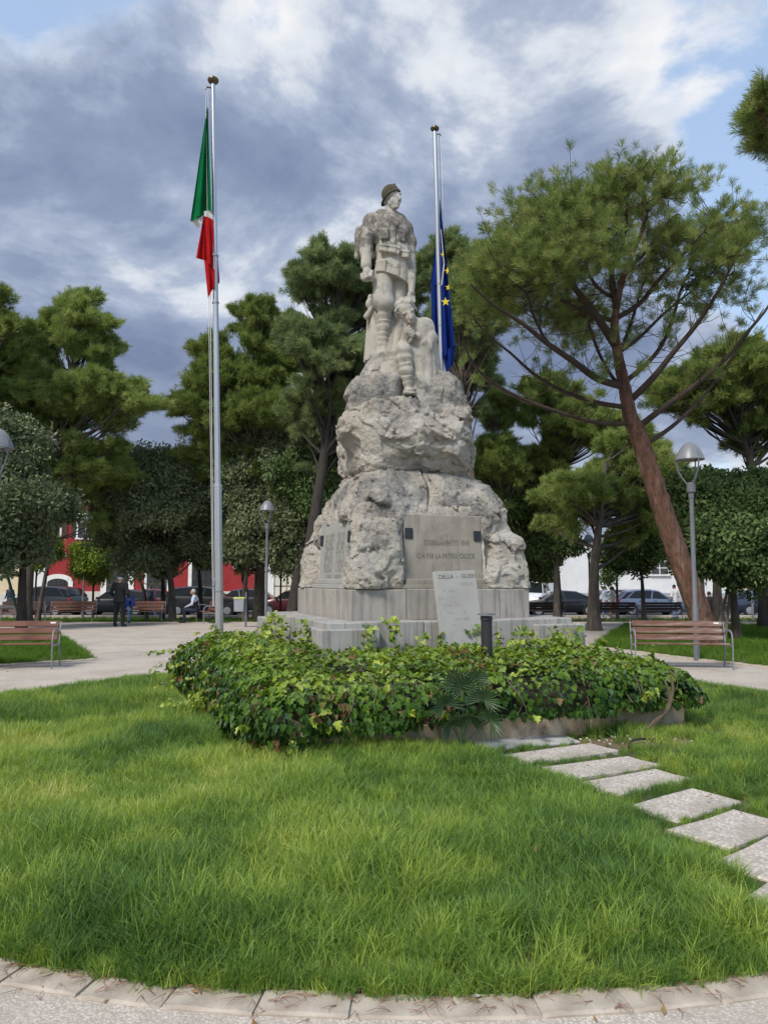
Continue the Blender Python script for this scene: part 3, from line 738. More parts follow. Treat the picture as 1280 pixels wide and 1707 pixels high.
M['blackpatch'] = mat('black_plate', [(0.012, 0.013, 0.018), (0.03, 0.032, 0.04)], 14, .45, .5, 30)

mon = thing('war_memorial', 'pale rocky stone war memorial with a standing and a kneeling carved soldier on top', 'monument', (MC.x, MC.y, 0.0))
def mon_link(name, me): # geometry built in world space, parented under the monument
    return link(name, me, mon, (-MC.x, -MC.y, 0))
rotU = Matrix.Rotation(TH, 3, 'Z')
def ubox(name, c, h, m, bev=.012, parent=None, lab=None):
    o = MB().box((0, 0, 0), h, bev=bev).obj(name, [m], parent or mon, loc=UV(*c) - Vector((MC.x, MC.y, 0)), rot=(0, 0, TH))
    if lab: o['label'] = lab
    return o
Z1, Z2, Z3 = 1.02, 1.09, 1.475
# stepped base: each side of a step is made of separate blocks, butted with narrow joints
HS = 1.68
def course(half, z0, z1, nblk, m, name, thick=.40, jit=.0):
    for side in range(4):
        a = side * math.pi / 2
        cuts = [-half, *sorted(-half + 2 * half * (i + 1 + random.uniform(-.12, .12)) / nblk for i in range(nblk - 1)), half - thick]
        cuts = [c if c < half - thick - .2 or i in (0, nblk) else half - thick - .3 for i, c in enumerate(cuts)]
        for c0, c1 in zip(cuts[:-1], cuts[1:]):
            if c1 - c0 < .05: continue
            uc = (c0 + c1) / 2; vc = -half + thick / 2
            u = uc * math.cos(a) - vc * math.sin(a); v = uc * math.sin(a) + vc * math.cos(a)
            dz = random.uniform(-jit, jit)
            MB().box((0, 0, 0), ((c1 - c0) / 2 - .003, thick / 2, (z1 - z0) / 2), bev=.01).obj(name, [m], mon, loc=UV(u, v, (z0 + z1) / 2 + dz) - Vector((MC.x, MC.y, 0)), rot=(0, 0, TH + a))
course(HS, -.1, Z2, 3, M['step'], 'step_block', jit=.004)
for su in (-1, 1):
    for sv in (-1, 1):
        # L-shaped corner piers, a little lower and proud of the step
        for (du, dv, hu, hv) in ((0, 1, .36, .085), (1, 0, .085, .36)):
            cu = 1.80 - (hu if dv else hv * 0 + .085); cv = 1.80 - (hv if dv else .36)
            if dv: cu, cv = 1.80 - .36, 1.80 - .085
            else: cu, cv = 1.80 - .085, 1.80 - .36 - .088
            ubox('corner_pier', (su * cu, sv * cv, (Z1 - .1) / 2), (hu, hv if dv else .36 - .085, (Z1 + .1) / 2), M['step'])
ubox('step_core', (0, 0, .58), (1.31, 1.31, .50), M['step'])
course(1.28, Z2 - .01, Z3, 3, M['plinth'], 'plinth_block', thick=.45, jit=.003)
ubox('plinth_core', (0, 0, 1.27), (.86, .86, .195), M['plinth'])

# ---- rocks
def rock_noise(s, amp=1.0, seed=0.0, strat=0.0):
    def fn(x, y, z):
        wx = fbm(x * 2.1 + seed, y * 2.1, z * 2.1, 3); wy = fbm(x * 2.1, y * 2.1 + seed + 31, z * 2.1, 3)
        X = x + .22 * (wx - .5); Y = y + .22 * (wy - .5); Zq = z + .25 * (wx - .5)
        f1, f2, p1 = worley(X * 2.6 + seed, Y * 2.6, Zq * 3.4 + strat * X, True)
        g1, g2, p2 = worley(X * 6.5, Y * 6.5 + seed, Zq * 8.5 + 1.2 * X, True)
        h1, h2, p3 = worley(X * 15, Y * 15 + seed, Zq * 19 + 2.0 * X, True)
        rid = np.abs(fbm(X * 9, Y * 9 + seed, Zq * 13, 3, .55) - .5) * 2
        crk = np.exp(-(f2 - f1) / .03) + .6 * np.exp(-(g2 - g1) / .04)
        return amp * (.038 * p1 + .026 * p2 + .013 * p3 + .014 * crk + .019 * (rid - .28) + .07 * (wx - .5))
    s.band(fn, .2); return s
def sbox(s, c, h, k, rnd, tz=0.0, shear=(0, 0), cut=False, rot=21.0, m=0):
    """rounded, tapered box in the monument frame"""
    c = np.array(c, float); a = R(rot); ca, sa = math.cos(a), math.sin(a)
    def fn(X, Y, Z):
        x = X - c[0]; y = Y - c[1]; z = Z - c[2]; t = z / h[2]
        u = ca * x + sa * y - shear[0] * z; v = -sa * x + ca * y - shear[1] * z
        f = 1 - tz * t
        q = [np.abs(u) - h[0] * f + rnd, np.abs(v) - h[1] * f + rnd, np.abs(z) - h[2] + rnd]
        return np.sqrt(sum(np.maximum(e, 0) ** 2 for e in q)) + np.minimum(np.maximum(np.maximum(q[0], q[1]), q[2]), 0) - rnd
    qq = math.hypot(h[0], h[1]) * (1 + abs(tz)); s.put(fn, c - [qq, qq, h[2]], c + [qq, qq, h[2]], k, m, cut); return s
W3 = lambda u, v, z: np.array(UV(u, v, z))
lo = lambda x, y, z: np.array([MC.x + x, MC.y + y, z])
# lower course: corner boulders and sides between the plaques
def lower_rock():
    s = SDF(lo(-1.75, -1.75, 1.44), lo(1.75, 1.75, 2.6), .022)
    sbox(s, W3(.02, .02, 1.98), (1.15, 1.13, .62), .05, .08, .05)
    sbox(s, W3(-.88, -1.02, 1.90), (.34, .26, .48), .05, .12, .10); s.ell(W3(-.95, -1.02, 1.72), (.34, .32, .34), .08)
    sbox(s, W3(1.03, -.92, 1.80), (.30, .32, .44), .06, .12, .16); s.ell(W3(1.08, -.90, 1.58), (.27, .36, .28), .10)
    sbox(s, W3(-1.00, .95, 1.74), (.27, .27, .40), .06, .12, .14); s.ell(W3(1.0, 1.0, 1.7), (.4, .4, .45), .08)
    rock_noise(s, 1.0, 3.0)
    s.box(W3(.065, -1.34, 1.9), (.575, .26, .46), .01, .01, rot=(0, 0, 21), cut=True)
    s.box(W3(-1.34, -.20, 1.9), (.26, .74, .46), .01, .01, rot=(0, 0, 21), cut=True)
    s.box(W3(0, 0, 1.2), (3, 3, .278), 0.001, .004, cut=True)
    return mon_link('rock_block', s.mesh('lower_rock', [M['rock']], 0))
lower_rock()
def tier_b():
    def shape():
        s = SDF(lo(-1.7, -1.7, 2.05), lo(1.7, 1.7, 3.5), .023)
        sbox(s, W3(0, 0, 2.56), (1.06, 1.03, .60), .05, .40, .17); s.ell(W3(0, 0, 2.66), (1.0, .97, .52), .1)
        s.ell(W3(-.66, -.64, 2.50), (.56, .52, .50), .12); s.ell(W3(.74, -.62, 2.50), (.50, .5, .48), .12)
        return s
    s = shape(); s.D += .09
    mon_link('mortar_core', s.mesh('mortar_core', [M['mortar']], 0))
    p = P(703, 830, 10.2)
    for sd_, cx, cy in ((-1, 0, 0), (1, 0, 0)):
        s = shape(); rock_noise(s, 1.15, 11.0 + 3 * sd_, .6)
        for c_, h_ in ((W3(.065, -1.34, 1.9), (.58, .26, .47)), (W3(-1.34, -.20, 1.9), (.26, .745, .47))): s.box(c_, h_, .01, .01, rot=(0, 0, 21), cut=True)
        X, Y, Z = s.grid((slice(None),) * 3)
        wob = .05 * np.sin(Z * 6 + 1) + .03 * np.sin(Y * 9)
        s.D = np.maximum(s.D, (sd_ * -1) * (X - p.x - .14 * (Y - 10.2) + wob) + .010).astype(np.float32)
        mon_link('rock_block', s.mesh('dome_rock', [M['rockgrey']], 0))
tier_b()
def tier_c():
    s = SDF(lo(-1.35, -1.3, 3.05), lo(1.4, 1.4, 4.45), .021)
    c = P(673, 742, 11.25)
    sbox(s, (c.x, 11.25, c.z + .02), (.80, .78, .54), .05, .18, -.02)
    s.ell((c.x - .55, 10.85, c.z + .18), (.42, .40, .32), .1); s.ell((c.x + .57, 10.9, c.z - .02), (.38, .42, .42), .1)
    s.ell((c.x - .05, 10.55, c.z + .05), (.55, .3, .40), .12)
    rock_noise(s, 1.25, 23.0, 1.2)
    s.ell((c.x - .86, 10.55, c.z - .26), (.20, .32, .30), .08, cut=True)
    return mon_link('rock_block', s.mesh('middle_rock', [M['rock']], 0))
tier_c()
def tier_d():
    s = SDF(lo(-1.3, -1.25, 3.85), lo(1.35, 1.3, 5.3), .021)
    a = P(674, 690, 11.25); b = P(668, 606, 11.25)
    sbox(s, (a.x, 11.25, a.z + .02), (.76, .72, .42), .06, .14, .10)
    s.cone((a.x - .02, 11.25, a.z - .1), (b.x, 11.3, b.z + .06), (.86, .80), (.50, .50), .1)
    q = P(640, 612, 11.1); s.ell((q.x, 11.1, q.z - .16), (.34, .36, .22), .1)
    q = P(735, 655, 11.0); s.ell((q.x, 11.0, q.z - .05), (.30, .36, .34), .1)
    q = P(705, 690, 10.7); s.ell((q.x, 10.8, q.z), (.40, .25, .24), .1)
    q = P(610, 665, 10.9); s.ell((q.x, 10.9, q.z), (.30, .36, .36), .1)
    rock_noise(s, .85, 41.0, .4)
    q = P(681, 640, 10.3); s.ell((q.x, 10.35, q.z), (.17, .42, .34), .08, cut=True)
    return mon_link('rock_block', s.mesh('upper_rock', [M['rockgrey']], 0))
tier_d()

# ---- plaques
def plaque(c, w, h, rz, m, lab, z0):
    p = MB().box((0, .03, h / 2 + .10), (w / 2, .06, h / 2 - .10 + .10 - .0), bev=.008).obj('plaque', [m], mon, loc=Vector(c) - Vector((MC.x, MC.y, 0)), rot=(R(-3), 0, rz)); p['label'] = lab
    MB().box((0, -.005, .09), (w / 2 + .01, .085, .035), bev=.008).obj('plaque_moulding', [m], p)
    MB().box((0, -.02, .025), (w / 2 + .035, .10, .03), bev=.008).obj('plaque_base', [m], p)
    return p
def mortar_edge(p_, w_, h_):
    for x0, z0, x1, z1 in ((-w_ / 2 - .02, .0, -w_ / 2 - .02, h_), (w_ / 2 + .02, .0, w_ / 2 + .02, h_), (-w_ / 2 - .03, h_ + .015, w_ / 2 + .03, h_ + .015)):
        n_ = 7; pts = [(x0 + (x1 - x0) * i / n_ + random.gauss(0, .007), .0 + random.gauss(0, .008), z0 + (z1 - z0) * i / n_ + random.gauss(0, .007)) for i in range(n_ + 1)]
        MB().tube(smooth_path_(pts, 3), [.024 + random.uniform(-.007, .008) for _ in range(n_ * 3 + 1)], 8).obj('mortar_edge', [M['mortar']], p_, smooth=True)
def smooth_path_(pts, n):
    pts = [Vector(q) for q in pts]; return [pts[i].lerp(pts[i + 1], j / n) for i in range(len(pts) - 1) for j in range(n)] + [pts[-1]]
ztop = P(742, 871, UV(.065, -1.14).y).z
fp = plaque(UV(.065, -1.145, Z3), 1.14, ztop - Z3, TH, M['plaque'], 'grey stone plaque carved with two lines of capitals', Z3)
H = ztop - Z3
mortar_edge(fp, 1.14, H)
for s, off in ((-1, 0), (1, -.02)):
    MB().box((s * .50, -.037, H * .77 + .05 + off), (.052, .010, .068), bev=.004).obj('black_plate', [M['blackpatch']], fp)
def incise(txt, size, parent, loc, wdt):
    me = text_mesh(txt, size, M['carved'], 'carved_letters', .003)
    xs = [v.co.x for v in me.vertices]; sx = wdt / (max(xs) - min(xs))
    return link('carved_letters', me, parent, loc, (R(90), 0, 0), (sx, 1, 1))
incise('ETERNAMENTE VIVE', .10, fp, (.05, -.031, H * .655 + .03), .66)
incise('CHI PER LA PATRIA CADDE', .10, fp, (.03, -.031, H * .47 + .02), .84)
# worn flame-like relief in the middle of the plaque
rl = MB()
for i, (x, z, w_, h_) in enumerate(((-.02, .80, .05, .05), (.05, .83, .06, .04), (.02, .74, .035, .06), (.09, .76, .04, .06), (-.04, .72, .03, .04))):
    rl.lathe([(.0, 0), (w_ * .8, .004), (w_, .0)], (x, -.031, H * z), 10, rot=Matrix.Rotation(R(90), 3, 'X') @ Matrix.Diagonal((1, h_ / w_, 1)))
rl.obj('worn_relief', [M['plaque']], fp, smooth=True)
ztl = P(555, 880, UV(-1.14, -.2).y).z
lp = plaque(UV(-1.145, -.20, Z3), 1.42, ztl - Z3, TH - math.pi / 2, M['plaque_left'], 'pale stone plaque with two columns of worn names', Z3)
HL = ztl - Z3
mortar_edge(lp, 1.42, HL)
for s in (-1, 1): MB().box((s * .63, -.037, HL * .76 + .05), (.055, .010, .075), bev=.004).obj('black_plate', [M['blackpatch']], lp)
def worn_rows(parent, x0, x1, z0, z1, rows, m, hh=.030, y=-.0335, fill=.8):
    """illegible worn carving: short incised strokes"""
    b = MB()
    for i in range(rows):
        z = z0 + (z1 - z0) * i / max(rows - 1, 1); x = x0 + random.uniform(0, .05); e = x1 - random.uniform(0, .25) * (x1 - x0)
        while x < e:
            if random.random() < fill:
                k = random.random()
                b.box((x, y, z), (.0045, .0015, hh * random.uniform(.7, 1)))
                if k < .5: b.box((x + .011, y, z + random.choice((-1, 0, 1)) * hh * .8), (.008, .0015, .004))
                if k > .4: b.box((x + .022, y, z), (.0045, .0015, hh * random.uniform(.6, 1)))
            x += random.uniform(.035, .05)
    b.obj('worn_carving', [m], parent)['kind'] = 'stuff'
M['worn'] = mat('worn_carving', [(0.27, 0.255, 0.23), (0.33, 0.315, 0.29)], 9, .9)
worn_rows(lp, -.50, -.02, .25, HL - .10, 9, M['worn']); worn_rows(lp, .06, .50, .25, HL - .10, 9, M['worn'])
worn_rows(lp, -.45, .45, .165, .165, 1, M['worn'])

# ---- loose inscribed slab leaning on the steps
sp0 = UV(-.04, -1.93, .72); zt = P(760, 958, 9.75).z
slab = thing('inscribed_slab', 'loose pale grey inscribed slab leaning against the memorial steps', 'stone slab', (sp0.x - .01, sp0.y, .70), TH)
SH = 1.02
so_ = MB().box((0, 0, SH / 2), (.285, .028, SH / 2), bev=.005).obj('slab', [M['slabstone']], slab, rot=(R(-11), R(-1.8), 0))
sx0 = link('carved_letters', text_mesh('DELLA  -  GUERRA', .072, M['carved'], 'carved_letters', .002), so_, (.06, -.0295, SH - .07), (R(90), 0, 0))
worn_rows(so_, .02, .24, SH - .165, SH - .165, 1, M['worn'], .022, -.0285); worn_rows(so_, -.24, .0, SH - .42, SH - .25, 3, M['worn'], .018, -.0285, .55); worn_rows(so_, -.2, .2, .35, .5, 3, M['worn'], .016, -.0285, .3)

# ------------------------------------------------------------------ the carved soldiers
YS = 11.22
def S(zx, zy, dy=0.0): return np.array(P(560 + zx / 4.375, 290 + zy / 4.375, YS + dy))
def soldier():
    s = SDF(S(110, 1400, -.62) * [1, 1, 1] - [0, 0, .05], S(700, 40, .62) + [0, 0, .05], .0115)
    s.lo[1] = YS - .62
    k = .05
    # legs and boots
    s.cap(S(470, 760, .06), S(462, 980, .06), .135, .12, k); s.cap(S(462, 980, .06), S(455, 1260, .08), .10, .08, k)
    s.cap(S(342, 740, -.04), S(348, 915, -.08), .150, .140, k)
    s.ell(S(360, 950, -.09), (.145, .15, .13), .06); s.ell(S(325, 900, -.08), (.12, .13, .16), .05)
    s.cap(S(352, 990, -.07), S(352, 1025, -.06), .105, .085, .03)
    s.chain([S(353, 1032, -.05), S(350, 1130, -.03), S(336, 1295, -.03)], [.098, .095, .072], k=.012, wrap=.076)
    s.ell(S(338, 1325, -.06), (.095, .12, .09), .03); s.cap(S(345, 1335, -.10), S(395, 1345, -.20), .075, .06, .04)
    # cloak behind the legs with hanging folds
    s.cone(S(330, 930, .17), S(335, 1375, .10), (.185, .12), (.245, .22), .04, folds=17, famp=.10, twist=.5)
    s.cone(S(460, 985, .20), S(455, 1360, .10), (.20, .10), (.26, .24), .05, folds=13, famp=.11, twist=2.6, ph=.8)
    s.ell(S(254, 897, .05), .046, .015); s.ell(S(252, 950, .06), (.075, .07, .085), .03); s.cap(S(280, 950, .04), S(222, 1040, .02), .035, .045, .02)
    s.cap(S(262, 920, .0), S(300, 985, -.02), .03, .03, .02)
    # coat skirt: flares, hangs lower on the right
    c0 = S(418, 560, .01); c1 = S(402, 775, .0)
    def skirt(X, Y, Z):
        t = np.clip((Z - c0[2]) / (c1[2] - c0[2]), 0, 1.2)
        x = X - (c0[0] + (c1[0] - c0[0]) * t); y = Y - (c0[1] + (c1[1] - c0[1]) * t)
        a = np.arctan2(y, x)
        rx = .235 + .028 * t; ry = .185 + .035 * t
        q = np.sqrt((x / rx) ** 2 + (y / ry) ** 2) - .035 * t * np.abs(np.sin(a * 5 + 1.2))
        zb = c1[2] - .10 * (x + .0) / .26 * 1.0 + .012
        return np.maximum((q - 1) * .19, np.maximum(zb - Z, Z - c0[2]))
    s.put(skirt, [c0[0] - .42, YS - .4, c1[2] - .2], [c0[0] + .42, YS + .4, c0[2]], .02)
    s.box(S(330, 680, -.185), (.075, .03, .075), .012, .012, rot=(0, 3, -14)); s.box(S(330, 640, -.185), (.082, .034, .022), .01, .008, rot=(0, 3, -14))
    s.cap(S(398, 600, -.205), S(392, 745, -.245), .012, .012, .006, cut=True); s.cap(S(470, 612, -.17), S(468, 770, -.2), .012, .012, .01, cut=True)
    # torso
    s.ell(S(398, 440, .0), (.262, .20, .34), .06); s.ell(S(415, 560, .0), (.238, .185, .15), .06)
    s.ell(S(345, 400, -.10), (.13, .10, .15), .06); s.ell(S(462, 415, -.07), (.13, .10, .15), .06)
    s.cap(S(262, 338, .0), S(505, 392, .05), .105, .095, .09)
    s.cap(S(330, 300, .03), S(470, 330, .05), .09, .08, .08)
    # belt and cartridge pouches
    def belt(X, Y, Z):
        x = X - c0[0]; y = Y - c0[1]; z = Z - (c0[2] + .02) + .28 * x
        q = np.sqrt((x / .255) ** 2 + (y / .205) ** 2); return np.maximum((q - 1) * .2, np.abs(z) - .030)
    s.put(belt, [c0[0] - .35, YS - .3, c0[2] - .25], [c0[0] + .35, YS + .3, c0[2] + .25], .008)
    for zx, zy, dy, w_ in ((352, 545, -.20, .062), (415, 553, -.215, .058), (505, 590, -.155, .06), (450, 565, -.2, .03)):
        s.box(S(zx, zy, dy), (w_, .05, .058), .014, .008, rot=(0, 12, -8)); s.box(S(zx, zy - 18, dy - .012), (w_ + .006, .052, .014), .008, .006, rot=(0, 12, -8))
    # chest pockets, straps, collar
    s.box(S(350, 440, -.185), (.072, .03, .075), .015, .015, rot=(6, 4, -16)); s.box(S(350, 412, -.195), (.078, .03, .018), .01, .008, rot=(6, 4, -16))
    s.box(S(470, 455, -.155), (.066, .03, .075), .015, .015, rot=(6, 8, 18)); s.box(S(470, 425, -.165), (.072, .03, .018), .01, .008, rot=(6, 8, 18))
    s.cap(S(432, 375, -.22), S(425, 545, -.215), .012, .012, .01); s.cap(S(290, 330, -.10), S(335, 530, -.19), .022, .022, .02); s.cap(S(500, 380, -.06), S(515, 570, -.12), .02, .02, .02)
    s.chain([S(362, 282, -.06), S(395, 330, -.17), S(440, 372, -.22)], [.030, .032, .018], k=.02); s.chain([S(470, 318, -.03), S(468, 338, -.12), S(442, 374, -.22)], [.028, .03, .018], k=.02)
    s.chain([S(362, 280, -.04), S(375, 275, .10), S(440, 285, .12), S(470, 315, -.02)], [.03, .03, .03, .03], k=.02)
    # pack and rolled blanket on the back
    s.box(S(245, 500, .17), (.21, .13, .21), .05, .03, rot=(0, -3, 8)); s.cap(S(165, 440, .10), S(160, 600, .12), .055, .05, .03)
    s.cap(S(180, 415, .14), S(330, 300, .20), .06, .07, .04)
    # right arm (left in the view), fist
    s.chain([S(252, 345, -.02), S(228, 450, -.05), S(222, 560, -.06)], [.110, .100, .088], k=.05); s.chain([S(222, 560, -.06), S(222, 660, -.14)], [.092, .068], k=.04)
    s.cap(S(221, 640, -.13), S(222, 672, -.15), .078, .080, .012)
    s.ell(S(230, 725, -.19), (.072, .068, .080), .03)
    for i in range(4): s.chain([S(190 + i * 24, 735, -.245 + .012 * i), S(196 + i * 22, 765, -.255 + .012 * i), S(205 + i * 19, 775, -.21)], [.026, .025, .022], k=.008)
    s.chain([S(262, 712, -.225), S(252, 748, -.275), S(228, 752, -.29)], [.028, .025, .022], k=.01)
    # left arm (right in the view), hand reaching down to the comrade
    s.chain([S(513, 405, .05), S(540, 500, .04), S(538, 620, .02)], [.095, .085, .075], k=.05); s.chain([S(538, 620, .02), S(548, 760, -.04), S(550, 835, -.08)], [.075, .062, .052], k=.03)
    s.cap(S(546, 690, -.0), S(548, 712, -.02), .074, .074, .012)
    s.ell(S(552, 868, -.11), (.048, .055, .068), .02)
    for i in range(4): s.chain([S(536 + i * 11, 885, -.14 + .01 * i), S(534 + i * 12, 915, -.17 + .012 * i), S(538 + i * 12, 935, -.16)], [.018, .017, .014], k=.006)
    s.chain([S(536, 860, -.12), S(526, 895, -.16)], [.018, .016], k=.008)
    # cloth wrinkles on jacket and breeches
    def wr(x, y, z):
        r = np.abs(fbm(x * 9 + z * 3, y * 9, z * 5.5, 3) - .5) * 2
        up = np.clip((z - (c1[2] - .05)) / .2, 0, 1) * np.clip((S(400, 300)[2] - z) / .1, 0, 1)
        lo_ = np.clip((c1[2] + .05 - z) / .1, 0, 1) * np.clip((z - S(350, 1000)[2]) / .1, 0, 1)
        return .022 * (r - .3) * (up + .6 * lo_)
    s.band(wr, .05)
    # neck, head, face turned to the right
    s.cap(S(396, 235, .0), S(402, 335, -.02), .078, .088, .03, 1)
    s.cap(S(372, 240, -.04), S(425, 340, -.13), .022, .02, .03, 1)
    s.ell(S(405, 165, -.01), (.105, .125, .14), .02, 1); s.ell(S(424, 190, -.05), (.082, .098, .125), .04, 1, rot=(0, 0, 30))
    s.ell(S(434, 222, -.075), (.060, .068, .062), .04, 1); s.ell(S(444, 240, -.105), (.034, .034, .030), .03, 1)
    s.cap(S(412, 146, -.125), S(470, 144, -.085), .020, .018, .02, 1)
    s.chain([S(455, 152, -.125), S(466, 178, -.16), S(468, 186, -.155)], [.016, .020, .024], k=.015, m=1); s.ell(S(456, 188, -.145), (.016, .016, .013), .01, 1); s.ell(S(474, 186, -.125), (.014, .016, .012), .01, 1)
    s.ell(S(427, 163, -.148), (.026, .02, .016), .012, 1, cut=True); s.ell(S(472, 160, -.105), (.018, .02, .016), .012, 1, cut=True)
    s.ell(S(428, 164, -.132), (.017, .014, .010), .004, 1); s.ell(S(470, 161, -.095), (.013, .014, .010), .004, 1)
    s.cap(S(443, 205, -.142), S(474, 203, -.115), .011, .009, .008, 1); s.cap(S(446, 216, -.138), S(470, 214, -.118), .011, .009, .008, 1)
    s.ell(S(408, 195, -.115), (.03, .03, .035), .03, 1)
    s.ell(S(358, 205, -.02), (.018, .032, .042), .015, 1)
    s.chain([S(362, 160, -.075), S(392, 212, -.115), S(426, 246, -.125)], [.010, .010, .010], k=.004, m=1); s.chain([S(356, 170, -.06), S(384, 222, -.10), S(420, 256, -.11)], [.009, .009, .009], k=.004, m=1)
    # steel helmet with brim and comb
    hc = S(398, 148, .0)
    t = SDF(hc - .30, hc + .30, .0115)
    t.ell(hc, (.140, .160, .138), .01, 2, rot=(0, -14, 0))
    Xg, Yg, Zg = t.grid((slice(None),) * 3)
    pl = (Zg - hc[2]) - .52 * (Xg - hc[0]) - .02 * (Yg - hc[1])    # brim plane: rises to the right and the rear
    t.D = np.maximum(t.D, -(pl + .042)).astype(np.float32)
    t.M[:] = 2
    def brim(X, Y, Z):
        x = X - hc[0]; y = Y - hc[1]; q = np.sqrt((x / .150) ** 2 + (y / .182) ** 2)
        z = (Z - hc[2]) - .52 * x - .02 * y + .042 + .05 * np.clip(-x / .15, 0, 1) ** 2
        return np.maximum((q - 1) * .17, np.abs(z) - .012)
    t.put(brim, hc - .25, hc + .25, .02, 2)
    t.cap(hc + [-.07, .09, .085], hc + [.06, -.08, .118], .012, .012, .03, 2)
    o = tuple(np.round((t.lo - s.lo) / s.vs).astype(int)); n = t.n
    # merge on the shared lattice
    sl = tuple(slice(max(a, 0), min(a + b, c)) for a, b, c in zip(o, n, s.n)); tl = tuple(slice(q.start - a, q.stop - a) for q, a in zip(sl, o))
    d = t.D[tl]; s.M[sl] = np.where(d < s.D[sl], 2, s.M[sl]); s.D[sl] = np.minimum(s.D[sl], d)
    ob = mon_link('standing_soldier', s.mesh('standing_soldier', [M['statue'], M['statue_clean'], M['lichen']], 0))
    ob['label'] = 'standing carved soldier in helmet, tunic and puttees'
    return ob
soldier()
def kneeler():
    S = lambda zx, zy, dy=0.0: np.array(P(560 + zx / 4.375, 290 + zy / 4.375, YS + dy - .20))
    s = SDF(S(400, 1680, -.70), S(790, 860, .45), .0115); k = .05
    # coat and body
    s.cap(S(605, 1150, -.10), S(600, 1400, -.12), .19, .21, .06); s.cone(S(615, 1230, -.10), S(625, 1600, -.12), (.20, .19), (.255, .24), .05, folds=15, famp=.09, twist=.8)
    s.cap(S(640, 1110, -.03), S(685, 1270, -.02), .13, .105, .06); s.cap(S(690, 1280, -.02), S(735, 1500, -.06), .10, .10, .06)
    s.ell(S(640, 1520, -.22), (.20, .16, .10), .06, rot=(0, 25, 0))
    # right-hand arm, sleeve rolled
    s.chain([S(662, 1105, -.10), S(690, 1200, -.16), S(668, 1262, -.24)], [.105, .092, .075], k=.04); s.chain([S(668, 1262, -.24), S(600, 1185, -.31)], [.052, .06], k=.02)
    s.cap(S(655, 1252, -.26), S(640, 1232, -.28), .068, .068, .01)
    # forearm and hand clutching the chest
    s.chain([S(560, 1330, -.22), S(480, 1250, -.30), S(512, 1185, -.37)], [.075, .062, .050], k=.03); s.ell(S(525, 1165, -.385), (.050, .040, .065), .02, rot=(0, 15, 0))
    for i in range(4): s.chain([S(512 + i * 14, 1160 + i * 9, -.42), S(520 + i * 16, 1126 + i * 14, -.425), S(535 + i * 14, 1112 + i * 18, -.39)], [.019, .018, .015], k=.005)
    s.chain([S(498, 1175, -.40), S(492, 1140, -.41)], [.020, .017], k=.008)
    # legs
    s.cap(S(495, 1300, -.32), S(600, 1390, -.12), .115, .16, k); s.ell(S(490, 1290, -.36), (.108, .12, .115), .05)
    s.chain([S(498, 1352, -.36), S(512, 1440, -.36), S(526, 1555, -.34)], [.108, .098, .070], k=.012, wrap=.076)
    s.ell(S(533, 1590, -.40), (.080, .13, .060), .03); s.box(S(534, 1612, -.42), (.085, .15, .016), .012, .01)
    s.cap(S(450, 1360, -.1), S(470, 1640, -.12), .12, .14, .06)
    def wr(x, y, z):
        r = np.abs(fbm(x * 10 + z * 5, y * 9, z * 5.0, 3) - .5) * 2
        return .024 * (r - .3) * np.clip((S(600, 1110)[2] - z) / .08, 0, 1)
    s.band(wr, .05)
    # head bowed to the right
    s.cap(S(545, 1060, -.16), S(610, 1140, -.10), .085, .10, .04)
    s.ell(S(515, 1005, -.23), (.112, .130, .165), .03, rot=(18, -18, 0)); s.ell(S(540, 1050, -.285), (.072, .085, .085), .04, rot=(15, -18, 0)); s.ell(S(548, 1082, -.31), (.036, .036, .034), .03)
    s.cap(S(488, 1022, -.345), S(562, 990, -.335), .019, .019, .015)
    s.chain([S(534, 1012, -.365), S(546, 1048, -.405), S(547, 1056, -.40)], [.016, .020, .023], k=.012)
    s.ell(S(512, 1034, -.362), (.024, .02, .015), .01, cut=True); s.ell(S(562, 1012, -.35), (.022, .02, .015), .01, cut=True)
    s.cap(S(532, 1076, -.375), S(562, 1068, -.365), .010, .009, .006); s.cap(S(536, 1086, -.37), S(562, 1078, -.36), .010, .009, .006)
    s.ell(S(582, 985, -.20), (.016, .03, .04), .012, rot=(0, -18, 0)); s.ell(S(455, 1010, -.22), (.016, .03, .04), .012)
    t = SDF(S(400, 1130, -.60), S(680, 860, .15), .0115)
    t.ell(S(505, 965, -.21), (.138, .150, .128), .01, rot=(0, -18, 0)); t.ell(S(470, 1000, -.15), (.09, .13, .12), .05)
    t.band(lambda x, y, z: .035 * (worley(x * 14, y * 14, z * 14)[0] - .45) + .006 * np.sin(60 * x + 35 * z), .06)
    o = np.round((t.lo - s.lo) / s.vs).astype(int)
    sl = tuple(slice(max(a, 0), min(a + b, c)) for a, b, c in zip(o, t.n, s.n)); tl = tuple(slice(q.start - a, q.stop - a) for q, a in zip(sl, o))
    s.D[sl] = np.minimum(s.D[sl], t.D[tl])
    ob = mon_link('kneeling_soldier', s.mesh('kneeling_soldier', [M['statue_low']], 0))
    ob['label'] = 'kneeling carved soldier with bowed head and hand on chest'
    h = SDF(S(640, 1680, -.55), S(840, 1440, .2), .0125); c = S(738, 1560, -.17)
    h.ell(c, (.155, .16, .135), .02, rot=(20, 30, 0)); h.ell(c + [-.03, 0, .03], (.10, .13, .10), .03)
    h.cone(c + [0, 0, -.06], c + [0, 0, -.085], (.175, .19), (.18, .195), .03)
    h.band(lambda x, y, z: .03 * (fbm(x * 7, y * 7, z * 7, 4) - .5), .06)
    ob = mon_link('carved_helmet', h.mesh('carved_helmet', [M['helmetstone']], 1)); ob['label'] = 'brownish carved helmet lying on the rock'
kneeler()
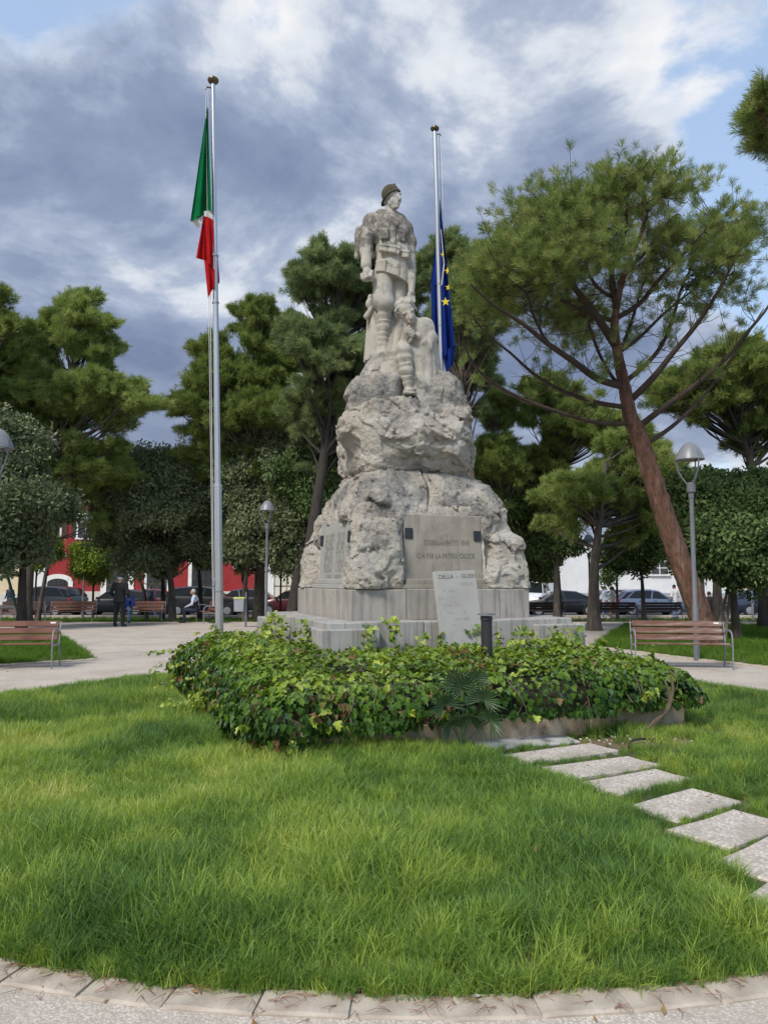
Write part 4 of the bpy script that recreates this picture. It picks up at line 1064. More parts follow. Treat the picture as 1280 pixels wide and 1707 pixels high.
# ================================================================== VEGETATION
def rdirs(n, r=rng):
    v = r.normal(size=(n, 3)); return v / np.linalg.norm(v, axis=1, keepdims=True)
def needle_tuft(n, ln, wd, spread, r):
    """a brush of pine needles growing round +Z from a short twig"""
    V = []; F = []
    V += [(0, 0, -ln * .9), (wd * .9, 0, 0), (-wd * .9, 0, 0)]; F += [(0, 1, 2)]
    for i in range(n):
        t = r.random(); a = r.random() * 2 * math.pi
        th = spread * (0.25 + 0.75 * r.random()); base = np.array([0, 0, -ln * .75 * t * t])
        d = np.array([math.sin(th) * math.cos(a), math.sin(th) * math.sin(a), math.cos(th)]); L_ = ln * (.7 + .4 * r.random())
        sd_ = np.cross(d, rdirs(1, r)[0]); sd_ /= np.linalg.norm(sd_) + 1e-9
        b = len(V); mid = base + d * L_ * .5 + np.array([0, 0, -.04 * L_]) * (1 if r.random() < .5 else 0)
        V += [tuple(base - sd_ * wd * .35), tuple(mid + sd_ * wd * .5), tuple(mid - sd_ * wd * .5), tuple(base + d * L_)]
        F += [(b, b + 1, b + 2), (b + 2, b + 1, b + 3)]
    return V, F, [0] * len(F)
def leaf_spray(n, rad, ln, wd, r):
    """a spray of small folded leaves on a twig"""
    V = [(0, 0, -rad), (wd * .12, 0, rad * .2), (-wd * .12, 0, rad * .2)]; F = [(0, 1, 2)]
    for i in range(n):
        c = rdirs(1, r)[0] * rad * (r.random() ** .5); c[2] *= .7
        d = c / (np.linalg.norm(c) + 1e-6) + rdirs(1, r)[0] * .8 + np.array([0, 0, -.15]); d /= np.linalg.norm(d)
        nn = np.array([0, 0, 1.]) + rdirs(1, r)[0] * .8; s_ = np.cross(d, nn); s_ /= np.linalg.norm(s_) + 1e-9; up = np.cross(s_, d)
        L_ = ln * (.7 + .5 * r.random()); W_ = wd * (.7 + .5 * r.random()); b = len(V)
        V += [tuple(c), tuple(c + d * L_ * .45 + s_ * W_ * .5 + up * W_ * .15), tuple(c + d * L_), tuple(c + d * L_ * .45 - s_ * W_ * .5 + up * W_ * .15)]
        F += [(b, b + 1, b + 2), (b, b + 2, b + 3)]
    return V, F, [0] * len(F)
pr = np.random.default_rng(21)
TUFT_NEAR = [needle_tuft(46, .17, .0085, 1.25, pr) for _ in range(4)]
TUFT_FAR = [needle_tuft(24, .25, .017, 1.15, pr) for _ in range(4)]
SPRAY = [leaf_spray(28, .28, .12, .068, pr) for _ in range(4)]
SPRAY_FAR = [leaf_spray(25, .38, .16, .095, pr) for _ in range(4)]
M['pine_near'] = leafmat('pine_needles_near', [(0.1092, 0.1620, 0.0501), (0.1787, 0.2482, 0.0755), (0.2480, 0.3128, 0.1008), (0.3293, 0.3560, 0.1326)], .30)
M['pine_dark'] = leafmat('pine_needles_dark', [(0.0970, 0.1432, 0.0477), (0.1623, 0.2339, 0.0660), (0.2279, 0.2982, 0.0841), (0.3193, 0.3578, 0.1112)], .28)
M['pine_light'] = leafmat('pine_needles_light', [(0.1394, 0.2049, 0.0608), (0.2220, 0.3074, 0.0881), (0.3051, 0.3791, 0.1154), (0.3778, 0.4200, 0.1599)], .32)
M['pine_blue'] = leafmat('pine_needles_bluish', [(0.1162, 0.1659, 0.0841), (0.1778, 0.2473, 0.1143), (0.2519, 0.3203, 0.1414), (0.3259, 0.3755, 0.1565)], .30)
M['oak'] = leafmat('evergreen_leaves', [(0.0451, 0.0793, 0.0302), (0.0853, 0.1353, 0.0475), (0.1254, 0.1866, 0.0648), (0.1882, 0.2449, 0.0907)], .18, .4, .12)
M['oak_grey'] = leafmat('greyish_leaves', [(0.0853, 0.1120, 0.0562), (0.1380, 0.1726, 0.0864), (0.1882, 0.2216, 0.1123), (0.2509, 0.2799, 0.1512)], .2, .4, .12)
M['oak_light'] = leafmat('light_green_leaves', [(0.0878, 0.1633, 0.0302), (0.1556, 0.2566, 0.0432), (0.2383, 0.3383, 0.0605), (0.3763, 0.4199, 0.0756)], .3, .4, .12)
M['bark_red'] = mat('red_pine_bark', [(0.070, 0.038, 0.027), (0.125, 0.063, 0.042), (0.175, 0.090, 0.060), (0.20, 0.15, 0.115)], 3.2, .95, .9, 9, stretch=(2.2, 2.2, .55), second=((0.055, 0.038, 0.030), 7, .52, .66), bdist=.05)
M['bark'] = mat('grey_brown_bark', [(0.055, 0.045, 0.036), (0.10, 0.082, 0.066), (0.15, 0.125, 0.10)], 5, .95, .8, 12, stretch=(2, 2, .5), bdist=.04)
M['bark_dark'] = mat('dark_bark', [(0.028, 0.024, 0.020), (0.055, 0.047, 0.040)], 5, .95, .6, 12, stretch=(2, 2, .5))
M['branch'] = mat('dark_branch', [(0.040, 0.030, 0.023), (0.075, 0.052, 0.038)], 4, .95, .4, 14)

def bez(a, b, c, d, n):
    return [a * (1 - t) ** 3 + b * 3 * t * (1 - t) ** 2 + c * 3 * t * t * (1 - t) + d * t ** 3 for t in [i / n for i in range(n + 1)]]
def smooth_path(pts, n):
    pts = [Vector(p) for p in pts]; out = []
    for i in range(len(pts) - 1):
        p0 = pts[max(i - 1, 0)]; p1 = pts[i]; p2 = pts[i + 1]; p3 = pts[min(i + 2, len(pts) - 1)]
        for j in range(n):
            t = j / n
            out.append(.5 * ((2 * p1) + (p2 - p0) * t + (2 * p0 - 5 * p1 + 4 * p2 - p3) * t * t + (3 * p1 - p0 - 3 * p2 + p3) * t ** 3))
    return out + [pts[-1]]
def trunk_mesh(mb, pts, r0, r1, n=14, flare=.35, rough=.06, m=0, seg=5):
    q = smooth_path(pts, seg); k = len(q)
    sdv = random.random() * 50
    rad = [(r0 + (r1 - r0) * (i / (k - 1)) ** .8) * (1 + flare * math.exp(-i / (k * .06))) for i in range(k)]
    def fn(i, j, a):
        v = math.sin(a * 5 + sdv + i * .15) * .4 + math.sin(a * 9 + 2 * sdv - i * .3) * .35 + random.uniform(-.6, .6) * .6
        return 1 + rough * v + (.10 * math.sin(a * 4 + sdv) * math.exp(-i / (k * .07)))
    mb.tube(q, rad, n, m, fn=fn); return q, rad
def crown_points(lobes, tot, up=0.25, under=.35, K=8, spread=.15):
    """lobes: list of (centre, radii, outward); foliage grows on side twigs that fan out from the inner end of every lobe"""
    vol = np.array([l[1][0] * l[1][1] + l[1][1] * l[1][2] for l in lobes]); cnt = np.maximum((vol / vol.sum() * tot).astype(int), 8)
    PT = []; DR = []; TW = []
    for (c, r, o), n in zip(lobes, cnt):
        r = np.array(r); rm = r.mean(); o = np.array(o); st = np.array(c) - o * r * .55
        d = rdirs(K * 3) + o * .55 + np.array([0, 0, .18]); d /= np.linalg.norm(d, axis=1, keepdims=True)
        d = d[(d[:, 2] > -.35) | (rng.random(len(d)) < under)][:K]
        e = np.array(c) + d * r * (.72 + .48 * rng.random((len(d), 1)))
        k = rng.integers(0, len(e), n); t = (.22 + .78 * rng.random(n) ** .75)[:, None]
        ax = e[k] - st; pos = st + ax * t + rng.normal(size=(n, 3)) * (spread * rm * (1.25 - .65 * t)) * np.array([1, 1, .75])
        axn = ax / (np.linalg.norm(ax, axis=1, keepdims=True) + 1e-6)
        PT.append(pos); DR.append(axn * .75 + np.array([0, 0, up]) + .38 * rdirs(n)); TW.append((st, e))
    return np.concatenate(PT), np.concatenate(DR), TW
def make_tree(name, label, base, trunk, r0, r1, crowns, tufts, protos, leaf, bark, nl=26, lobe=(.28, .5), flat=.75, up=.3, scale=(.8, 1.25), under=.35, seed=1, group=None, limbs=True, twigs=2, cat='tree', fine=False):
    """crowns: list of (centre, radii) big volumes, broken up into many lobes"""
    r = np.random.default_rng(seed); random.seed(seed)
    base = Vector(base); t = thing(name, label, cat, base, 0, group)
    mb = MB(); q, rad = trunk_mesh(mb, [Vector(p) - base for p in trunk], r0, r1)
    vols = [c[1][0] * c[1][1] * c[1][2] for c in crowns]; lobes = []
    for (c, rr), v in zip(crowns, vols):
        n = max(5, round(2.0 * nl * (v / sum(vols)) ** .7)); c = np.array(c) - np.array(base); rr = np.array(rr)
        for i in range(n):
            d = rdirs(1, r)[0]; d[2] = abs(d[2]) * .9 if r.random() < .72 else d[2]
            k = .42 + .54 * r.random() ** .6; s = .98 * (lobe[0] + (lobe[1] - lobe[0]) * r.random())
            m_ = rr.min() * .5 + rr.mean() * .5
            lobes.append((c + d * rr * k, np.array([m_ * s * (.9 + .4 * r.random()), m_ * s * (.9 + .4 * r.random()), m_ * s * flat]), d))
        lobes.append((c, rr * .62, np.array([0, 0, 1.])))
    if limbs:
        for c, rr, od in lobes:
            c = Vector(c)
            # limb leaves the trunk somewhat below its lobe
            cand = [i for i, p in enumerate(q) if p.z < c.z - .15 * abs(c.z - q[0].z) and p.z > q[0].z + (q[-1].z - q[0].z) * .35] or [len(q) - 1]
            i = min(cand, key=lambda j: (q[j] - c).length + .4 * random.random()); a = q[i]; d = c - a; ln = d.length
            mid = a + d * .5 + Vector((random.uniform(-.12, .12) * ln, random.uniform(-.12, .12) * ln, -.10 * ln))
            R0 = min(rad[i] * .55, .02 + .022 * ln)
            pts = bez(a, a + (mid - a) * .7, mid + (c - mid) * .3, c, 6)
            mb.tube(pts, [R0 * (1 - .8 * j / 6) for j in range(7)], 6)
            for _ in range(twigs):
                dd = Vector(rdirs(1, r)[0]); dd.z = abs(dd.z); e = c + Vector((dd.x * rr[0], dd.y * rr[1], dd.z * rr[2])) * .85
                s0 = pts[random.randint(3, 5)]; mm = s0 + (e - s0) * .5 + Vector((0, 0, -.05 * ln))
                mb.tube([s0, mm, e], [R0 * .35, R0 * .22, R0 * .08], 4)
    PT, DR, TW = crown_points(lobes, int(tufts * (2.35 if fine else 1.35)), up, under, 9 if fine else 11, .19 if fine else .24)
    for st, e in TW:
        for q_ in e[::2]: mb.tube([st, (st + q_) / 2 - np.array([0, 0, .04]), q_], [.022, .014, .006], 3, cap=False)
    mb.obj('trunk', [bark], t, smooth=True, auto=80)
    n = len(PT)
    scatter('crown', protos, [leaf], PT, dir_rot(DR), scale[0] + (scale[1] - scale[0]) * rng.random(n), parent=t)
    return t
def PX(px, py, Y): return np.array(P(px, py, Y))
def ppm(Y): return FPX / Y
def crown_px(x0, x1, y0, y1, Y, depth=.9):
    c = PX((x0 + x1) / 2, (y0 + y1) / 2, Y); a = PX(x0, (y0 + y1) / 2, Y); b = PX((x0 + x1) / 2, y0, Y)
    rx = c[0] - a[0]; rz = b[2] - c[2]; return (c, (rx, max(rx * depth, rz * .5), rz))

# ---- the big leaning umbrella pine on the right
def big_pine():
    Y0 = 18.0; random.seed(5); r = np.random.default_rng(5)
    Zm = lambda zx, zy, dy=0.0: Vector(P(760 + zx * .40625, 230 + zy * .40625, Y0 + dy))
    b = G(1183, 1082); base = Vector((b.x, b.y, 0))
    t = thing('umbrella_pine', 'big leaning umbrella pine with bare red-brown trunk and open spreading crown', 'tree', base)
    mb = MB()
    lower = [base + Vector((.05, 0, -.12)), Vector(P(1168, 1030, Y0)), Vector(P(1128, 920, Y0)), Vector(P(1088, 800, Y0)), Vector(P(1062, 720, Y0)), Zm(715, 1150), Zm(690, 1020), Zm(665, 900), Zm(650, 780), Zm(660, 680), Zm(690, 560, -.2), Zm(740, 440, -.3), Zm(775, 360, -.3)]
    q = smooth_path([p - base for p in lower], 8); k = len(q)
    rad = [];
    for i in range(k):
        f = i / (k - 1); rr = .280 - .110 * min(f / .42, 1) - (.145 * max(0, (f - .42) / .58) ** .8)
        rad.append(max(rr, .02) * (1 + .30 * math.exp(-i / 3.0)))
    # bark plates: long ridges broken by cracks
    q2 = []; r2 = []
    for i in range(k - 1):
        for j in range(4): q2.append(q[i].lerp(q[i + 1], j / 4)); r2.append(rad[i] + (rad[i + 1] - rad[i]) * j / 4)
    ii, jj = np.meshgrid(np.arange(len(q2)), np.arange(40), indexing='ij'); aa = 2 * math.pi * jj / 40
    f1, f2 = worley(np.cos(aa) * 5.5 + 19, np.sin(aa) * 5.5 + 19, ii * .125 + 3); g1, g2 = worley(np.cos(aa) * 11 + 9, np.sin(aa) * 11 + 9, ii * .33 + 13)
    PL = 1 + .10 * np.minimum(f2 - f1, .3) / .3 + .04 * np.minimum(g2 - g1, .3) / .3 - .07
    plate = lambda i, j, a: PL[i, j]
    mb.tube(q2, r2, 40, 0, fn=plate)
    mb.obj('trunk', [M['bark_red']], t, smooth=True, auto=60)
    lb = MB(); tips = []
    limbs = [  # photograph polylines, radius, how far they run towards (-) or away (+)
        ([(640, 860), (600, 790), (540, 690), (490, 620), (450, 540), (400, 420), (380, 330)], .115, -1.2),
        ([(660, 1030), (560, 995), (470, 920), (370, 840), (270, 760), (160, 690), (60, 600)], .10, -1.6),
        ([(690, 1115), (560, 1090), (430, 1040), (320, 970), (220, 880), (120, 800), (40, 690)], .065, 1.5),
        ([(695, 1195), (560, 1185), (400, 1130), (250, 1060), (120, 980), (50, 890), (20, 780)], .06, -2.2),
        ([(735, 1085), (830, 980), (900, 880), (990, 760), (1080, 620), (1130, 520), (1190, 400)], .085, -1.4),
        ([(760, 1185), (880, 1090), (1000, 1000), (1120, 890), (1200, 790), (1280, 690), (1340, 560)], .08, -.6),
        ([(785, 1260), (900, 1180), (1010, 1070), (1090, 960), (1180, 830), (1260, 700)], .06, 1.6),
        ([(710, 1000), (800, 920), (860, 830), (900, 700), (930, 600), (990, 480), (1030, 360)], .065, 1.8),
        ([(680, 740), (770, 680), (850, 570), (920, 490), (1000, 400), (1060, 290)], .07, -1.2),
        ([(690, 880), (770, 815), (860, 720), (950, 640), (1060, 560), (1130, 430)], .05, 2.4),
        ([(625, 690), (610, 520), (600, 400), (590, 260), (570, 180)], .07, .8),
        ([(540, 690), (470, 600), (380, 490), (300, 400), (220, 340)], .06, 1.0),
        ([(650, 750), (560, 720), (460, 680), (350, 620), (260, 520), (170, 430)], .06, 2.0),
        ([(660, 1060), (600, 960), (560, 850), (530, 720), (480, 580), (430, 460)], .055, 2.6),
        ([(655, 660), (570, 600), (520, 480), (480, 360), (460, 260)], .05, -2.2),
        ([(690, 560), (780, 470), (840, 380), (900, 260), (920, 170)], .055, .9),
        ([(660, 700), (640, 560), (690, 420), (700, 260), (690, 150)], .06, -2.4),
        ([(670, 900), (720, 760), (760, 620), (800, 480), (820, 330)], .05, 2.6),
        ([(740, 440), (770, 330), (780, 220), (770, 120)], .05, .2),
        ([(350, 840), (300, 720), (280, 640), (200, 560), (130, 450)], .04, -1.9)]
    paths = []
    for pl, R0, dz in limbs:
        n = len(pl); pts = [Zm(x, max(y, 290 + abs(x - 640) * .10), dz * (i / (n - 1)) ** 1.1) - base for i, (x, y) in enumerate(pl)]
        near = min([v_ for v_ in q] + [v_ for pq, _ in paths for v_ in pq], key=lambda v_: math.hypot(v_.x - pts[0].x, v_.z - pts[0].z) + .05 * abs(v_.y - pts[0].y))
        sh_ = near - pts[0]; pts = [v_ + Vector((sh_.x, sh_.y, sh_.z)) * max(0, 1 - i / 3) for i, v_ in enumerate(pts)]
        qq = smooth_path(pts, 4); kk = len(qq)
        lb.tube(qq, [R0 * (1 - .78 * i / (kk - 1)) for i in range(kk)], 8); paths.append((qq, R0))
    # crown shell: an umbrella dome; every tuft group hangs on a twig from the nearest limb
    cc = Zm(640, 720) - base; rx = (Zm(1290, 720) - Zm(0, 720)).x / 2; rz = (Zm(640, 70) - Zm(640, 720)).z * .86; rx *= .97; cc = cc + Vector((.12, 0, 0))
    clumps = []
    for i in range(430):
        d = Vector(rdirs(1, r)[0]); d.z = abs(d.z)
        if d.z < .06: continue
        f = .70 + .30 * r.random() ** .6
        p = cc + Vector((d.x * rx, d.y * rx * .85, d.z * rz)) * f
        nn = vnoise(np.array([p.x * .8 + 40]), np.array([p.y * .8 + 40]), np.array([p.z * .8]))[0]
        if nn < (.42 if d.x < .1 else .56): continue
        if d.z < .22 and d.x > 0 and r.random() < .6: continue
        clumps.append((p, d))
    allp = [(p, R0 * (1 - .7 * i / len(qq))) for qq, R0 in paths for i, p in enumerate(qq) if i > len(qq) * .35]
    PT = []; DR = []
    for p, d in clumps:
        a, R0 = min(allp, key=lambda z: (z[0] - p).length_squared + (1.0 if z[0].z > p.z else 0))
        mid = a.lerp(p, .5) + Vector((0, 0, -.10 * (p - a).length)) + Vector(rdirs(1, r)[0]) * .12
        lb.tube(smooth_path([a, mid, p], 3), [min(R0 * .5, .022) * (1 - .75 * j / 6) for j in range(7)], 5)
        s = .40 + .34 * r.random(); ng = int(15 + 12 * r.random())
        off = r.normal(size=(ng, 3)) * np.array([s, s, s * .5]) * .62
        pts = np.array(p) + off; PT.append(pts)
        o2 = off / (np.linalg.norm(off, axis=1, keepdims=True) + 1e-6)
        DR.append(o2 * .5 + np.array([d.x, d.y, d.z]) * .5 + np.array([0, 0, .7]) + .35 * rdirs(ng, r))
        for _ in range(6):
            e = Vector(pts[int(r.integers(ng))]); lb.tube([mid.lerp(p, .7), mid.lerp(p, .7).lerp(e, .6) + Vector((0, 0, -.03)), e], [.010, .007, .004], 3, cap=False)
    # bare fine twigs below the crown
    for _ in range(420):
        qq, R0 = paths[int(r.integers(len(paths)))]; i = int(len(qq) * (.15 + .45 * r.random())); a = qq[min(i, len(qq) - 1)]
        d = Vector(rdirs(1, r)[0]); d.z = abs(d.z) * .7 + .05; d.normalize(); ln = .5 + 1.0 * r.random()
        e1 = a + d * ln * .5 + Vector((0, 0, -.05)); e2 = a + d * ln + Vector(rdirs(1, r)[0]) * .15 + Vector((0, 0, .12))
        lb.tube([a, e1, e2], [.011, .007, .003], 3, cap=False)
        if r.random() < .35:
            ng = 5; PT.append(np.array(e2) + r.normal(size=(ng, 3)) * .09); DR.append(rdirs(ng, r) * .6 + np.array([0, 0, .8]))
    lb.obj('branches', [M['branch']], t, smooth=True, auto=80)
    PT = np.concatenate(PT); DR = np.concatenate(DR)
    scatter('crown', TUFT_NEAR, [M['pine_near']], PT, dir_rot(DR), .8 + .5 * r.random(len(PT)), parent=t)
big_pine()

def pine(name_label, trunk, r0, crowns, tufts, leaf='pine_dark', seed=1, nl=30, bark='bark', lobe=(.26, .46), protos=None, scale=(.75, 1.25), r1=.05, flat=.7, group='pines behind the memorial', under=.35):
    base = trunk[0]
    return make_tree('pine_tree', name_label, base, trunk, r0, r1, crowns, tufts, protos or TUFT_FAR, M[leaf], M[bark], nl, lobe, flat, .35, scale, under, seed, group, fine=True)
def oak(name_label, trunk, r0, crowns, tufts, leaf='oak', seed=1, nl=26, bark='bark_dark', lobe=(.28, .48), protos=None, scale=(.7, 1.2), group='evergreen trees along the street', under=.8, r1=.04, up=.1):
    return make_tree('broadleaf_tree', name_label, trunk[0], trunk, r0, r1, crowns, tufts, protos or SPRAY_FAR, M[leaf], M[bark], nl, lobe, .85, up, scale, under, seed, group)
def tk(*p):     # trunk polyline from (px, py or None for the ground, depth)
    return [Vector(GX(px, Y)) + Vector((0, 0, -.1)) if py is None else Vector(P(px, py, Y)) for px, py, Y in p]
# left group
pine('tall feathery pine left of the flag, its top reaching above the others there', tk((46, None, 29), (60, 860, 29), (110, 700, 29), (130, 520, 29)), .20,
     [crown_px(62, 192, 478, 640, 29), crown_px(95, 252, 600, 790, 29), crown_px(-10, 140, 570, 820, 29), crown_px(60, 200, 700, 880, 29.5), crown_px(110, 215, 540, 680, 29), crown_px(30, 120, 500, 640, 29.5)], 8600, 'pine_light', 11, 34)
pine('pine at the left edge of the picture, cut by the frame', tk((-30, None, 27), (-28, 800, 27), (-20, 600, 27), (-10, 500, 27)), .22,
     [crown_px(-120, 60, 480, 700, 27), crown_px(-110, 40, 600, 820, 27.5)], 3600, 'pine_dark', 12, 26)
pine('pine with yellowish low boughs behind the left bench lamp', tk((64, None, 31), (90, 900, 31), (140, 780, 31)), .09,
     [crown_px(60, 215, 740, 900, 31)], 2600, 'pine_light', 13, 20)
# behind the monument, left
pine('dark dense pine right of the flagpole with a ragged left side', tk((432, None, 33.5), (436, 850, 32), (430, 700, 31), (425, 520, 31)), .25,
     [crown_px(375, 480, 487, 640, 31), crown_px(318, 470, 550, 760, 31), crown_px(283, 420, 635, 750, 31), crown_px(380, 540, 590, 800, 31), crown_px(300, 430, 700, 840, 31.5), crown_px(420, 520, 520, 680, 31.5), crown_px(310, 400, 560, 680, 31)], 10400, 'pine_dark', 14, 40)
pine('tall light green pine directly behind the carved soldiers', tk((512, None, 27.5), (520, 900, 27.5), (545, 720, 27.5), (560, 500, 27.5)), .36,
     [crown_px(478, 610, 400, 560, 27), crown_px(468, 600, 490, 700, 27), crown_px(560, 700, 420, 620, 28), crown_px(520, 660, 560, 780, 28), crown_px(470, 590, 620, 800, 28), crown_px(500, 580, 405, 500, 27.5), crown_px(590, 690, 390, 500, 28)], 10600, 'pine_blue', 15, 44, bark='bark_dark')
pine('rounded pine behind the blue flag and the pole', tk((800, None, 27), (790, 850, 27), (770, 650, 27), (760, 470, 27)), .24,
     [crown_px(690, 800, 385, 520, 27), crown_px(745, 845, 400, 600, 26), crown_px(700, 810, 480, 660, 27), crown_px(740, 830, 560, 700, 28)], 5600, 'pine_blue', 16, 34)
# right
pine('umbrella pine far right behind the tall lamp', tk((1275, None, 25), (1268, 850, 25), (1240, 740, 25), (1200, 650, 25)), .24,
     [crown_px(1085, 1230, 600, 740, 25), crown_px(1150, 1330, 562, 720, 25), crown_px(1190, 1340, 640, 780, 26)], 5200, 'pine_dark', 17, 30, bark='bark_dark', lobe=(.3, .5), under=.1)
pine('loose pine seen below the big crown, sky showing through it', tk((927, None, 31), (925, 850, 31), (918, 700, 30), (920, 630, 30)), .13,
     [crown_px(850, 975, 622, 740, 30), crown_px(890, 1045, 660, 790, 30), crown_px(850, 960, 720, 850, 30.5)], 4200, 'pine_dark', 18, 24, lobe=(.24, .4))
pine('yellow-green pine with grey trunk left of the leaning one', tk((988, None, 24.5), (990, 950, 24.5), (1000, 860, 24.5), (1010, 770, 24.5)), .22,
     [crown_px(885, 1030, 770, 900, 25), crown_px(985, 1115, 700, 900, 25.5), crown_px(1020, 1130, 760, 940, 26)], 5200, 'pine_light', 19, 34)
pine('small dark pine just right of the rocks', tk((836, None, 29), (836, 900, 29), (830, 760, 29)), .2,
     [crown_px(765, 880, 720, 860, 29), crown_px(790, 860, 640, 760, 30)], 3200, 'pine_dark', 20, 24)
# overhanging pine whose trunk stands out of the frame at the right
pine('pine bough hanging into the top right corner of the picture', [Vector((9.9, 13.2, -.1)), Vector((9.8, 13.2, 4)), Vector((9.6, 13.3, 7.5)), Vector((9.3, 13.4, 9.5))], .26,
     [(PX(1320, 215, 13.3), (1.0, 1.1, 1.05)), (PX(1400, 180, 13.3), (1.3, 1.5, 1.2))], 1500, 'pine_near', 22, 22, protos=TUFT_NEAR, scale=(.9, 1.5), bark='bark_red', group=None)
# broadleaf evergreens
oak('leafy evergreen at the left edge with a pale-edged canopy over the benches', tk((38, None, 25), (38, 960, 25), (40, 900, 25), (30, 800, 25)), .17,
    [crown_px(-60, 60, 690, 850, 25), crown_px(-40, 100, 780, 940, 25), crown_px(-80, 30, 820, 960, 24)], 4600, 'oak_grey', 31, 34, bark='bark_dark')
oak('round dark evergreen between the left pine and the flagpole', tk((288, None, 33), (286, 980, 33), (275, 900, 33), (270, 840, 33)), .2,
    [crown_px(178, 365, 765, 960, 33), crown_px(230, 330, 745, 860, 33), crown_px(170, 260, 830, 960, 33)], 6000, 'oak_grey', 32, 36, bark='bark')
oak('wide dark evergreen behind the small lamp left of the memorial', tk((410, None, 32), (408, 990, 32), (415, 930, 32), (430, 850, 32)), .14,
    [crown_px(355, 490, 700, 940, 32), crown_px(440, 580, 690, 900, 31), crown_px(380, 520, 820, 960, 31)], 7200, 'oak_grey', 33, 38, bark='bark')
oak('dark evergreen with leaning black trunk beside the memorial steps', tk((487, None, 30), (500, 940, 30), (520, 860, 30), (530, 760, 30)), .3,
    [crown_px(470, 600, 720, 900, 30), crown_px(500, 590, 780, 950, 30)], 3600, 'oak', 34, 24)
oak('black-green evergreen right of the memorial with foliage down to the cars', tk((930, None, 33), (930, 980, 33), (925, 930, 33), (900, 850, 33)), .17,
    [crown_px(790, 935, 760, 950, 32), crown_px(850, 960, 860, 975, 32), crown_px(770, 860, 840, 990, 33)], 6200, 'oak', 35, 34)
oak('small evergreen between the grey trunk and the leaning pine', tk((1072, None, 34), (1070, 975, 34), (1066, 930, 34)), .12,
    [crown_px(1020, 1118, 880, 965, 34), crown_px(1035, 1110, 830, 930, 34)], 2600, 'oak', 36, 20)
oak('round dense dark green evergreen beside the right lamp post', tk((1226, None, 20.3), (1222, 1000, 20.3), (1218, 940, 20.3), (1215, 860, 20.3)), .13,
    [crown_px(1120, 1260, 790, 940, 20.5), crown_px(1180, 1330, 790, 950, 20.5), crown_px(1130, 1300, 870, 985, 20)], 7800, 'oak', 37, 44, protos=SPRAY, bark='bark', scale=(.8, 1.3), group=None)
oak('evergreen with thick grey trunk behind the staked tree', tk((1196, None, 31), (1194, 960, 31), (1196, 880, 31)), .27,
    [crown_px(1120, 1250, 800, 950, 31)], 2600, 'oak', 38, 20, bark='bark')
oak('small street tree in front of the white building', tk((1028, None, 38), (1028, 985, 38), (1027, 955, 38)), .08,
    [crown_px(993, 1064, 900, 975, 38)], 900, 'oak', 39, 16, scale=(.6, .9), group='small street trees')
oak('thin street tree in front of the arched red doorway', tk((156, None, 38), (156, 985, 38), (158, 950, 38)), .07,
    [crown_px(122, 200, 900, 968, 38)], 900, 'oak_light', 40, 16, scale=(.6, .9), group='small street trees')
oak('thin crooked street tree beside the shop sign', tk((411, None, 33), (411, 985, 33), (405, 962, 33), (422, 940, 33)), .10,
    [crown_px(380, 450, 880, 955, 33)], 1200, 'oak', 41, 16, scale=(.6, .9), group='small street trees')
oak('slim young tree before the pale house', tk((468, None, 36), (468, 985, 36), (469, 940, 36)), .05,
    [crown_px(447, 497, 895, 965, 36)], 520, 'oak_light', 42, 14, scale=(.5, .8), group='small street trees')
oak('dark street tree near the seated men', tk((334, None, 36), (334, 985, 36), (330, 930, 36)), .19,
    [crown_px(290, 390, 840, 955, 36)], 2400, 'oak', 43, 18)
oak('slanting young tree behind the occupied bench', tk((246, None, 36), (240, 985, 36), (228, 955, 36), (232, 930, 36)), .10,
    [crown_px(200, 290, 870, 965, 36)], 1600, 'oak_light', 44, 16, scale=(.6, .9))
oak('shaded tree behind the left benches', tk((272, None, 37), (272, 980, 37), (270, 930, 37)), .16,
    [crown_px(230, 320, 860, 960, 37)], 1800, 'oak', 45, 16)
oak('leafy shrub-like tree left of the red facade', tk((62, None, 37), (60, 985, 37), (62, 950, 37)), .06,
    [crown_px(35, 100, 870, 985, 37)], 1200, 'oak_light', 46, 14, scale=(.6, .9))
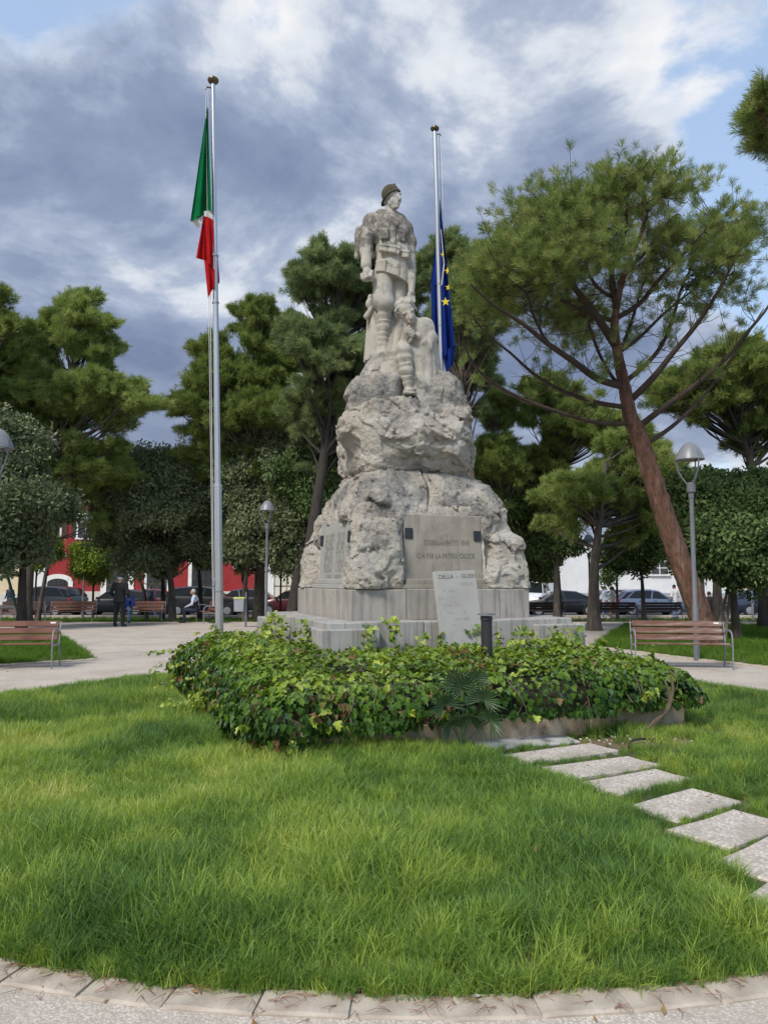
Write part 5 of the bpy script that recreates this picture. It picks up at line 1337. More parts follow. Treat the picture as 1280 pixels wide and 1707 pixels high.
# ================================================================== STONES, GRASS, IVY BED
STONES = [(1.36, 7.64, 20, 1.02, .40), (1.58, 7.12, 24, 1.02, .40), (1.82, 6.62, 27, .98, .40), (1.98, 6.15, 29, .86, .38), (2.11, 5.54, 34, .74, .39), (2.20, 5.03, 36, .74, .39), (2.22, 4.51, 38, .74, .39), (2.15, 4.03, 42, .74, .39)]
path_labels = ['smooth grey slab touching the planter wall, first of the stepping stones', 'second stepping stone from the planter wall', 'third stepping stone from the planter wall', 'fourth stepping stone from the planter wall', 'fifth stepping stone from the planter wall', 'sixth stepping stone from the planter wall', 'seventh stepping stone from the planter wall, near the right edge', 'stepping stone cut by the right edge of the picture, nearest the camera']
for i, (x, y, a, ln, wd) in enumerate(STONES):
    r = np.random.default_rng(i); n = 10; V = []
    out = [(-ln / 2, -wd / 2), (0, -wd / 2), (ln / 2, -wd / 2), (ln / 2, 0), (ln / 2, wd / 2), (0, wd / 2), (-ln / 2, wd / 2), (-ln / 2, 0)]
    out = [(px + r.normal(0, .008), py + r.normal(0, .008)) for px, py in out]; k = len(out)
    V = [(px, py, -.05) for px, py in out] + [(px, py, .014) for px, py in out] + [(px * .975, py * .95, .024 + r.normal(0, .0015)) for px, py in out]
    F = [tuple(range(k))[::-1]] + [(l_ * k + j, l_ * k + (j + 1) % k, (l_ + 1) * k + (j + 1) % k, (l_ + 1) * k + j) for l_ in (0, 1) for j in range(k)] + [tuple(range(2 * k, 3 * k))]
    o = link('stepping_stone', mesh('stepping_stone', V, F, M['smooth_slab'] if i == 0 else M['slab']), None, (x, y, .018), (r.normal(0, .012), r.normal(0, .012), R(a)))
    tag(o, path_labels[i], 'paving slab', 'stepping stones across the lawn')
U0, U1, V0, V1 = -2.5, 1.78, -3.6, 1.8
def to_uv(x, y):
    dx = x - MC.x; dy = y - MC.y; return CT * dx + ST * dy, -ST * dx + CT * dy
def stone_dist(x, y):
    d = np.full(np.shape(x), 9.0)
    for sx, sy, a, ln, wd in STONES:
        c, s_ = math.cos(R(a)), math.sin(R(a)); u = c * (x - sx) + s_ * (y - sy); v = -s_ * (x - sx) + c * (y - sy)
        d = np.minimum(d, np.maximum(np.abs(u) - ln / 2, np.abs(v) - wd / 2))
    return d
def grass_proto(n, rad, h0, h1, wd, r, lean=.55):
    V = []; F = []; MI = []
    for i in range(n):
        a = r.random() * 2 * math.pi; q = rad * math.sqrt(r.random()); x, y = q * math.cos(a), q * math.sin(a)
        H_ = h0 + (h1 - h0) * r.random(); ld = r.random() * 2 * math.pi; le = lean * (.3 + .9 * r.random()); w_ = wd * (.7 + .6 * r.random())
        fa = ld + math.pi / 2 + r.normal() * .5; cx, cy = math.cos(fa) * w_ / 2, math.sin(fa) * w_ / 2; b = len(V)
        for t, ww in ((0, 1), (.4, .9), (.75, .6), (1.0, 0)):
            bx = x + math.cos(ld) * H_ * le * t * t; by = y + math.sin(ld) * H_ * le * t * t; bz = H_ * (t - .32 * le * t * t)
            if ww > 0: V += [(bx - cx * ww, by - cy * ww, bz), (bx + cx * ww, by + cy * ww, bz)]
            else: V.append((bx, by, bz))
        F += [(b, b + 1, b + 3, b + 2), (b + 2, b + 3, b + 5, b + 4), (b + 4, b + 5, b + 6)]; MI += [int(r.choice(3, p=(.52, .33, .15)))] * 3
    return V, F, MI
gr = np.random.default_rng(77)
GRASS = [grass_proto(54, .10, .07, .23, .0060, gr, .8) for _ in range(7)]
M['grass'] = leafmat('grass_blades', [(0.0968, 0.1848, 0.0420), (0.1746, 0.2970, 0.0570), (0.2773, 0.4015, 0.0730), (0.4378, 0.5181, 0.0980), (0.6148, 0.6270, 0.1950)], .45, .4, .06, use_tint=True)
M['grass_dark'] = leafmat('grass_dark_blades', [(0.0637, 0.1320, 0.0320), (0.1144, 0.2112, 0.0430), (0.1820, 0.2856, 0.0550), (0.2873, 0.3684, 0.0740), (0.4030, 0.4464, 0.1460)], .45, .4, .06, use_tint=True)
M['grass_pale'] = leafmat('grass_pale_blades', [(0.122, 0.223, 0.071), (0.220, 0.357, 0.097), (0.350, 0.484, 0.124), (0.552, 0.625, 0.167), (0.660, 0.660, 0.332)], .45, .4, .06, use_tint=True)
M['grass_short'] = leafmat('short_grass_blades', [(0.074, 0.150, 0.029), (0.121, 0.222, 0.036), (0.176, 0.282, 0.047)], .35, use_tint=True)
M['grass_short_dark'] = leafmat('dark_short_grass', [(0.048, 0.105, 0.023), (0.079, 0.155, 0.029), (0.114, 0.197, 0.038)], .35, use_tint=True)
M['grass_short_pale'] = leafmat('pale_short_grass', [(0.089, 0.172, 0.041), (0.145, 0.255, 0.050), (0.211, 0.324, 0.066)], .35, use_tint=True)
n = 16500
th = rng.random(n * 2) * 2 * math.pi; rr = (LR + .012) * np.sqrt(rng.random(n * 2)); gx = LC.x + rr * np.cos(th); gy = LC.y + rr * np.sin(th)
u, v = to_uv(gx, gy); sdist = stone_dist(gx, gy)
keep = ~((u > U0 - .02) & (u < U1 + .05) & (v > V0 - .05) & (v < V1 + .1)) & (sdist > .0)
# denser close to the camera
keep &= rng.random(n * 2) < np.clip(1.15 - (gy - 3) / 7.0, .24, .92)
# bare soil patch by the planter corner
sp_ = G(1060, 1243); soil_d = np.hypot((gx - sp_.x) / .62, (gy - sp_.y) / .34)
keep &= (soil_d > 1) | (rng.random(n * 2) < .12)
gx, gy, sdist = gx[keep], gy[keep], sdist[keep]
big = vnoise(gx * .9 + 3, gy * .9 + 8, gx * 0); med = vnoise(gx * 3.1 + 13, gy * 3.1 + 5, gx * 0 + 4); fine = rng.random(len(gx))
scl = .46 + .58 * vnoise(gx * 1.7 + 30, gy * 1.7, gx * 0) + .25 * fine
right = np.clip((gx - 2.3) / .5, 0, 1) * np.clip((gy - 3.5) / 2, 0, 1); scl *= 1 - .35 * right
scl *= .32 + .68 * np.clip(sdist / .30, 0, 1)
rim = np.hypot(gx - LC.x, gy - LC.y); scl *= .62 + .38 * np.clip((LR - rim) / .35, 0, 1)
tint = np.clip(.02 + .62 * (big - .2) + .45 * (med - .5) + .50 * fine ** 2 - .12 * right, 0, 1)
rot = np.stack([rng.normal(size=len(gx)) * .10, rng.normal(size=len(gx)) * .10, rng.random(len(gx)) * 6.28], 1)
o = scatter('lawn_grass', GRASS, [M['grass'], M['grass_dark'], M['grass_pale']], np.stack([gx, gy, np.full(len(gx), .018)], 1), rot, scl, tint=tint)
tag(o, 'long green grass of the round lawn around the memorial', 'grass', kind='stuff')
# short fringe where the turf creeps over the kerb
ea = rng.random(2600) * 2 * math.pi; er = LR + rng.uniform(-.06, .022, 2600) + .02 * (vnoise(ea * 30, ea * 0, ea * 0) - .5)
ex, ey = LC.x + er * np.cos(ea), LC.y + er * np.sin(ea)
o = scatter('edge_grass', GRASS, [M['grass'], M['grass_dark'], M['grass_pale']], np.stack([ex, ey, np.full(2600, .008)], 1), np.stack([rng.normal(size=2600) * .25, rng.normal(size=2600) * .25, rng.random(2600) * 6.28], 1), .26 + .34 * rng.random(2600), tint=.15 + .5 * rng.random(2600))
tag(o, 'short grass fringe creeping over the round lawn kerb', 'grass', kind='stuff')
# the two lawns behind
def in_poly(x, y, P_):
    c = np.zeros(x.shape, bool); k = len(P_)
    for i in range(k):
        (x0, y0), (x1, y1) = P_[i], P_[(i + 1) % k]
        c ^= ((y0 > y) != (y1 > y)) & (x < (x1 - x0) * (y - y0) / (y1 - y0 + 1e-12) + x0)
    return c
def side_lawn(poly, n, name, label, xr, yr):
    x = xr[0] + (xr[1] - xr[0]) * rng.random(n); y = yr[0] + (yr[1] - yr[0]) * rng.random(n); k = in_poly(x, y, poly); x, y = x[k], y[k]
    tn = np.clip(.2 + .7 * vnoise(x * .7 + 9, y * .7, x * 0) + .3 * (rng.random(len(x)) - .5), 0, 1)
    o = scatter(name, GRASS, [M['grass_short'], M['grass_short_dark'], M['grass_short_pale']], np.stack([x, y, np.full(len(x), .012)], 1), np.stack([x * 0, x * 0, rng.random(len(x)) * 6.28], 1), .5 + .45 * rng.random(len(x)), tint=tn)
    tag(o, label, 'grass', kind='stuff')
side_lawn(LL, 5200, 'left_lawn_grass', 'short mown grass of the corner lawn behind the near left bench', (-13, -4.4), (12.5, 24))
side_lawn(RL, 11000, 'right_lawn_grass', 'short mown grass around the leaning pine and right bench', (3.5, 17), (12.5, 28))
# tufts along the shaded tree strip by the road
x = -26 + 52 * rng.random(5200); y = 30.7 + 9.5 * rng.random(5200); k = (x < -2) | (rng.random(5200) < .25); x, y = x[k], y[k]
o = scatter('verge_grass', GRASS, [M['grass_short'], M['grass_short_dark'], M['grass_short_pale']], np.stack([x, y, [hgt(q) - .03 for q in y]], 1), np.stack([x * 0, x * 0, rng.random(len(x)) * 6.28], 1), .5 + .5 * rng.random(len(x)), tint=rng.random(len(x)) * .6)
tag(o, 'thin shaded grass of the verge under the street trees', 'grass', kind='stuff')

# soil patch, pebbles, black hose by the planter corner
soil = MB(); kk = 22
V = [(sp_.x, sp_.y, .040)] + [(sp_.x + .66 * math.cos(6.283 * i / kk) * random.uniform(.85, 1.1), sp_.y + .36 * math.sin(6.283 * i / kk) * random.uniform(.85, 1.1), .022) for i in range(kk)]
tag(link('bare_soil', mesh('bare_soil', V, [(0, 1 + i, 1 + (i + 1) % kk) for i in range(kk)], M['soil'], smooth=True)), kind='structure')
M['pebble'] = mat('white_pebble', [(0.48, 0.45, 0.40), (0.62, 0.60, 0.56)], 9, .8)
pb = MB()
for i in range(34):
    a = random.random() * 6.283; q = math.sqrt(random.random()); rad = random.uniform(.006, .017)
    pb.lathe([(.001, -rad * .6), (rad * .9, -rad * .2), (rad, rad * .2), (rad * .5, rad * .65), (.001, rad * .7)], (sp_.x + .55 * q * math.cos(a), sp_.y + .28 * q * math.sin(a), .040), 6, rot=Euler((random.random(), random.random(), random.random())).to_matrix())
tag(pb.obj('pebbles', [M['pebble']], smooth=True), 'scattered small pale pebbles on the bare soil by the planter', 'pebbles', kind='stuff')
M['rubber'] = mat('black_rubber', [(0.012, 0.012, 0.013)], 1, .5)
ho = [G(1047, 1247, .05), G(1052, 1236, .07), G(1066, 1232, .08), G(1085, 1232, .06), G(1105, 1228, .05)]
tag(MB().tube(smooth_path(ho, 5), .010, 8).obj('garden_hose', [M['rubber']], smooth=True), 'short end of black hose on bare soil by the planter corner', 'hose')

# ---- planter wall: separate stone blocks
M['planter'] = mat('planter_stone', [(0.27, 0.20, 0.14), (0.37, 0.29, 0.21), (0.44, 0.37, 0.29)], 3.5, .9, .4, 40, second=((0.17, 0.125, 0.09), 5, .56, .74), bdist=.015)
pw = thing('planter_wall', 'low tan stone planter wall holding the ivy bed around the memorial', 'planter', UV(U0, V0))
def pblock(u0, u1, v0, v1, z1):
    c = UV((u0 + u1) / 2, (v0 + v1) / 2, z1 / 2 - .05) - pw.location
    MB().box((0, 0, 0), (abs(u1 - u0) / 2 - .004, abs(v1 - v0) / 2 - .002, z1 / 2 + .05), bev=.012).obj('wall_block', [M['planter']], pw, loc=c, rot=(R(random.gauss(0, .3)), 0, TH))
cuts = [U0, -1.15, .55, U1]
for a, b in zip(cuts[:-1], cuts[1:]): pblock(a, b, V0, V0 + .13, .235)
for i in range(5):
    a = V0 + .132 + (V1 - V0 - .132) * i / 5; b = V0 + .132 + (V1 - V0 - .132) * (i + 1) / 5
    pblock(U0, U0 + .13, a, b, .235); pblock(U1 - .13, U1, a, b, .235)
poly_sheet('planter_soil', [tuple(UV(a, b)[:2]) for a, b in ((U0 + .1, V0 + .1), (U1 - .1, V0 + .1), (U1 - .1, V1), (U0 + .1, V1))], .17, M['soil'])

# ---- ivy
def ivy_leaf(r, m=0):
    k = [(0, 0), (.10, .34), (.30, .46), (.42, .27), (.72, .30), (.70, .14), (1.0, 0)]
    pts = k + [(x, -y) for x, y in k[-2:0:-1]]; pts = [(x - .12 + r.normal(0, .02), y + r.normal(0, .02)) for x, y in pts]
    fold = .25 + .3 * r.random(); curl = .25 * r.random()
    V = [(.35, 0, .02)] + [(x, y, abs(y) * fold - curl * max(x - .2, 0) ** 2) for x, y in pts]; n_ = len(pts)
    V += [(-.12, .012, 0), (-.12, -.012, 0), (-.55, 0, -.35)]
    return V, [(0, 1 + i, 1 + (i + 1) % n_) for i in range(n_)] + [(n_ + 1, n_ + 2, n_ + 3)], [m] * (n_ + 1)
ir = np.random.default_rng(5)
IVY = [ivy_leaf(ir) for _ in range(5)] + [ivy_leaf(ir, 1)]
M['ivy'] = leafmat('ivy_leaves', [(0.024, 0.060, 0.014), (0.055, 0.120, 0.020), (0.125, 0.215, 0.028), (0.25, 0.34, 0.040), (0.42, 0.48, 0.085)], .32, .4, .10, use_tint=True)
M['ivy_dead'] = leafmat('dead_ivy_leaves', [(0.10, 0.055, 0.025), (0.17, 0.10, 0.05), (0.24, 0.17, 0.10)], .2)
M['vine'] = mat('vine_stem', [(0.10, 0.072, 0.048), (0.17, 0.13, 0.095)], 8, .9, .4, 40)
ivy = thing('ivy_hedge', 'thick bed of ivy spilling over the planter around the memorial', 'ivy', UV((U0 + U1) / 2, (V0 + V1) / 2))
ib = ivy.location.copy()
def hedge_surface(n, r, inset=0.0):
    c = np.array([(U0 + U1) / 2 - .10, (V0 + V1) / 2 - .02, .40]); h = np.array([(U1 - U0) / 2 + .10, (V1 - V0) / 2 + .16, .28]) - inset; rad = .26
    A = np.array([h[0] * h[1], h[0] * h[2] * 1.6, h[0] * h[2] * .6, h[1] * h[2] * 1.7, h[1] * h[2] * 1.5]); f = r.choice(5, n, p=A / A.sum())
    p = (r.random((n, 3)) * 2 - 1) * h
    p[f == 0, 2] = h[2]; p[f == 1, 1] = -h[1]; p[f == 2, 1] = h[1]; p[f == 3, 0] = -h[0]; p[f == 4, 0] = h[0]
    q = np.clip(p, -(h - rad), h - rad); q[:, 2] = np.where(p[:, 2] < 0, p[:, 2], q[:, 2]); d = p - q; nn = d / np.maximum(np.linalg.norm(d, axis=1, keepdims=True), 1e-6)
    p = q + nn * rad + c
    lump = fbm(p[:, 0] * 2.3 + 5, p[:, 1] * 2.3 + 5, p[:, 2] * 2.3, 3) - .5
    side = np.clip(1 - nn[:, 2], 0, 1)
    p = p + nn * (lump * (.42 * side + .20))[:, None]
    # overhang: more on the left side and the left front, less above the visible wall
    left = np.clip((-p[:, 0] - .6) / 1.8, 0, 1)
    lowcut = np.where((p[:, 1] < V0 + .1) & (p[:, 0] > -2.2), np.where(p[:, 0] > -1.1, .28, .25), .02)
    p[:, 2] = np.where(p[:, 2] < lowcut, lowcut + np.abs(r.normal(0, .06, n)), p[:, 2])
    bulge = np.clip(.75 - np.abs(p[:, 2] - .45), 0, 1) * side * .10; p[:, :2] += nn[:, :2] * bulge[:, None]
    p[:, 2] += .14 * np.clip((p[:, 1] - V0) / 1.8, 0, 1) * np.clip(nn[:, 2], 0, 1)
    p[:, 0] -= (.20 + .10 * np.clip((p[:, 1] - V0) / 3, 0, 1)) * left * side
    return p, nn
def uvw(p): # monument frame -> world
    return np.stack([MC.x + CT * p[:, 0] - ST * p[:, 1], MC.y + ST * p[:, 0] + CT * p[:, 1], p[:, 2]], 1)
def uvd(d): return np.stack([CT * d[:, 0] - ST * d[:, 1], ST * d[:, 0] + CT * d[:, 1], d[:, 2]], 1)
p, nn = hedge_surface(34000, ir)
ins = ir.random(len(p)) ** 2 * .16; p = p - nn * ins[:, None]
keep = ~((np.abs(p[:, 0]) < 1.80) & (np.abs(p[:, 1]) < 1.80)); 
thin = fbm(p[:, 0] * 1.6 + 60, p[:, 1] * 1.6, p[:, 2] * 2.2 + 9, 2); keep &= (thin > .36) | (ir.random(len(p)) < .35)
p, nn, ins = p[keep], nn[keep], ins[keep]
# climbing shoots on the steps and loose sprays
sh = []; shn = []
shoots = [((-.95, -1.86), .95, 1.17), ((-1.25, -1.87), .9, 1.08), ((.10, -1.86), .9, 1.06), ((-1.86, -1.3), .9, 1.12), ((-1.87, .6), .9, 1.16), ((-1.87, .1), .9, 1.12), ((.66, -2.05), .85, 1.03), ((.9, -1.86), .85, .98), ((1.35, -1.9), .85, .99), ((1.62, -1.85), .9, 1.0), ((-.55, -1.85), .85, .97)]
for (su, sv), z0, z1 in shoots:
    m_ = int((z1 - z0) * 130) + 14; t = ir.random(m_)
    sh.append(np.stack([su + ir.normal(0, .05, m_), sv - .03 + ir.normal(0, .03, m_), z0 - .1 + (z1 - z0 + .1) * t], 1)); shn.append(np.tile([0, -.8, .6], (m_, 1)))
for _ in range(150):    # short upright sprigs all over the top
    c, cn = hedge_surface(1, ir); c, cn = c[0], cn[0]
    if abs(c[0]) < 1.9 and abs(c[1]) < 1.9: continue
    L_ = .05 + .13 * ir.random(); dv = cn * .8 + ir.normal(0, .4, 3) + np.array([0, 0, .25]); m_ = int(L_ * 90) + 2; t = ir.random(m_)[:, None]
    sh.append(c + dv * L_ * t + ir.normal(0, .02, (m_, 3))); shn.append(np.tile(dv + [0, 0, .4], (m_, 1)) + ir.normal(0, .3, (m_, 3)))
# long trailing runners at the left end
for k in range(5):
    c = np.array([U0 - .55, .9 - .75 * k, .62 - .12 * k]); L_ = .45 + .3 * ir.random(); m_ = 26; t = ir.random(m_)[:, None]
    sh.append(c + np.array([-1, .25, -.12]) * L_ * t + ir.normal(0, .025, (m_, 3))); shn.append(np.tile([-.3, -.3, .9], (m_, 1)))
SHP = np.concatenate(sh); SHN = np.concatenate(shn)
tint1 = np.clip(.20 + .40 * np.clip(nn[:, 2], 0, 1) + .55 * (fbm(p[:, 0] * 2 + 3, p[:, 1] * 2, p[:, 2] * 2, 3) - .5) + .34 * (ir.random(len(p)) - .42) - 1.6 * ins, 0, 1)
tint2 = np.clip(.72 + .3 * ir.normal(size=len(SHP)), .3, 1)
AP = uvw(np.concatenate([p, SHP])); AD = uvd(np.concatenate([nn, SHN])) + .42 * rdirs(len(AP), ir) + np.array([0, 0, .35]); AT = np.concatenate([tint1, tint2])
rot = dir_rot(AD); rot[:, 0] = ir.normal(size=len(rot)) * .5
pid = ir.integers(1, 6, len(AP)); dead = fbm(AP[:, 0] * 2.2, AP[:, 1] * 2.2, AP[:, 2] * 2.2 + 33, 2); pid[(ir.random(len(AP)) < .015) | ((dead > .68) & (ir.random(len(AP)) < .25))] = 6
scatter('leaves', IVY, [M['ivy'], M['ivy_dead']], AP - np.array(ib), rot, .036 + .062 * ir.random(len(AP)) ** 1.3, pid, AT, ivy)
# dark woody core and stems
def hull(inset):
    nu, nz = 64, 10; V = []; F = []
    c = np.array([(U0 + U1) / 2 - .03, (V0 + V1) / 2 - .02]); h = np.array([(U1 - U0) / 2 + .08, (V1 - V0) / 2 + .05]) - inset
    for j in range(nz + 1):
        t = j / nz
        for i in range(nu):
            a = 2 * math.pi * i / nu; e = 5.0; ca, sa = math.cos(a), math.sin(a); q = (abs(ca) ** e + abs(sa) ** e) ** (-1 / e)
            f = 1 - .10 * max(0, t - .7) / .3; z = .08 + .46 * t; x_, y_ = c[0] + h[0] * q * ca * f, c[1] + h[1] * q * sa * f
            if t < .35 and y_ < V0 + .2: y_ = max(y_, V0 + .03)
            if t < .35: x_ = min(max(x_, U0 + .03), U1 - .03)
            nz_ = .10 * (vnoise(np.array([x_ * 3.]), np.array([y_ * 3.]), np.array([z * 4.]))[0] - .5)
            w_ = UV(x_ + nz_ * ca, y_ + nz_ * sa, z + nz_); V.append(w_ - ib)
    for j in range(nz):
        for i in range(nu): F.append((j * nu + i, j * nu + (i + 1) % nu, (j + 1) * nu + (i + 1) % nu, (j + 1) * nu + i))
    F.append(tuple(range(nz * nu, (nz + 1) * nu))); return V, F
V, F = hull(.10)
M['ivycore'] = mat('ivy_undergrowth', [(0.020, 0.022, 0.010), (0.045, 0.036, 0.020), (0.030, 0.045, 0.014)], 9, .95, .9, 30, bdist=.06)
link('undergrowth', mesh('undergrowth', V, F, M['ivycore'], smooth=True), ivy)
stm = MB()
def uvp(u_, v_, z_): return UV(u_, v_, z_) - ib
for k in range(26):
    u_ = random.uniform(U0, U1); z_ = random.uniform(.45, .8); vv = V0 - .10
    pts = [uvp(u_, vv + .05, z_), uvp(u_ + random.uniform(-.1, .1), vv - random.uniform(.05, .16), z_ - random.uniform(.1, .25)), uvp(u_ + random.uniform(-.25, .25), vv + random.uniform(-.12, .02), random.uniform(.18, .38))]
    stm.tube(smooth_path(pts, 4), [.006, .006, .006, .005, .005, .005, .004, .004, .003], 5)
stm.obj('stems', [M['vine']], ivy, smooth=True)['kind'] = 'stuff'
def VP(px, py, Y): return Vector(P(px, py, Y)) - ib
for pl in ([(1117, 1128), (1121, 1150), (1112, 1185), (1090, 1202), (1078, 1218), (1072, 1228)], [(1108, 1135), (1116, 1165), (1106, 1190), (1084, 1210), (1062, 1222)]):
    MB().tube(smooth_path([VP(a, b, 8.05 - .004 * i) for i, (a, b) in enumerate(pl)], 5), .014, 7).obj('trailing_stem', [M['vine']], ivy, smooth=True)

# ---- dwarf fan palm in front of the ivy
M['palm'] = leafmat('palm_leaf', [(0.060, 0.105, 0.045), (0.095, 0.145, 0.065)], .2, .35, .5)
pbs = G(772, 1264); palm = thing('fan_palm', 'small dwarf fan palm with spiky leaves in front of the ivy', 'palm', (pbs.x, pbs.y, 0))
def frond(tip, size, tilt):
    """a fan of narrow folded blades on a stalk"""
    mb = MB(); tip = Vector(tip); mb.tube(smooth_path([Vector((0, .1, 0)), Vector((tip.x * .4, .1 + tip.y * .4, tip.z * .6)), tip], 4), .006, 5)
    ax = (tip - Vector((0, .1, tip.z * .3))).normalized(); sd_ = ax.cross(Vector((0, -1, .2))).normalized(); nn_ = sd_.cross(ax)
    for i in range(19):
        a = R(-125 + 250 * i / 18); d = (ax * math.cos(a) + sd_ * math.sin(a) + nn_ * tilt).normalized(); w_ = d.cross(nn_).normalized() * .011; L_ = size * random.uniform(.8, 1.05)
        e = tip + d * L_ + Vector((0, 0, -.05 * L_)); m_ = tip + d * L_ * .5
        mb.add([tip, m_ + w_, e, m_ - w_, m_ - nn_ * .008], [(0, 1, 4), (0, 4, 3), (1, 2, 4), (4, 2, 3)])
    mb.obj('frond', [M['palm']], palm)
for tip, s_, tl in (((.02, .0, .60), .27, .25), ((-.17, -.06, .48), .25, .3), ((.18, -.05, .52), .27, .35), ((.05, -.14, .38), .25, .5), ((-.11, -.06, .30), .22, .4), ((.24, -.06, .34), .23, .4), ((-.07, -.02, .68), .22, .2), ((.12, -.02, .70), .20, .2)): frond(tip, s_ * .86, tl)

# ---- fallen pine needles and small litter on the kerb
M['dryneedle'] = mat('dry_needles', [(0.18, 0.075, 0.045), (0.30, 0.15, 0.09)], 8, .8)
nb = MB()
for k in range(200):
    near = k < 150
    a = R(random.uniform(248, 293)) if near else R(random.uniform(180, 360)); q = LR + random.choice((random.uniform(-.02, KW + .02), random.uniform(0, .08), random.uniform(0, KW))) + (random.uniform(0, .5) if random.random() < .12 else 0)
    c = Vector((LC.x + q * math.cos(a), LC.y + q * math.sin(a), .020 if q < LR + KW else .006)); d = random.random() * 6.283
    for s_ in (-1, 1):
        e = d + s_ * random.uniform(.05, .25); L_ = random.uniform(.045, .10)
        nb.tube([c, c + Vector((math.cos(e) * L_ * .55, math.sin(e) * L_ * .55, .008)), c + Vector((math.cos(e + s_ * .2) * L_, math.sin(e + s_ * .2) * L_, .003))], [.0013, .0012, .0007], 3, cap=False)
tag(nb.obj('dry_pine_needles', [M['dryneedle']]), 'reddish dry pine needles lying on the lawn kerb', 'pine needles', kind='stuff')
M['paper'] = mat('white_paper', [(0.78, 0.78, 0.76)], 1, .7)
def scrap(px, py, s_, label, m, z=.045, rot=0.4, nm='paper_scrap', cat='litter'):
    c = G(px, py, z); mb = MB(); k = 7
    V = [(0, 0, .010 * s_ / .03)] + [(s_ * math.cos(6.283 * i / k) * random.uniform(.6, 1.1), s_ * .6 * math.sin(6.283 * i / k) * random.uniform(.6, 1.1), random.uniform(0, .008)) for i in range(k)]
    mb.add(V, [(0, 1 + i, 1 + (i + 1) % k) for i in range(k)]); mb.add([Vector(q) - Vector((0, 0, .003)) for q in V], [(0, 1 + (i + 1) % k, 1 + i) for i in range(k)])
    tag(mb.obj(nm, [m], loc=c, rot=(0, 0, rot)), label, cat)
scrap(797, 1660, .017, 'small white paper scrap on the kerb in front of the lawn', M['paper'], .02)
scrap(177, 1147, .045, 'white crumpled paper on the grass at the left of the lawn', M['paper'], .10)
M['dryleaf'] = mat('dry_leaf', [(0.34, 0.20, 0.06), (0.45, 0.28, 0.10)], 9, .8)
scrap(325, 1655, .012, 'small yellow dry leaf on the front kerb near the left', M['dryleaf'], .02, nm='fallen_leaf', cat='leaf')

# scattered dry leaves on paving and lawn
LEAF = [([(-.5, 0, .05), (0, .22, .02), (.5, 0, .10), (0, -.22, .0), (0, 0, -.02)], [(0, 1, 4), (1, 2, 4), (2, 3, 4), (3, 0, 4)], [0] * 4)]
nl_ = 520; lx = np.concatenate([rng.uniform(-9, 9, 300), rng.uniform(-3, 4, 220)]); ly = np.concatenate([rng.uniform(10, 30, 300), rng.uniform(2.6, 8, 220)])
dl = np.hypot(lx - LC.x, ly - LC.y); lu, lv = to_uv(lx, ly)
lz = np.where(dl < LR, .06 + .06 * rng.random(nl_), np.array([max(hgt(q), -1) for q in ly]) + .012)
kp = ~((lu > U0 - .3) & (lu < U1 + .3) & (lv > V0 - .3) & (lv < V1 + .3)); 
M['leaflitter'] = leafmat('leaf_litter', [(0.16, 0.085, 0.035), (0.26, 0.16, 0.07), (0.34, 0.26, 0.12)], .2)
o = scatter('fallen_leaves', LEAF, [M['leaflitter']], np.stack([lx, ly, lz], 1)[kp], np.stack([rng.normal(size=nl_) * .3, rng.normal(size=nl_) * .3, rng.random(nl_) * 6.28], 1)[kp], (.022 + .03 * rng.random(nl_))[kp])
tag(o, 'small dry leaves scattered over the paving and the lawn', 'leaves', kind='stuff')
# ================================================================== FLAGS, LAMPS, BENCHES, PEOPLE, CARS
M['alu'] = mat('brushed_aluminium', [(0.44, 0.45, 0.46), (0.56, 0.57, 0.58)], 3, .32, metal=.75, stretch=(1, 1, .1))
M['bronze'] = mat('dark_bronze', [(0.10, 0.08, 0.05), (0.16, 0.13, 0.08)], 8, .4, metal=.7)
M['rope'] = mat('white_rope', [(0.52, 0.52, 0.50), (0.62, 0.62, 0.60)], 40, .9)
M['rope_dark'] = mat('steel_cable', [(0.10, 0.10, 0.11)], 4, .6)
def cloth(name, c, c2=None, trans=.3):
    m = bpy.data.materials.new(name); m.use_nodes = True; t = m.node_tree; n = t.nodes; l = t.links; n.clear()
    d = n.new('ShaderNodeBsdfDiffuse'); tr = n.new('ShaderNodeBsdfTranslucent'); mx = n.new('ShaderNodeMixShader'); mx.inputs[0].default_value = trans
    nz = n.new('ShaderNodeTexNoise'); nz.inputs['Scale'].default_value = 3.0; cr = n.new('ShaderNodeValToRGB')
    c2 = c2 or tuple(x * .8 for x in c); cr.color_ramp.elements[0].color = (*c2, 1); cr.color_ramp.elements[1].color = (*c, 1); cr.color_ramp.elements[0].position = .35; cr.color_ramp.elements[1].position = .65
    tc_ = n.new('ShaderNodeTexCoord'); l.new(tc_.outputs['Object'], nz.inputs[0]); l.new(nz.outputs[0], cr.inputs[0]); l.new(cr.outputs[0], d.inputs[0]); l.new(cr.outputs[0], tr.inputs[0])
    l.new(d.outputs[0], mx.inputs[1]); l.new(tr.outputs[0], mx.inputs[2]); o = n.new('ShaderNodeOutputMaterial'); l.new(mx.outputs[0], o.inputs[0]); return m
M['fgreen'] = cloth('green_cloth', (0.010, 0.17, 0.058)); M['fwhite'] = cloth('white_cloth', (0.70, 0.70, 0.69)); M['fred'] = cloth('red_cloth', (0.50, 0.022, 0.025)); M['fblue'] = cloth('blue_cloth', (0.014, 0.034, 0.185), trans=.2)
M['fyellow'] = mat('yellow_star', [(0.62, 0.48, 0.03)], 1, .8)
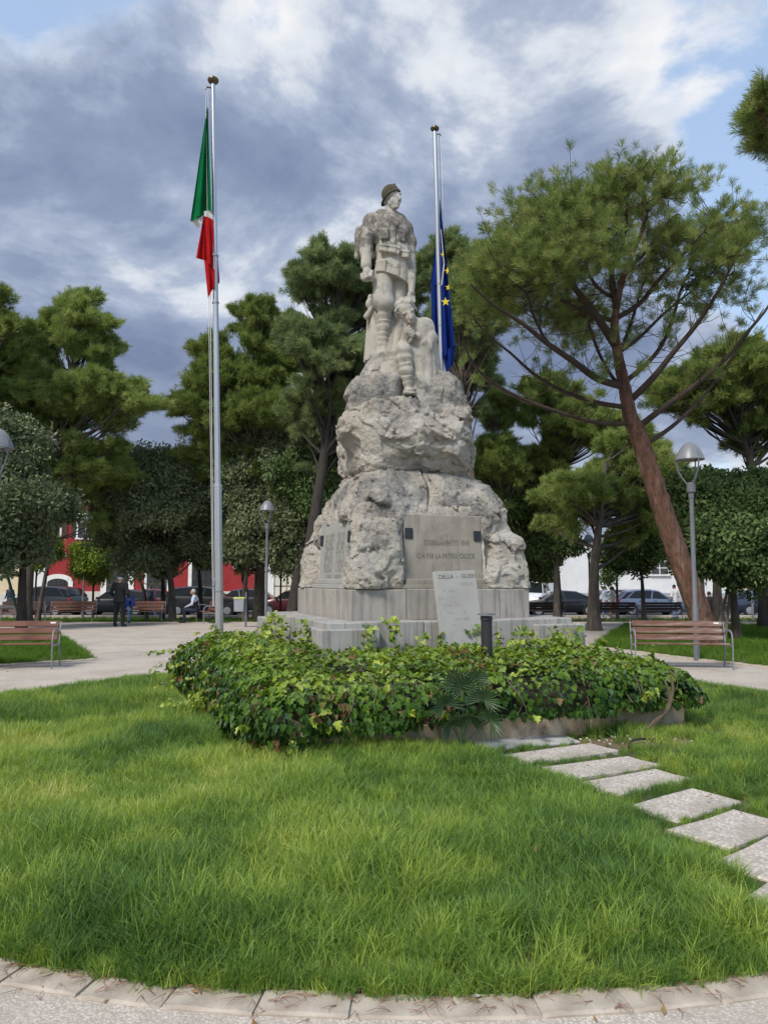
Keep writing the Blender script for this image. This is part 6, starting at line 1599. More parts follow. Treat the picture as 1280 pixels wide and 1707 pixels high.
def flagpole(label, top, bot, Y, r0, r1, zjoint, side):
    """top, bot: photograph pixels of the axis"""
    a = P(*top, Y); b = P(*bot, Y); d = a - b; k = (0 - b.z) / d.z; base = b + d * k
    t = thing('flagpole', label, 'flagpole', base); q = a - base
    def at(z): return q * (z / q.z)
    MB().tube([at(-.05), at(zjoint)], [r0, r0 * .97], 20).tube([at(zjoint), at(zjoint) + Vector((0, 0, .05))], [r0 * 1.06, r0 * 1.0], 20).obj('pole_tube', [M['alu']], t, smooth=True)
    MB().tube([at(zjoint + .02), at(q.z)], [r0 * .78, r1], 20).obj('pole_tube', [M['alu']], t, smooth=True)
    for z in (zjoint - 1.6, q.z * .62, q.z * .70): MB().tube([at(z), at(z + .025)], r0 * (1.05 if z < zjoint else .86), 18).obj('joint_ring', [M['steel']], t, smooth=True)
    MB().lathe([(.0, .105), (.05, .10), (.085, .07), (.09, .045), (.075, .02), (.03, 0), (.028, -.04), (.0, -.04)], at(q.z) + Vector((0, 0, .02)), 20).obj('finial', [M['bronze']], t, smooth=True)
    MB().tube([at(q.z - .06), at(q.z - .06) + Vector((side * .10, -.03, .0)), at(q.z - .10) + Vector((side * .115, -.03, 0))], .013, 8).obj('pulley_arm', [M['bronze']], t, smooth=True)
    return t, base, at, q
fl, fbase, fat, fq = flagpole('tall aluminium flagpole with the green, white and red flag', (355.5, 141), (366, 1045), 11.7, .062, .034, P(364, 812, 11.7).z, -1)
MB().tube([fat(1.2) + Vector((-.075, -.02, 0)), fat(fq.z - .1) + Vector((-.075, -.03, 0))], .005, 6).obj('halyard', [M['rope']], fl)
MB().tube([fat(1.2) + Vector((-.09, -.02, 0)), fat(fq.z - .12) + Vector((-.112, -.03, 0))], .005, 6).obj('halyard', [M['rope']], fl)
MB().box(fat(1.55) + Vector((-.07, -.02, 0)), (.025, .03, .06), bev=.008).obj('cleat', [M['steel']], fl)
eu, ebase, eat, eq = flagpole('shorter-looking aluminium flagpole behind the memorial carrying the blue flag', (724.5, 220), (737, 640), 15.0, .068, .045, P(736, 640, 15.0).z - 1.2, 1)
MB().tube([eat(1.2) + Vector((.085, -.08, 0)), eat(eq.z - .1) + Vector((.085, -.03, 0))], .006, 6).obj('halyard', [M['rope_dark']], eu)
MB().tube([eat(1.2) + Vector((.12, -.08, 0)), eat(eq.z - .12) + Vector((.115, -.03, 0))], .006, 6).obj('halyard', [M['rope']], eu)
def patch(mb, TL, TR, BL, BR, Y, m, nu=10, nv=18, amp=.05, waves=2.0, ph=0.0, d0=0.0, d1=0.0, skew=0.0):
    """a hanging cloth patch: four photograph corners, folds running down it"""
    V = []
    for j in range(nv + 1):
        t = j / nv
        for i in range(nu + 1):
            s_ = i / nu
            x = (TL[0] * (1 - s_) + TR[0] * s_) * (1 - t) + (BL[0] * (1 - s_) + BR[0] * s_) * t
            y = (TL[1] * (1 - s_) + TR[1] * s_) * (1 - t) + (BL[1] * (1 - s_) + BR[1] * s_) * t
            dd = amp * math.sin(2 * math.pi * (waves * s_ + ph + skew * t)) * (.25 + .75 * t) + d0 + (d1 - d0) * s_
            V.append(P(x, y, Y + dd))
    F = [(j * (nu + 1) + i, j * (nu + 1) + i + 1, (j + 1) * (nu + 1) + i + 1, (j + 1) * (nu + 1) + i) for j in range(nv) for i in range(nu)]
    mb.add(V, F, m); return mb
fo = Vector(P(346, 178, 11.66)); f = MB(); FYY = 11.66
patch(f, (345.5, 178), (346.5, 178), (318, 366), (353, 350), FYY, 0, 12, 26, .10, 1.6, .1, 0, 0)
patch(f, (318, 366), (340, 356), (318.5, 370), (341, 358), FYY, 0, 8, 2, .05, 1.2, .3)
patch(f, (318.5, 370), (341, 358), (331, 381), (341, 362), FYY + .004, 1, 8, 4, .05, 1.0, .2)
patch(f, (340, 352), (354, 350), (340.5, 360), (355, 366), FYY - .01, 1, 6, 4, .03, 1.0, .6)
patch(f, (340, 358), (355, 366), (340.5, 432), (359, 450), FYY - .02, 2, 10, 16, .06, 1.5, .0)
patch(f, (340, 358), (341, 359), (327, 430), (340.5, 434), FYY + .03, 2, 8, 14, .05, 1.2, .5)
patch(f, (340.5, 432), (359, 450), (347, 497), (357, 478), FYY - .02, 2, 10, 12, .06, 1.4, .3)
patch(f, (356, 380), (360, 380), (358, 484), (366.5, 470), FYY + .12, 2, 8, 16, .04, 1.2, .3)
V = [Vector(v) - fo for v in f.V]
flag1 = link('tricolour_flag', mesh('tricolour_flag', V, f.F, [M['fgreen'], M['fwhite'], M['fred']], f.M, True), None, fo)
tag(flag1, 'green, white and red flag hanging limp from the tall pole', 'flag')
e = MB(); EY = 14.86; eo = Vector(P(733, 335, EY))
patch(e, (732.5, 334), (733.5, 334), (735, 480), (748.5, 480), EY, 0, 10, 24, .10, 1.4, .2)
patch(e, (735, 480), (748.5, 480), (736, 600), (758.5, 575), EY, 0, 12, 18, .12, 1.6, .25)
patch(e, (736, 588), (758.5, 575), (744, 621), (756, 606), EY - .03, 0, 10, 8, .08, 1.2, .1)
patch(e, (728, 392), (734, 345), (718, 470), (735, 480), EY + .22, 0, 8, 12, .06, 1.3, .1)
patch(e, (718, 470), (735, 480), (719, 540), (736, 590), EY + .22, 0, 8, 14, .06, 1.3, .4)
patch(e, (734, 380), (735.5, 384), (739, 440), (741, 441), EY - .16, 1, 3, 12, .01, 1); patch(e, (739, 440), (741, 441), (734.5, 477), (737, 474), EY - .16, 1, 3, 8, .01, 1)
V = [Vector(v) - eo for v in e.V]
flag2 = link('blue_flag', None, None, eo) if False else thing('blue_flag', 'dark blue flag with yellow stars hanging beside the memorial', 'flag', eo)
link('cloth', mesh('flag_cloth', V, e.F, [M['fblue'], M['fwhite']], e.M, True), flag2)
def star(px, py, rad, half=0, tw=0.0):
    c = P(px, py, EY - .17) - eo; pts = []
    for i in range(10):
        a = math.pi / 2 + i * math.pi / 5 + tw; q = rad * (1 if i % 2 == 0 else .40); x_ = q * math.cos(a)
        if half: x_ = min(x_, .15 * rad)
        pts.append((c.x + x_, c.y, c.z + q * math.sin(a)))
    MB().prism(pts[::-1], (0, .004, 0)).obj('star', [M['fyellow']], flag2)
star(742.5, 503, .092, 0, .05); star(746.5, 451, .075, 1, .2); star(747.5, 479, .070, 1, -.1); star(738.5, 424, .06, 1, .3)

# ---- park lamps
M['lampgrey'] = mat('lamp_grey_paint', [(0.115, 0.12, 0.13), (0.15, 0.155, 0.165)], 6, .45, spec=.5)
M['lamphood'] = mat('lamp_hood_paint', [(0.16, 0.165, 0.18), (0.22, 0.225, 0.24)], 5, .4, spec=.5)
M['lamplens'] = mat('lamp_diffuser', [(0.55, 0.55, 0.53)], 1, .3)
def lamp(label, base, H_, rz=0.0, group='park lamps'):
    t = thing('park_lamp', label, 'lamp post', base, rz, group)
    zb = H_ - 1.02
    MB().tube([(0, 0, -.05), (0, 0, 1.1), (0, 0, 1.12), (0, 0, zb - .1)], [.060, .058, .046, .042], 16).obj('post', [M['lampgrey']], t, smooth=True)
    MB().lathe([(.0, -.12), (.052, -.12), (.055, -.03), (.085, 0), (.085, .17), (.07, .19), (.0, .19)], (0, 0, zb), 18).obj('collar', [M['lampgrey']], t, smooth=True)
    for k in range(3):
        a = k * 2.094 + .5; ca, sa = math.cos(a), math.sin(a)
        pts = [(ca * r_, sa * r_, zb + z_) for r_, z_ in ((.07, .16), (.15, .27), (.225, .42), (.262, .58), (.262, .70), (.235, .80))]
        MB().tube(smooth_path(pts, 3), .015, 8).obj('bracket', [M['lampgrey']], t, smooth=True)
    prof = [(.0, 1.02), (.05, 1.012), (.12, .965), (.19, .875), (.245, .77), (.278, .68), (.285, .655), (.275, .65), (.24, .75), (.18, .84), (.10, .92), (.0, .95)]
    hd = MB().lathe(prof, (0, 0, zb), 28).obj('hood', [M['lamphood']], t, smooth=True, auto=40)
    MB().lathe([(.0, .69), (.13, .69), (.14, .72), (.10, .78), (.0, .78)], (0, 0, zb), 18).obj('diffuser', [M['lamplens']], hd, smooth=True)
    return t
lb_ = G(1161, 1101); lamp('grey park lamp with bell-shaped hood standing behind the right bench', lb_, P(1149, 737, lb_.y).z, .3)
l2 = GX(444, 27.2); lamp('distant grey park lamp between the flagpole and the memorial', l2, P(450, 834, 27.2).z - l2.z, .6)
l3 = G(-20, 1118); lamp('park lamp cut by the left edge of the picture', l3, P(-18, 714, l3.y).z, -.9)
l4 = GX(139, 37.5); lamp('dark park lamp half hidden in the trees before the red facade', l4, P(140, 872, 37.5).z - l4.z + .3, .2)
l5 = GX(983, 34); lamp('slim lamp beside the grey pine trunk on the right', l5, P(983, 890, 34).z - l5.z, 0)
l6 = GX(1253, 40); lamp('thin lamp post at the far right by the dark hatchback', l6, P(1253, 880, 40).z - l6.z, 0)

# ---- benches
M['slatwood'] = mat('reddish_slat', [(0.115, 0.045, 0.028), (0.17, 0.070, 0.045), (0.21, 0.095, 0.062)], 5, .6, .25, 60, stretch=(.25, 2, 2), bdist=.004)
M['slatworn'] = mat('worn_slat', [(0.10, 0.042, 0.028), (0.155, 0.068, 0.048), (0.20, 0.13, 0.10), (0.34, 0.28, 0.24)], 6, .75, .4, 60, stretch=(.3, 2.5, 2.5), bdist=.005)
M['slatshade'] = mat('shaded_slat', [(0.045, 0.024, 0.017), (0.075, 0.040, 0.028)], 5, .7, stretch=(.25, 2, 2))  # darker copy of the reddish slat: shade on the far benches put into the colour
M['benchsteel'] = mat('bench_grey_steel', [(0.17, 0.18, 0.20), (0.25, 0.26, 0.28)], 6, .45, spec=.5)
M['label_white'] = mat('white_sticker', [(0.72, 0.72, 0.72)], 1, .5)
def bench(label, loc, rz, slat, L_=1.80, sticker=True, group='park benches'):
    """faces -y; origin on the ground under the seat"""
    t = thing('park_bench', label, 'bench', loc, rz, group)
    bw = .155; tilt = R(-14)
    for k in range(3):
        z = .50 + k * .125; y = .215 + (z - .45) * .24
        s_ = MB().box((0, 0, 0), (L_ / 2 - .03, .016, .052), bev=.006).obj('back_slat', [slat], t, loc=(0, y, z + .03), rot=(tilt, 0, 0))
        if k == 2 and sticker: MB().box((L_ / 2 - .13, -.018, .012), (.045, .0015, .014)).obj('sticker', [M['label_white']], s_)
    for k in range(3): MB().box((0, 0, 0), (L_ / 2 - .03, .066, .016), bev=.006).obj('seat_slat', [slat], t, loc=(0, -.17 + k * .15, .445 - .012 * k), rot=(R(-3), 0, 0))
    for s_ in (-1, 1):
        x = s_ * (L_ / 2)
        def bar(pts, nm, w_=.034, th_=.009):
            q = smooth_path(pts, 4); mb = MB(); V = []; n_ = len(q)
            for i in range(n_):
                tg = (q[min(i + 1, n_ - 1)] - q[max(i - 1, 0)]).normalized(); nn_ = Vector((1, 0, 0)).cross(tg).normalized() * w_ / 2
                V += [q[i] + nn_ + Vector((-th_, 0, 0)), q[i] + nn_ + Vector((th_, 0, 0)), q[i] - nn_ + Vector((th_, 0, 0)), q[i] - nn_ + Vector((-th_, 0, 0))]
            F = [(i * 4 + j, i * 4 + (j + 1) % 4, i * 4 + 4 + (j + 1) % 4, i * 4 + 4 + j) for i in range(n_ - 1) for j in range(4)] + [(0, 3, 2, 1), tuple(range(n_ * 4 - 4, n_ * 4))]
            mb.add(V, F).obj(nm, [M['benchsteel']], t, smooth=True, auto=40)
        bar([Vector((x, -.235, 0)), Vector((x, -.255, .25)), Vector((x, -.26, .45)), Vector((x, -.235, .60)), Vector((x, -.17, .665)), Vector((x, -.02, .685)), Vector((x, .14, .66)), Vector((x, .255, .60))], 'leg')
        bar([Vector((x, .33, 0)), Vector((x, .27, .22)), Vector((x, .225, .42)), Vector((x, .29, .72)), Vector((x, .315, .82))], 'leg')
        bar([Vector((x, -.255, .415)), Vector((x, 0, .41)), Vector((x, .225, .395))], 'seat_rail')
    return t
bl = G(48, 1110); bench('reddish slatted bench at the left edge, nearest on that side', (P(48, 1100, 14.1).x - .46, 14.1, 0), R(9), M['slatwood'])
br = bench('weathered brown bench with peeling slats before the right lawn', (P(1134, 1090, 14.2).x, 14.2, 0), R(-9), M['slatworn'], 1.66)
def fb(px, Y, rz, label, slat='slatwood', L_=1.8, st=False): return bench(label, GX(px, Y), R(rz), M[slat], L_, st)
fb(120, 30.6, 2, 'empty brown bench left of the standing man in black')
fb(236, 30.9, 0, 'brown bench behind the standing man with a person in blue on it')
fb(345, 30.2, -68, 'bench seen end-on under the man in the white shirt')
fb(14, 27.5, -62, 'bench seen end-on at the far left by the leaning green stake')
fb(36, 33.5, 4, 'dark bench in tree shade at the far left', 'slatshade')
fb(905, 36, 175, 'shaded bench in front of the black sedan', 'slatshade', 1.9)
fb(1022, 36, 178, 'shaded bench beside the walkers on the right', 'slatshade', 1.9)
fb(1098, 36, 184, 'shaded bench in front of the blue car', 'slatshade', 1.9)
fb(1178, 37, 180, 'shaded bench behind the leaning pine trunk', 'slatshade', 1.9)

# ---- small things by the memorial
M['black_paint'] = mat('black_paint', [(0.016, 0.017, 0.018), (0.035, 0.036, 0.038)], 7, .45, second=((.25, .25, .25), 9, .70, .74))
sb = P(811, 1070, 8.62); t = thing('bollard_light', 'short black bollard light wrapped in ivy beside the leaning slab', 'bollard', (sb.x, 8.62, .2))
hb = P(811, 1024, 8.62).z - .2
MB().tube([(0, 0, 0), (0, 0, hb - .03)], .062, 18).obj('post', [M['black_paint']], t, smooth=True)
MB().tube([(0, 0, hb - .06), (0, 0, hb - .02)], [.07, .066], 18).obj('collar', [M['black_paint']], t, smooth=True)
MB().lathe([(.0, -.006), (.098, -.006), (.10, 0), (.098, .006), (.06, .016), (0, .018)], (0, 0, hb), 22).obj('cap', [M['lampgrey']], t, smooth=True)
M['bin_grey'] = mat('bin_grey', [(0.24, 0.255, 0.28), (0.31, 0.325, 0.35)], 5, .5); M['binbag'] = mat('yellow_green_bag', [(0.42, 0.48, 0.10), (0.52, 0.56, 0.20)], 14, .5)
bp = GX(410.5, 26.2); t = thing('litter_bin', 'grey litter bin with yellow-green bag on a thin post', 'litter bin', bp)
MB().tube([(0, 0, -.05), (0, 0, 1.18)], .035, 10).obj('post', [M['lampgrey']], t, smooth=True)
MB().box((-.22, 0, .74), (.16, .13, .22), bev=.02, taper=1.1).obj('bucket', [M['bin_grey']], t)
bg_ = MB().box((-.22, 0, .975), (.19, .155, .035), bev=.02); bg_.obj('bag', [M['binbag']], t)
M['greenpaint'] = mat('green_stake', [(0.015, 0.07, 0.045), (0.03, 0.10, 0.065)], 6, .6)
g0 = GX(41, 25.5); g1 = P(12, 955, 25.6); tag(MB().tube([Vector((0, 0, -.1)), Vector(g1) - g0], .045, 10).obj('tree_stake', [M['greenpaint']], loc=g0, smooth=True), 'dark green slanting stake propping the left evergreen', 'stake', 'tree stakes')
M['polewood'] = mat('wooden_pole', [(0.13, 0.105, 0.08), (0.19, 0.16, 0.125)], 6, .9, stretch=(1, 1, .3))
for a, b, lab in (((1186, 20.0), (1214, 975), 'left of two thin wooden props against the staked right tree'), ((1203, 19.8), (1216, 985), 'right of two thin wooden props against the staked right tree')):
    p0 = GX(a[0], a[1]); p1 = P(b[0], b[1], 20.3); tag(MB().tube([Vector((0, 0, -.1)), (Vector(p1) - p0) * .5 + Vector((.02, 0, 0)), Vector(p1) - p0], [.045, .04, .035], 8).obj('tree_stake', [M['polewood']], loc=p0, smooth=True), lab, 'stake', 'tree stakes')
for px, Y, lab, z1 in ((425, 39, 'grey steel sign post before the shop sign', 3.4),):
    p0 = GX(px, Y); tag(MB().tube([(0, 0, -.1), (0, 0, z1)], .05, 10).obj('sign_post', [M['steel']], loc=p0, smooth=True), lab, 'post')

# ---- people (one continuous body each)
def skinm(n_, c): return mat(n_, [c, tuple(x * 1.12 for x in c)], 9, .75)
M['skin'] = skinm('skin', (0.36, 0.20, 0.135)); M['black_cloth'] = skinm('black_cloth', (0.013, 0.014, 0.016)); M['dark_trousers'] = skinm('dark_trousers', (0.011, 0.012, 0.014)); M['shoe'] = skinm('shoe', (0.018, 0.017, 0.016))
M['greyhair'] = skinm('grey_hair', (0.42, 0.40, 0.37)); M['darkhair'] = skinm('dark_hair', (0.022, 0.017, 0.013)); M['capblue'] = skinm('dark_cap', (0.016, 0.022, 0.030)); M['jeans'] = skinm('jeans', (0.12, 0.18, 0.29)); M['bluejacket'] = skinm('blue_jacket', (0.012, 0.045, 0.22))
M['shirt'] = skinm('pale_shirt', (0.48, 0.54, 0.64)); M['vest'] = skinm('navy_vest', (0.014, 0.016, 0.024)); M['whitecloth'] = skinm('white_top', (0.60, 0.58, 0.56)); M['redskirt'] = skinm('dark_red_skirt', (0.09, 0.022, 0.026)); M['navy'] = skinm('navy_cloth', (0.018, 0.026, 0.05)); M['shoe_white'] = skinm('pale_sole', (0.5, 0.5, 0.5))
def person(label, loc, rz, pose, mats, vs=.017, extra=None, H_=1.74, group=None):
    """mats: skin, hair, top, legs, shoes, cap; faces +y"""
    k = H_ / 1.74; s = SDF(np.array([-.55, -.62, -.04]) * k, np.array([.55, .72, 1.86]) * k, vs)
    A = lambda *p: np.array(p) * k
    if pose == 'stand':
        hip = [A(-.095, 0, .90), A(.095, 0, .90)]; knee = [A(-.115, .02, .49), A(.115, .02, .49)]; ank = [A(-.125, -.02, .085), A(.125, -.02, .085)]; pel = A(0, 0, .95); che = A(0, .0, 1.30); nk = A(0, .0, 1.47); hd = A(0, .03, 1.615)
        sh = [A(-.185, 0, 1.41), A(.185, 0, 1.41)]; el = [A(-.275, -.04, 1.13), A(.275, -.04, 1.13)]; wr = [A(-.20, .15, .98), A(.20, .15, .98)]; toe = [A(-.15, .13, .035), A(.15, .13, .035)]
    elif pose == 'walk':
        hip = [A(-.09, 0, .90), A(.09, 0, .90)]; knee = [A(-.10, .14, .50), A(.10, .0, .48)]; ank = [A(-.10, .17, .085), A(.10, -.26, .12)]; pel = A(0, 0, .95); che = A(0, .02, 1.28); nk = A(0, .03, 1.44); hd = A(0, .06, 1.58)
        sh = [A(-.17, .02, 1.39), A(.17, .02, 1.39)]; el = [A(-.23, -.10, 1.13), A(.23, .08, 1.13)]; wr = [A(-.22, .0, .92), A(.21, .25, .98)]; toe = [A(-.10, .32, .04), A(.10, -.12, .04)]
    else:   # seated, leaning forward a little
        hip = [A(-.10, .0, .50), A(.10, .0, .50)]; knee = [A(-.12, .42, .50), A(.13, .42, .50)]; ank = [A(-.10, .40, .085), A(.14, .50, .085)]; pel = A(0, -.02, .54); che = A(0, .04, .90); nk = A(0, .08, 1.07); hd = A(0, .12, 1.215)
        sh = [A(-.18, .05, 1.01), A(.18, .05, 1.01)]; el = [A(-.25, .12, .74), A(.25, .12, .74)]; wr = [A(-.10, .34, .64), A(.10, .34, .64)]; toe = [A(-.11, .56, .035), A(.16, .66, .035)]
    r_ = lambda x: x * k
    for i in (0, 1):
        s.cap(hip[i], knee[i], r_(.092), r_(.066), .04, 3); s.cap(knee[i], ank[i], r_(.066), r_(.050), .03, 3); s.cap(ank[i] + [0, -.02, -.035], toe[i], r_(.042), r_(.036), .02, 4)
    s.ell(pel, A(.165, .12, .12), .05, 3)
    s.chain([pel + A(0, 0, .03), (pel + che) / 2, che], [r_(.125), r_(.135), r_(.145)], k=.06, m=2); s.ell(che, A(.19, .125, .17), .05, 2)
    s.cap(sh[0], sh[1], r_(.072), r_(.072), .06, 2)
    if pose != 'sit': s.cone(pel + A(0, 0, -.13), pel + A(0, 0, .16), A(.185, .145), A(.165, .13), .03, 2)
    for i in (0, 1):
        s.cap(sh[i], el[i], r_(.062), r_(.052), .03, 2); s.cap(el[i], wr[i], r_(.050), r_(.038), .03, 2)
        d = wr[i] - el[i]; d = d / np.linalg.norm(d); s.ell(wr[i] + d * .06 * k, A(.034, .045, .04), .015, 0)
        for q in range(4): s.cap(wr[i] + d * .08 * k + A((q - 1.5) * .014, .01, -.012), wr[i] + d * .125 * k + A((q - 1.5) * .015, .012, -.03), r_(.010), r_(.009), .006, 0)
        s.cap(wr[i] + d * .04 * k + A(.0, .03, .02), wr[i] + d * .085 * k + A(0, .05, .0), r_(.012), r_(.010), .008, 0)
    s.cap(nk - A(0, 0, .04), hd - A(0, .02, .06), r_(.055), r_(.052), .02, 0)
    s.ell(hd, A(.074, .092, .112), .02, 0); s.ell(hd + A(0, .04, -.06), A(.05, .05, .05), .02, 0); s.cap(hd + A(0, .09, .01), hd + A(0, .108, -.025), r_(.012), r_(.016), .01, 0)
    for q in (-1, 1): s.ell(hd + A(q * .076, .0, -.01), A(.012, .022, .03), .008, 0); s.ell(hd + A(q * .03, .092, .012), A(.014, .012, .009), .005, 0, cut=True)
    s.cap(hd + A(-.02, .09, -.062), hd + A(.02, .09, -.062), r_(.007), r_(.007), .005, 0)
    s.ell(hd + A(0, -.022, .028), A(.080, .090, .094), .01, 1)
    if extra: extra(s, hd, A, pel)
    o = link('person', s.mesh('person', mats, 1), None, loc, (0, 0, rz)); return tag(o, label, 'person', group)
def cap_fn(s, hd, A, pel): s.ell(hd + A(0, -.008, .058), A(.085, .10, .072), .008, 5); s.ell(hd + A(0, .09, .045), A(.06, .05, .012), .01, 5)
mp = GX(200, 26.6)
person('man in black jacket and dark cap standing with his back turned', mp, R(-12), 'stand', [M['skin'], M['greyhair'], M['black_cloth'], M['dark_trousers'], M['shoe'], M['capblue']], extra=cap_fn, H_=1.76).scale = (1.16, 1.1, 1)
q = GX(213.5, 30.65); person('person in blue jacket and jeans seated on the bench behind the standing man', q, R(180 + 12), 'sit', [M['skin'], M['darkhair'], M['bluejacket'], M['jeans'], M['shoe'], M['capblue']], H_=1.7)
def vest_fn(s, hd, A, pel): s.cone(pel + A(0, .01, .02), pel + A(0, .06, .42), A(.172, .142), A(.165, .138), .02, 5)
q = GX(327, 30.25); person('man in dark vest and pale shirt seated sideways on the end-on bench', q, R(96), 'sit', [M['skin'], M['greyhair'], M['shirt'], M['navy'], M['shoe'], M['vest']], extra=vest_fn, H_=1.72)
q = GX(17, 44.5); person('person in dark jacket standing by the cream house at the far left', q, R(165), 'stand', [M['skin'], M['darkhair'], M['navy'], M['dark_trousers'], M['shoe'], M['capblue']], .024)
def skirt_fn(s, hd, A, pel): s.cone(pel + A(0, 0, -.42), pel + A(0, 0, .05), A(.20, .17), A(.16, .13), .02, 5); s.chain([hd + A(0, -.06, .03), hd + A(0, -.10, -.10), hd + A(0, -.10, -.24)], [.07, .065, .04], k=.02, m=1)
q = GX(1021, 39.2); person('walker in white top and dark red skirt among the right-hand benches', q, R(80), 'walk', [M['skin'], M['darkhair'], M['whitecloth'], M['skin'], M['shoe_white'], M['redskirt']], .022, skirt_fn, 1.68)
q = GX(1008, 39.8); person('walker in pale grey top just left of the one in the red skirt', q, R(95), 'walk', [M['skin'], M['darkhair'], M['shirt'], M['jeans'], M['shoe_white'], M['capblue']], .022, None, 1.7)
q = GX(1124, 39.5); person('person in jeans standing behind the leaning pine trunk', q, R(30), 'stand', [M['skin'], M['darkhair'], M['whitecloth'], M['jeans'], M['shoe'], M['capblue']], .022)
q = GX(1183, 36.2); person('person in black seated in shade right of the leaning trunk', q, R(0), 'sit', [M['skin'], M['darkhair'], M['black_cloth'], M['dark_trousers'], M['shoe'], M['capblue']], .022)
q = GX(252, 41.5); person('pedestrian in blue beyond the parked cars at the red house', q, R(70), 'walk', [M['skin'], M['darkhair'], M['navy'], M['jeans'], M['shoe'], M['capblue']], .024)

# ---- cars
M['tyre'] = mat('tyre_rubber', [(0.014, 0.014, 0.015)], 1, .85); M['rim'] = mat('alloy_rim', [(0.42, 0.43, 0.45)], 1, .35, metal=.7); M['carglass'] = mat('car_glass', [(0.010, 0.012, 0.014)], 1, .10, spec=.35)
M['headlight'] = mat('headlight', [(0.62, 0.64, 0.66)], 1, .15, spec=.8); M['taillight'] = mat('tail_light', [(0.32, 0.012, 0.012)], 1, .2, spec=.7); M['trimblack'] = mat('black_trim', [(0.016, 0.016, 0.017)], 1, .6); M['plate'] = mat('number_plate', [(0.62, 0.62, 0.60)], 1, .5)
def paint(n_, c): m = mat(n_, [c], 1, .28, spec=.6); m.node_tree.nodes['Principled BSDF'].inputs['Coat Weight'].default_value = .25; return m
PA = {'black': paint('black_car_paint', (0.012, 0.013, 0.016)), 'navy': paint('navy_car_paint', (0.020, 0.032, 0.065)), 'blue': paint('grey_blue_car_paint', (0.10, 0.13, 0.21)), 'maroon': paint('maroon_car_paint', (0.075, 0.012, 0.016)), 'darkred': paint('dark_red_car_paint', (0.10, 0.02, 0.024)), 'white': paint('white_van_paint', (0.62, 0.63, 0.64)), 'charcoal': paint('charcoal_car_paint', (0.030, 0.034, 0.042)), 'silver': paint('silver_car_paint', (0.42, 0.43, 0.44))}
KINDS = {  # length, width, stations: (x fraction, sill-to-bonnet/belt height, roof height or None)
 'hatch': (4.1, 1.75, [(0, .50, None), (.02, .72, None), (.08, .80, None), (.22, .93, None), (.26, .96, .97), (.40, .97, 1.40), (.52, .98, 1.48), (.70, .99, 1.46), (.86, 1.00, 1.36), (.955, 1.00, 1.05), (.985, .92, None), (1, .55, None)]),
 'sedan': (4.6, 1.80, [(0, .48, None), (.02, .68, None), (.08, .76, None), (.22, .88, None), (.27, .91, .92), (.40, .93, 1.33), (.52, .94, 1.42), (.66, .95, 1.38), (.80, .97, 1.12), (.86, .98, .99), (.97, .95, None), (1, .55, None)]),
 'suv': (4.5, 1.85, [(0, .60, None), (.02, .86, None), (.08, .95, None), (.22, 1.06, None), (.26, 1.09, 1.10), (.37, 1.10, 1.55), (.50, 1.11, 1.66), (.72, 1.12, 1.65), (.90, 1.13, 1.54), (.965, 1.13, 1.20), (.99, 1.0, None), (1, .62, None)]),
 'van': (4.9, 1.92, [(0, .60, None), (.02, .90, None), (.06, 1.02, None), (.13, 1.15, None), (.15, 1.18, 1.19), (.25, 1.20, 1.82), (.33, 1.20, 1.95), (.70, 1.20, 1.97), (.95, 1.20, 1.94), (.985, 1.20, 1.80), (.995, 1.15, None), (1, .62, None)])}
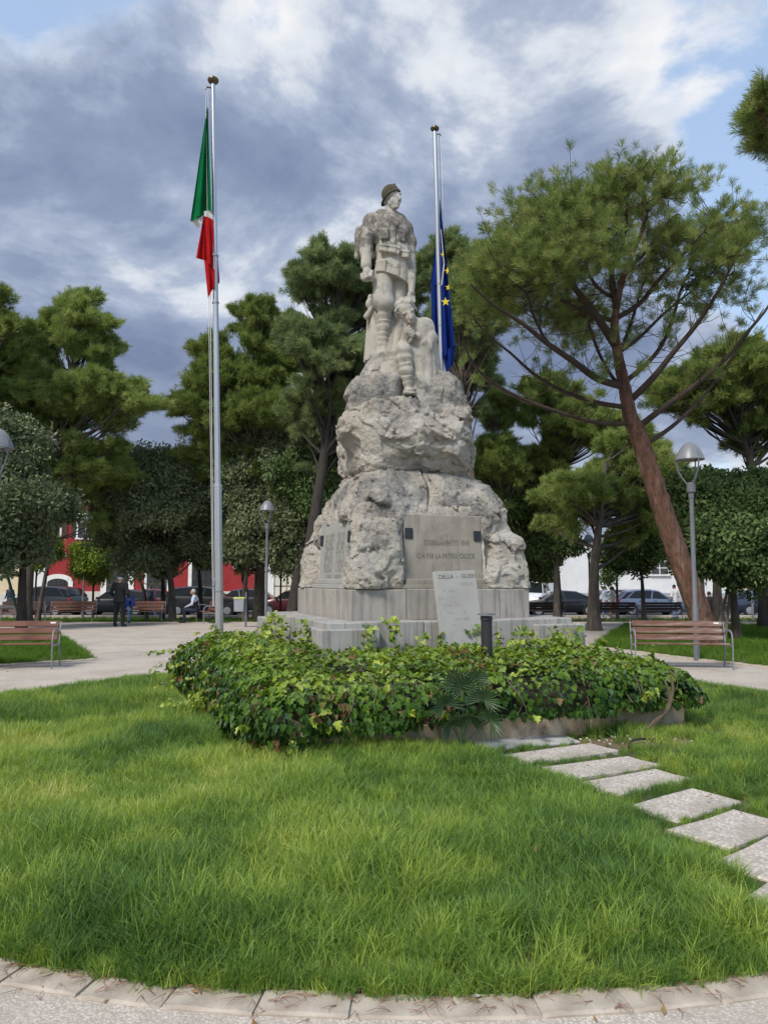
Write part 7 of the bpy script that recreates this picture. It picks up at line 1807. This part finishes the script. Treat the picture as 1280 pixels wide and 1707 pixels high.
def car(label, kind, col, loc, rz, group='parked cars'):
    Lc, Wc, st = KINDS[kind]; t = thing('van' if kind == 'van' else 'parked_car', label, 'van' if kind == 'van' else 'car', loc, rz, group); pm = PA[col]; hw = Wc / 2
    X_ = lambda f_: (f_ - .5) * Lc
    # body: loft of sections up to the belt line
    V = []; F = []; k = 10
    for f_, zb, zr in st:
        e = 1 - .16 * (2 * abs(f_ - .5)) ** 5
        sec = [(0.0, .20), (.86, .20), (.97, .30), (1.0, .30 + (zb - .30) * .45), (.99, .30 + (zb - .30) * .78), (.93, zb - .02), (.80, zb), (0.0, zb + .025)]
        for a, z in sec: V.append((X_(f_), a * hw * e, z))
        for a, z in sec[-2:0:-1]: V.append((X_(f_), -a * hw * e, z))
    m_ = 14
    for i in range(len(st) - 1):
        for j in range(m_): F.append((i * m_ + j, i * m_ + (j + 1) % m_, (i + 1) * m_ + (j + 1) % m_, (i + 1) * m_ + j))
    F += [tuple(range(m_))[::-1], tuple(range((len(st) - 1) * m_, len(st) * m_))]
    link('body', mesh('body', V, F, pm, smooth=True, auto=40), t)
    # glasshouse and roof
    gh = [s_ for s_ in st if s_[2]]; V = []; F = []; n_ = 6
    for f_, zb, zr in gh:
        wb = .90 * hw; wr_ = wb - .20 * (zr - zb) / .55 * .9
        V += [(X_(f_), wb, zb - .03), (X_(f_), wr_, zr - .05), (X_(f_), wr_ * .86, zr), (X_(f_), -wr_ * .86, zr), (X_(f_), -wr_, zr - .05), (X_(f_), -wb, zb - .03)]
    for i in range(len(gh) - 1):
        for j in range(5): F.append((i * n_ + j, i * n_ + j + 1, (i + 1) * n_ + j + 1, (i + 1) * n_ + j))
    F += [tuple(range(n_)), tuple(range((len(gh) - 1) * n_, len(gh) * n_))[::-1]]
    link('windows', mesh('windows', V, F, M['carglass'], smooth=True, auto=30), t)
    rf_ = MB(); V = []; F = []
    mid = [g_ for g_ in gh[1:-1]] if kind != 'van' else gh[1:]
    for f_, zb, zr in mid:
        wb = .90 * hw; wr_ = wb - .20 * (zr - zb) / .55 * .9
        V += [(X_(f_), wr_ + .012, zr - .055), (X_(f_), wr_ * .86, zr + .012), (X_(f_), -wr_ * .86, zr + .012), (X_(f_), -wr_ - .012, zr - .055)]
    F = [(i * 4 + j, i * 4 + j + 1, i * 4 + 5 + j, i * 4 + 4 + j) for i in range(len(mid) - 1) for j in range(3)]
    link('roof', mesh('roof', V, F, pm, smooth=True, auto=40), t)
    for s_ in (-1, 1):      # pillars
        def gp_(i, up):
            f_, zb, zr = gh[i]; wb = .90 * hw; wr_ = wb - .20 * (zr - zb) / .55 * .9
            return Vector((X_(f_), s_ * ((wr_ if up else wb) + .008), (zr - .05) if up else zb - .03))
        for a, b in ((gp_(0, 0), gp_(1, 1)), (gp_(1, 1).lerp(gp_(2, 1), .75) * 1, gp_(2, 0)), (gp_(3, 1).lerp(gp_(4, 1), .3), gp_(4, 0)), (gp_(len(gh) - 2, 1), gp_(len(gh) - 1, 0))):
            d = (b - a).normalized(); w_ = Vector((0, s_, 0)).cross(d).normalized() * .035
            MB().add([a + w_, a - w_, b - w_, b + w_, a + w_ - Vector((0, s_ * .03, 0)), a - w_ - Vector((0, s_ * .03, 0)), b - w_ - Vector((0, s_ * .03, 0)), b + w_ - Vector((0, s_ * .03, 0))], [(0, 1, 2, 3), (7, 6, 5, 4), (0, 4, 5, 1), (1, 5, 6, 2), (2, 6, 7, 3), (3, 7, 4, 0)]).obj('pillar', [pm], t)
        if kind == 'van':   # blind rear sides
            MB().box((X_(.70), s_ * (.90 * hw - .10), 1.52), (Lc * .23, .012, .36), rot=Euler((s_ * .33, 0, 0))).obj('side_panel', [pm], t)
        MB().box((X_(.285), s_ * (hw + .07), gh[0][1] + .06), (.05, .09, .06), bev=.02).obj('mirror', [pm], t)
        MB().box((X_(.055), s_ * hw * .66, st[2][1] - .10), (.14, .20, .07), bev=.03).obj('headlight', [M['headlight']], t)
        MB().box((X_(.972), s_ * hw * .74, .86 if kind != 'sedan' else .80), (.07, .16, .12 if kind != 'suv' else .18), bev=.03).obj('tail_light', [M['taillight']], t)
        for f_ in (.47, .68): MB().box((X_(f_), s_ * (hw + .003), .84), (.075, .012, .014), bev=.004).obj('door_handle', [M['trimblack']], t)
        for f_ in (.185, .80):
            MB().lathe([(0, -.02), (.365, -.02), (.365, .02), (0, .02)], (X_(f_), s_ * (hw - .018), .34), 24, rot=Matrix.Rotation(R(90), 3, 'X')).obj('wheel_arch', [M['trimblack']], t)
            w_ = MB().lathe([(.20, -.10), (.30, -.10), (.325, -.06), (.325, .06), (.30, .10), (.20, .10)], (X_(f_), s_ * (hw - .075), .325), 24, rot=Matrix.Rotation(R(90), 3, 'X')).obj('wheel', [M['tyre']], t, smooth=True)
            rm = MB().lathe([(0, -.02), (.06, -.03), (.20, -.02), (.215, .02), (0, .02)], (X_(f_), s_ * (hw + .018), .325), 20, rot=Matrix.Rotation(R(90), 3, 'X'))
            for q in range(5):
                a = q * 1.2566; rm.box((X_(f_) + .12 * math.cos(a), s_ * (hw + .036), .325 + .12 * math.sin(a)), (.09, .008, .022), rot=Euler((0, -a, 0)))
            rm.obj('rim', [M['rim']], w_)
    MB().box((X_(.012), 0, .42), (.02, hw * .55, .09), bev=.01).obj('grille', [M['trimblack']], t); MB().box((X_(.0) - .02, 0, .40), (.012, .26, .055)).obj('number_plate', [M['plate']], t); MB().box((X_(1.0) + .012, 0, .60), (.012, .26, .055)).obj('number_plate', [M['plate']], t)
    return t
def cp(px, Y): return GX(px, Y)
car('black rounded hatchback in front of the arched window at the left', 'suv', 'black', cp(77, 44.0), R(-14))
car('black car parked behind the standing man', 'hatch', 'black', cp(196, 44.5), R(5))
car('dark red car nose to nose with the black one by the red house', 'hatch', 'darkred', cp(262, 47.0), R(185))
car('black estate car behind the seated man in the vest', 'suv', 'black', cp(343, 44.0), R(180))
car('black car half hidden by the litter bin', 'hatch', 'charcoal', cp(402, 47.5), R(0))
car('maroon car before the pale house', 'hatch', 'maroon', cp(489, 44.5), R(0))
car('black sedan parked right of the memorial', 'sedan', 'black', cp(934, 44.3), R(0))
car('white van beyond the black sedan', 'van', 'white', cp(898, 51.5), R(60))
car('grey-blue hatchback right of the walkers', 'hatch', 'blue', cp(1080, 44.6), R(180))
car('silver car mostly hidden behind the walkers', 'hatch', 'silver', cp(1042, 48.0), R(180))
car('dark navy hatchback at the right edge', 'hatch', 'navy', cp(1272, 44.0), R(180))
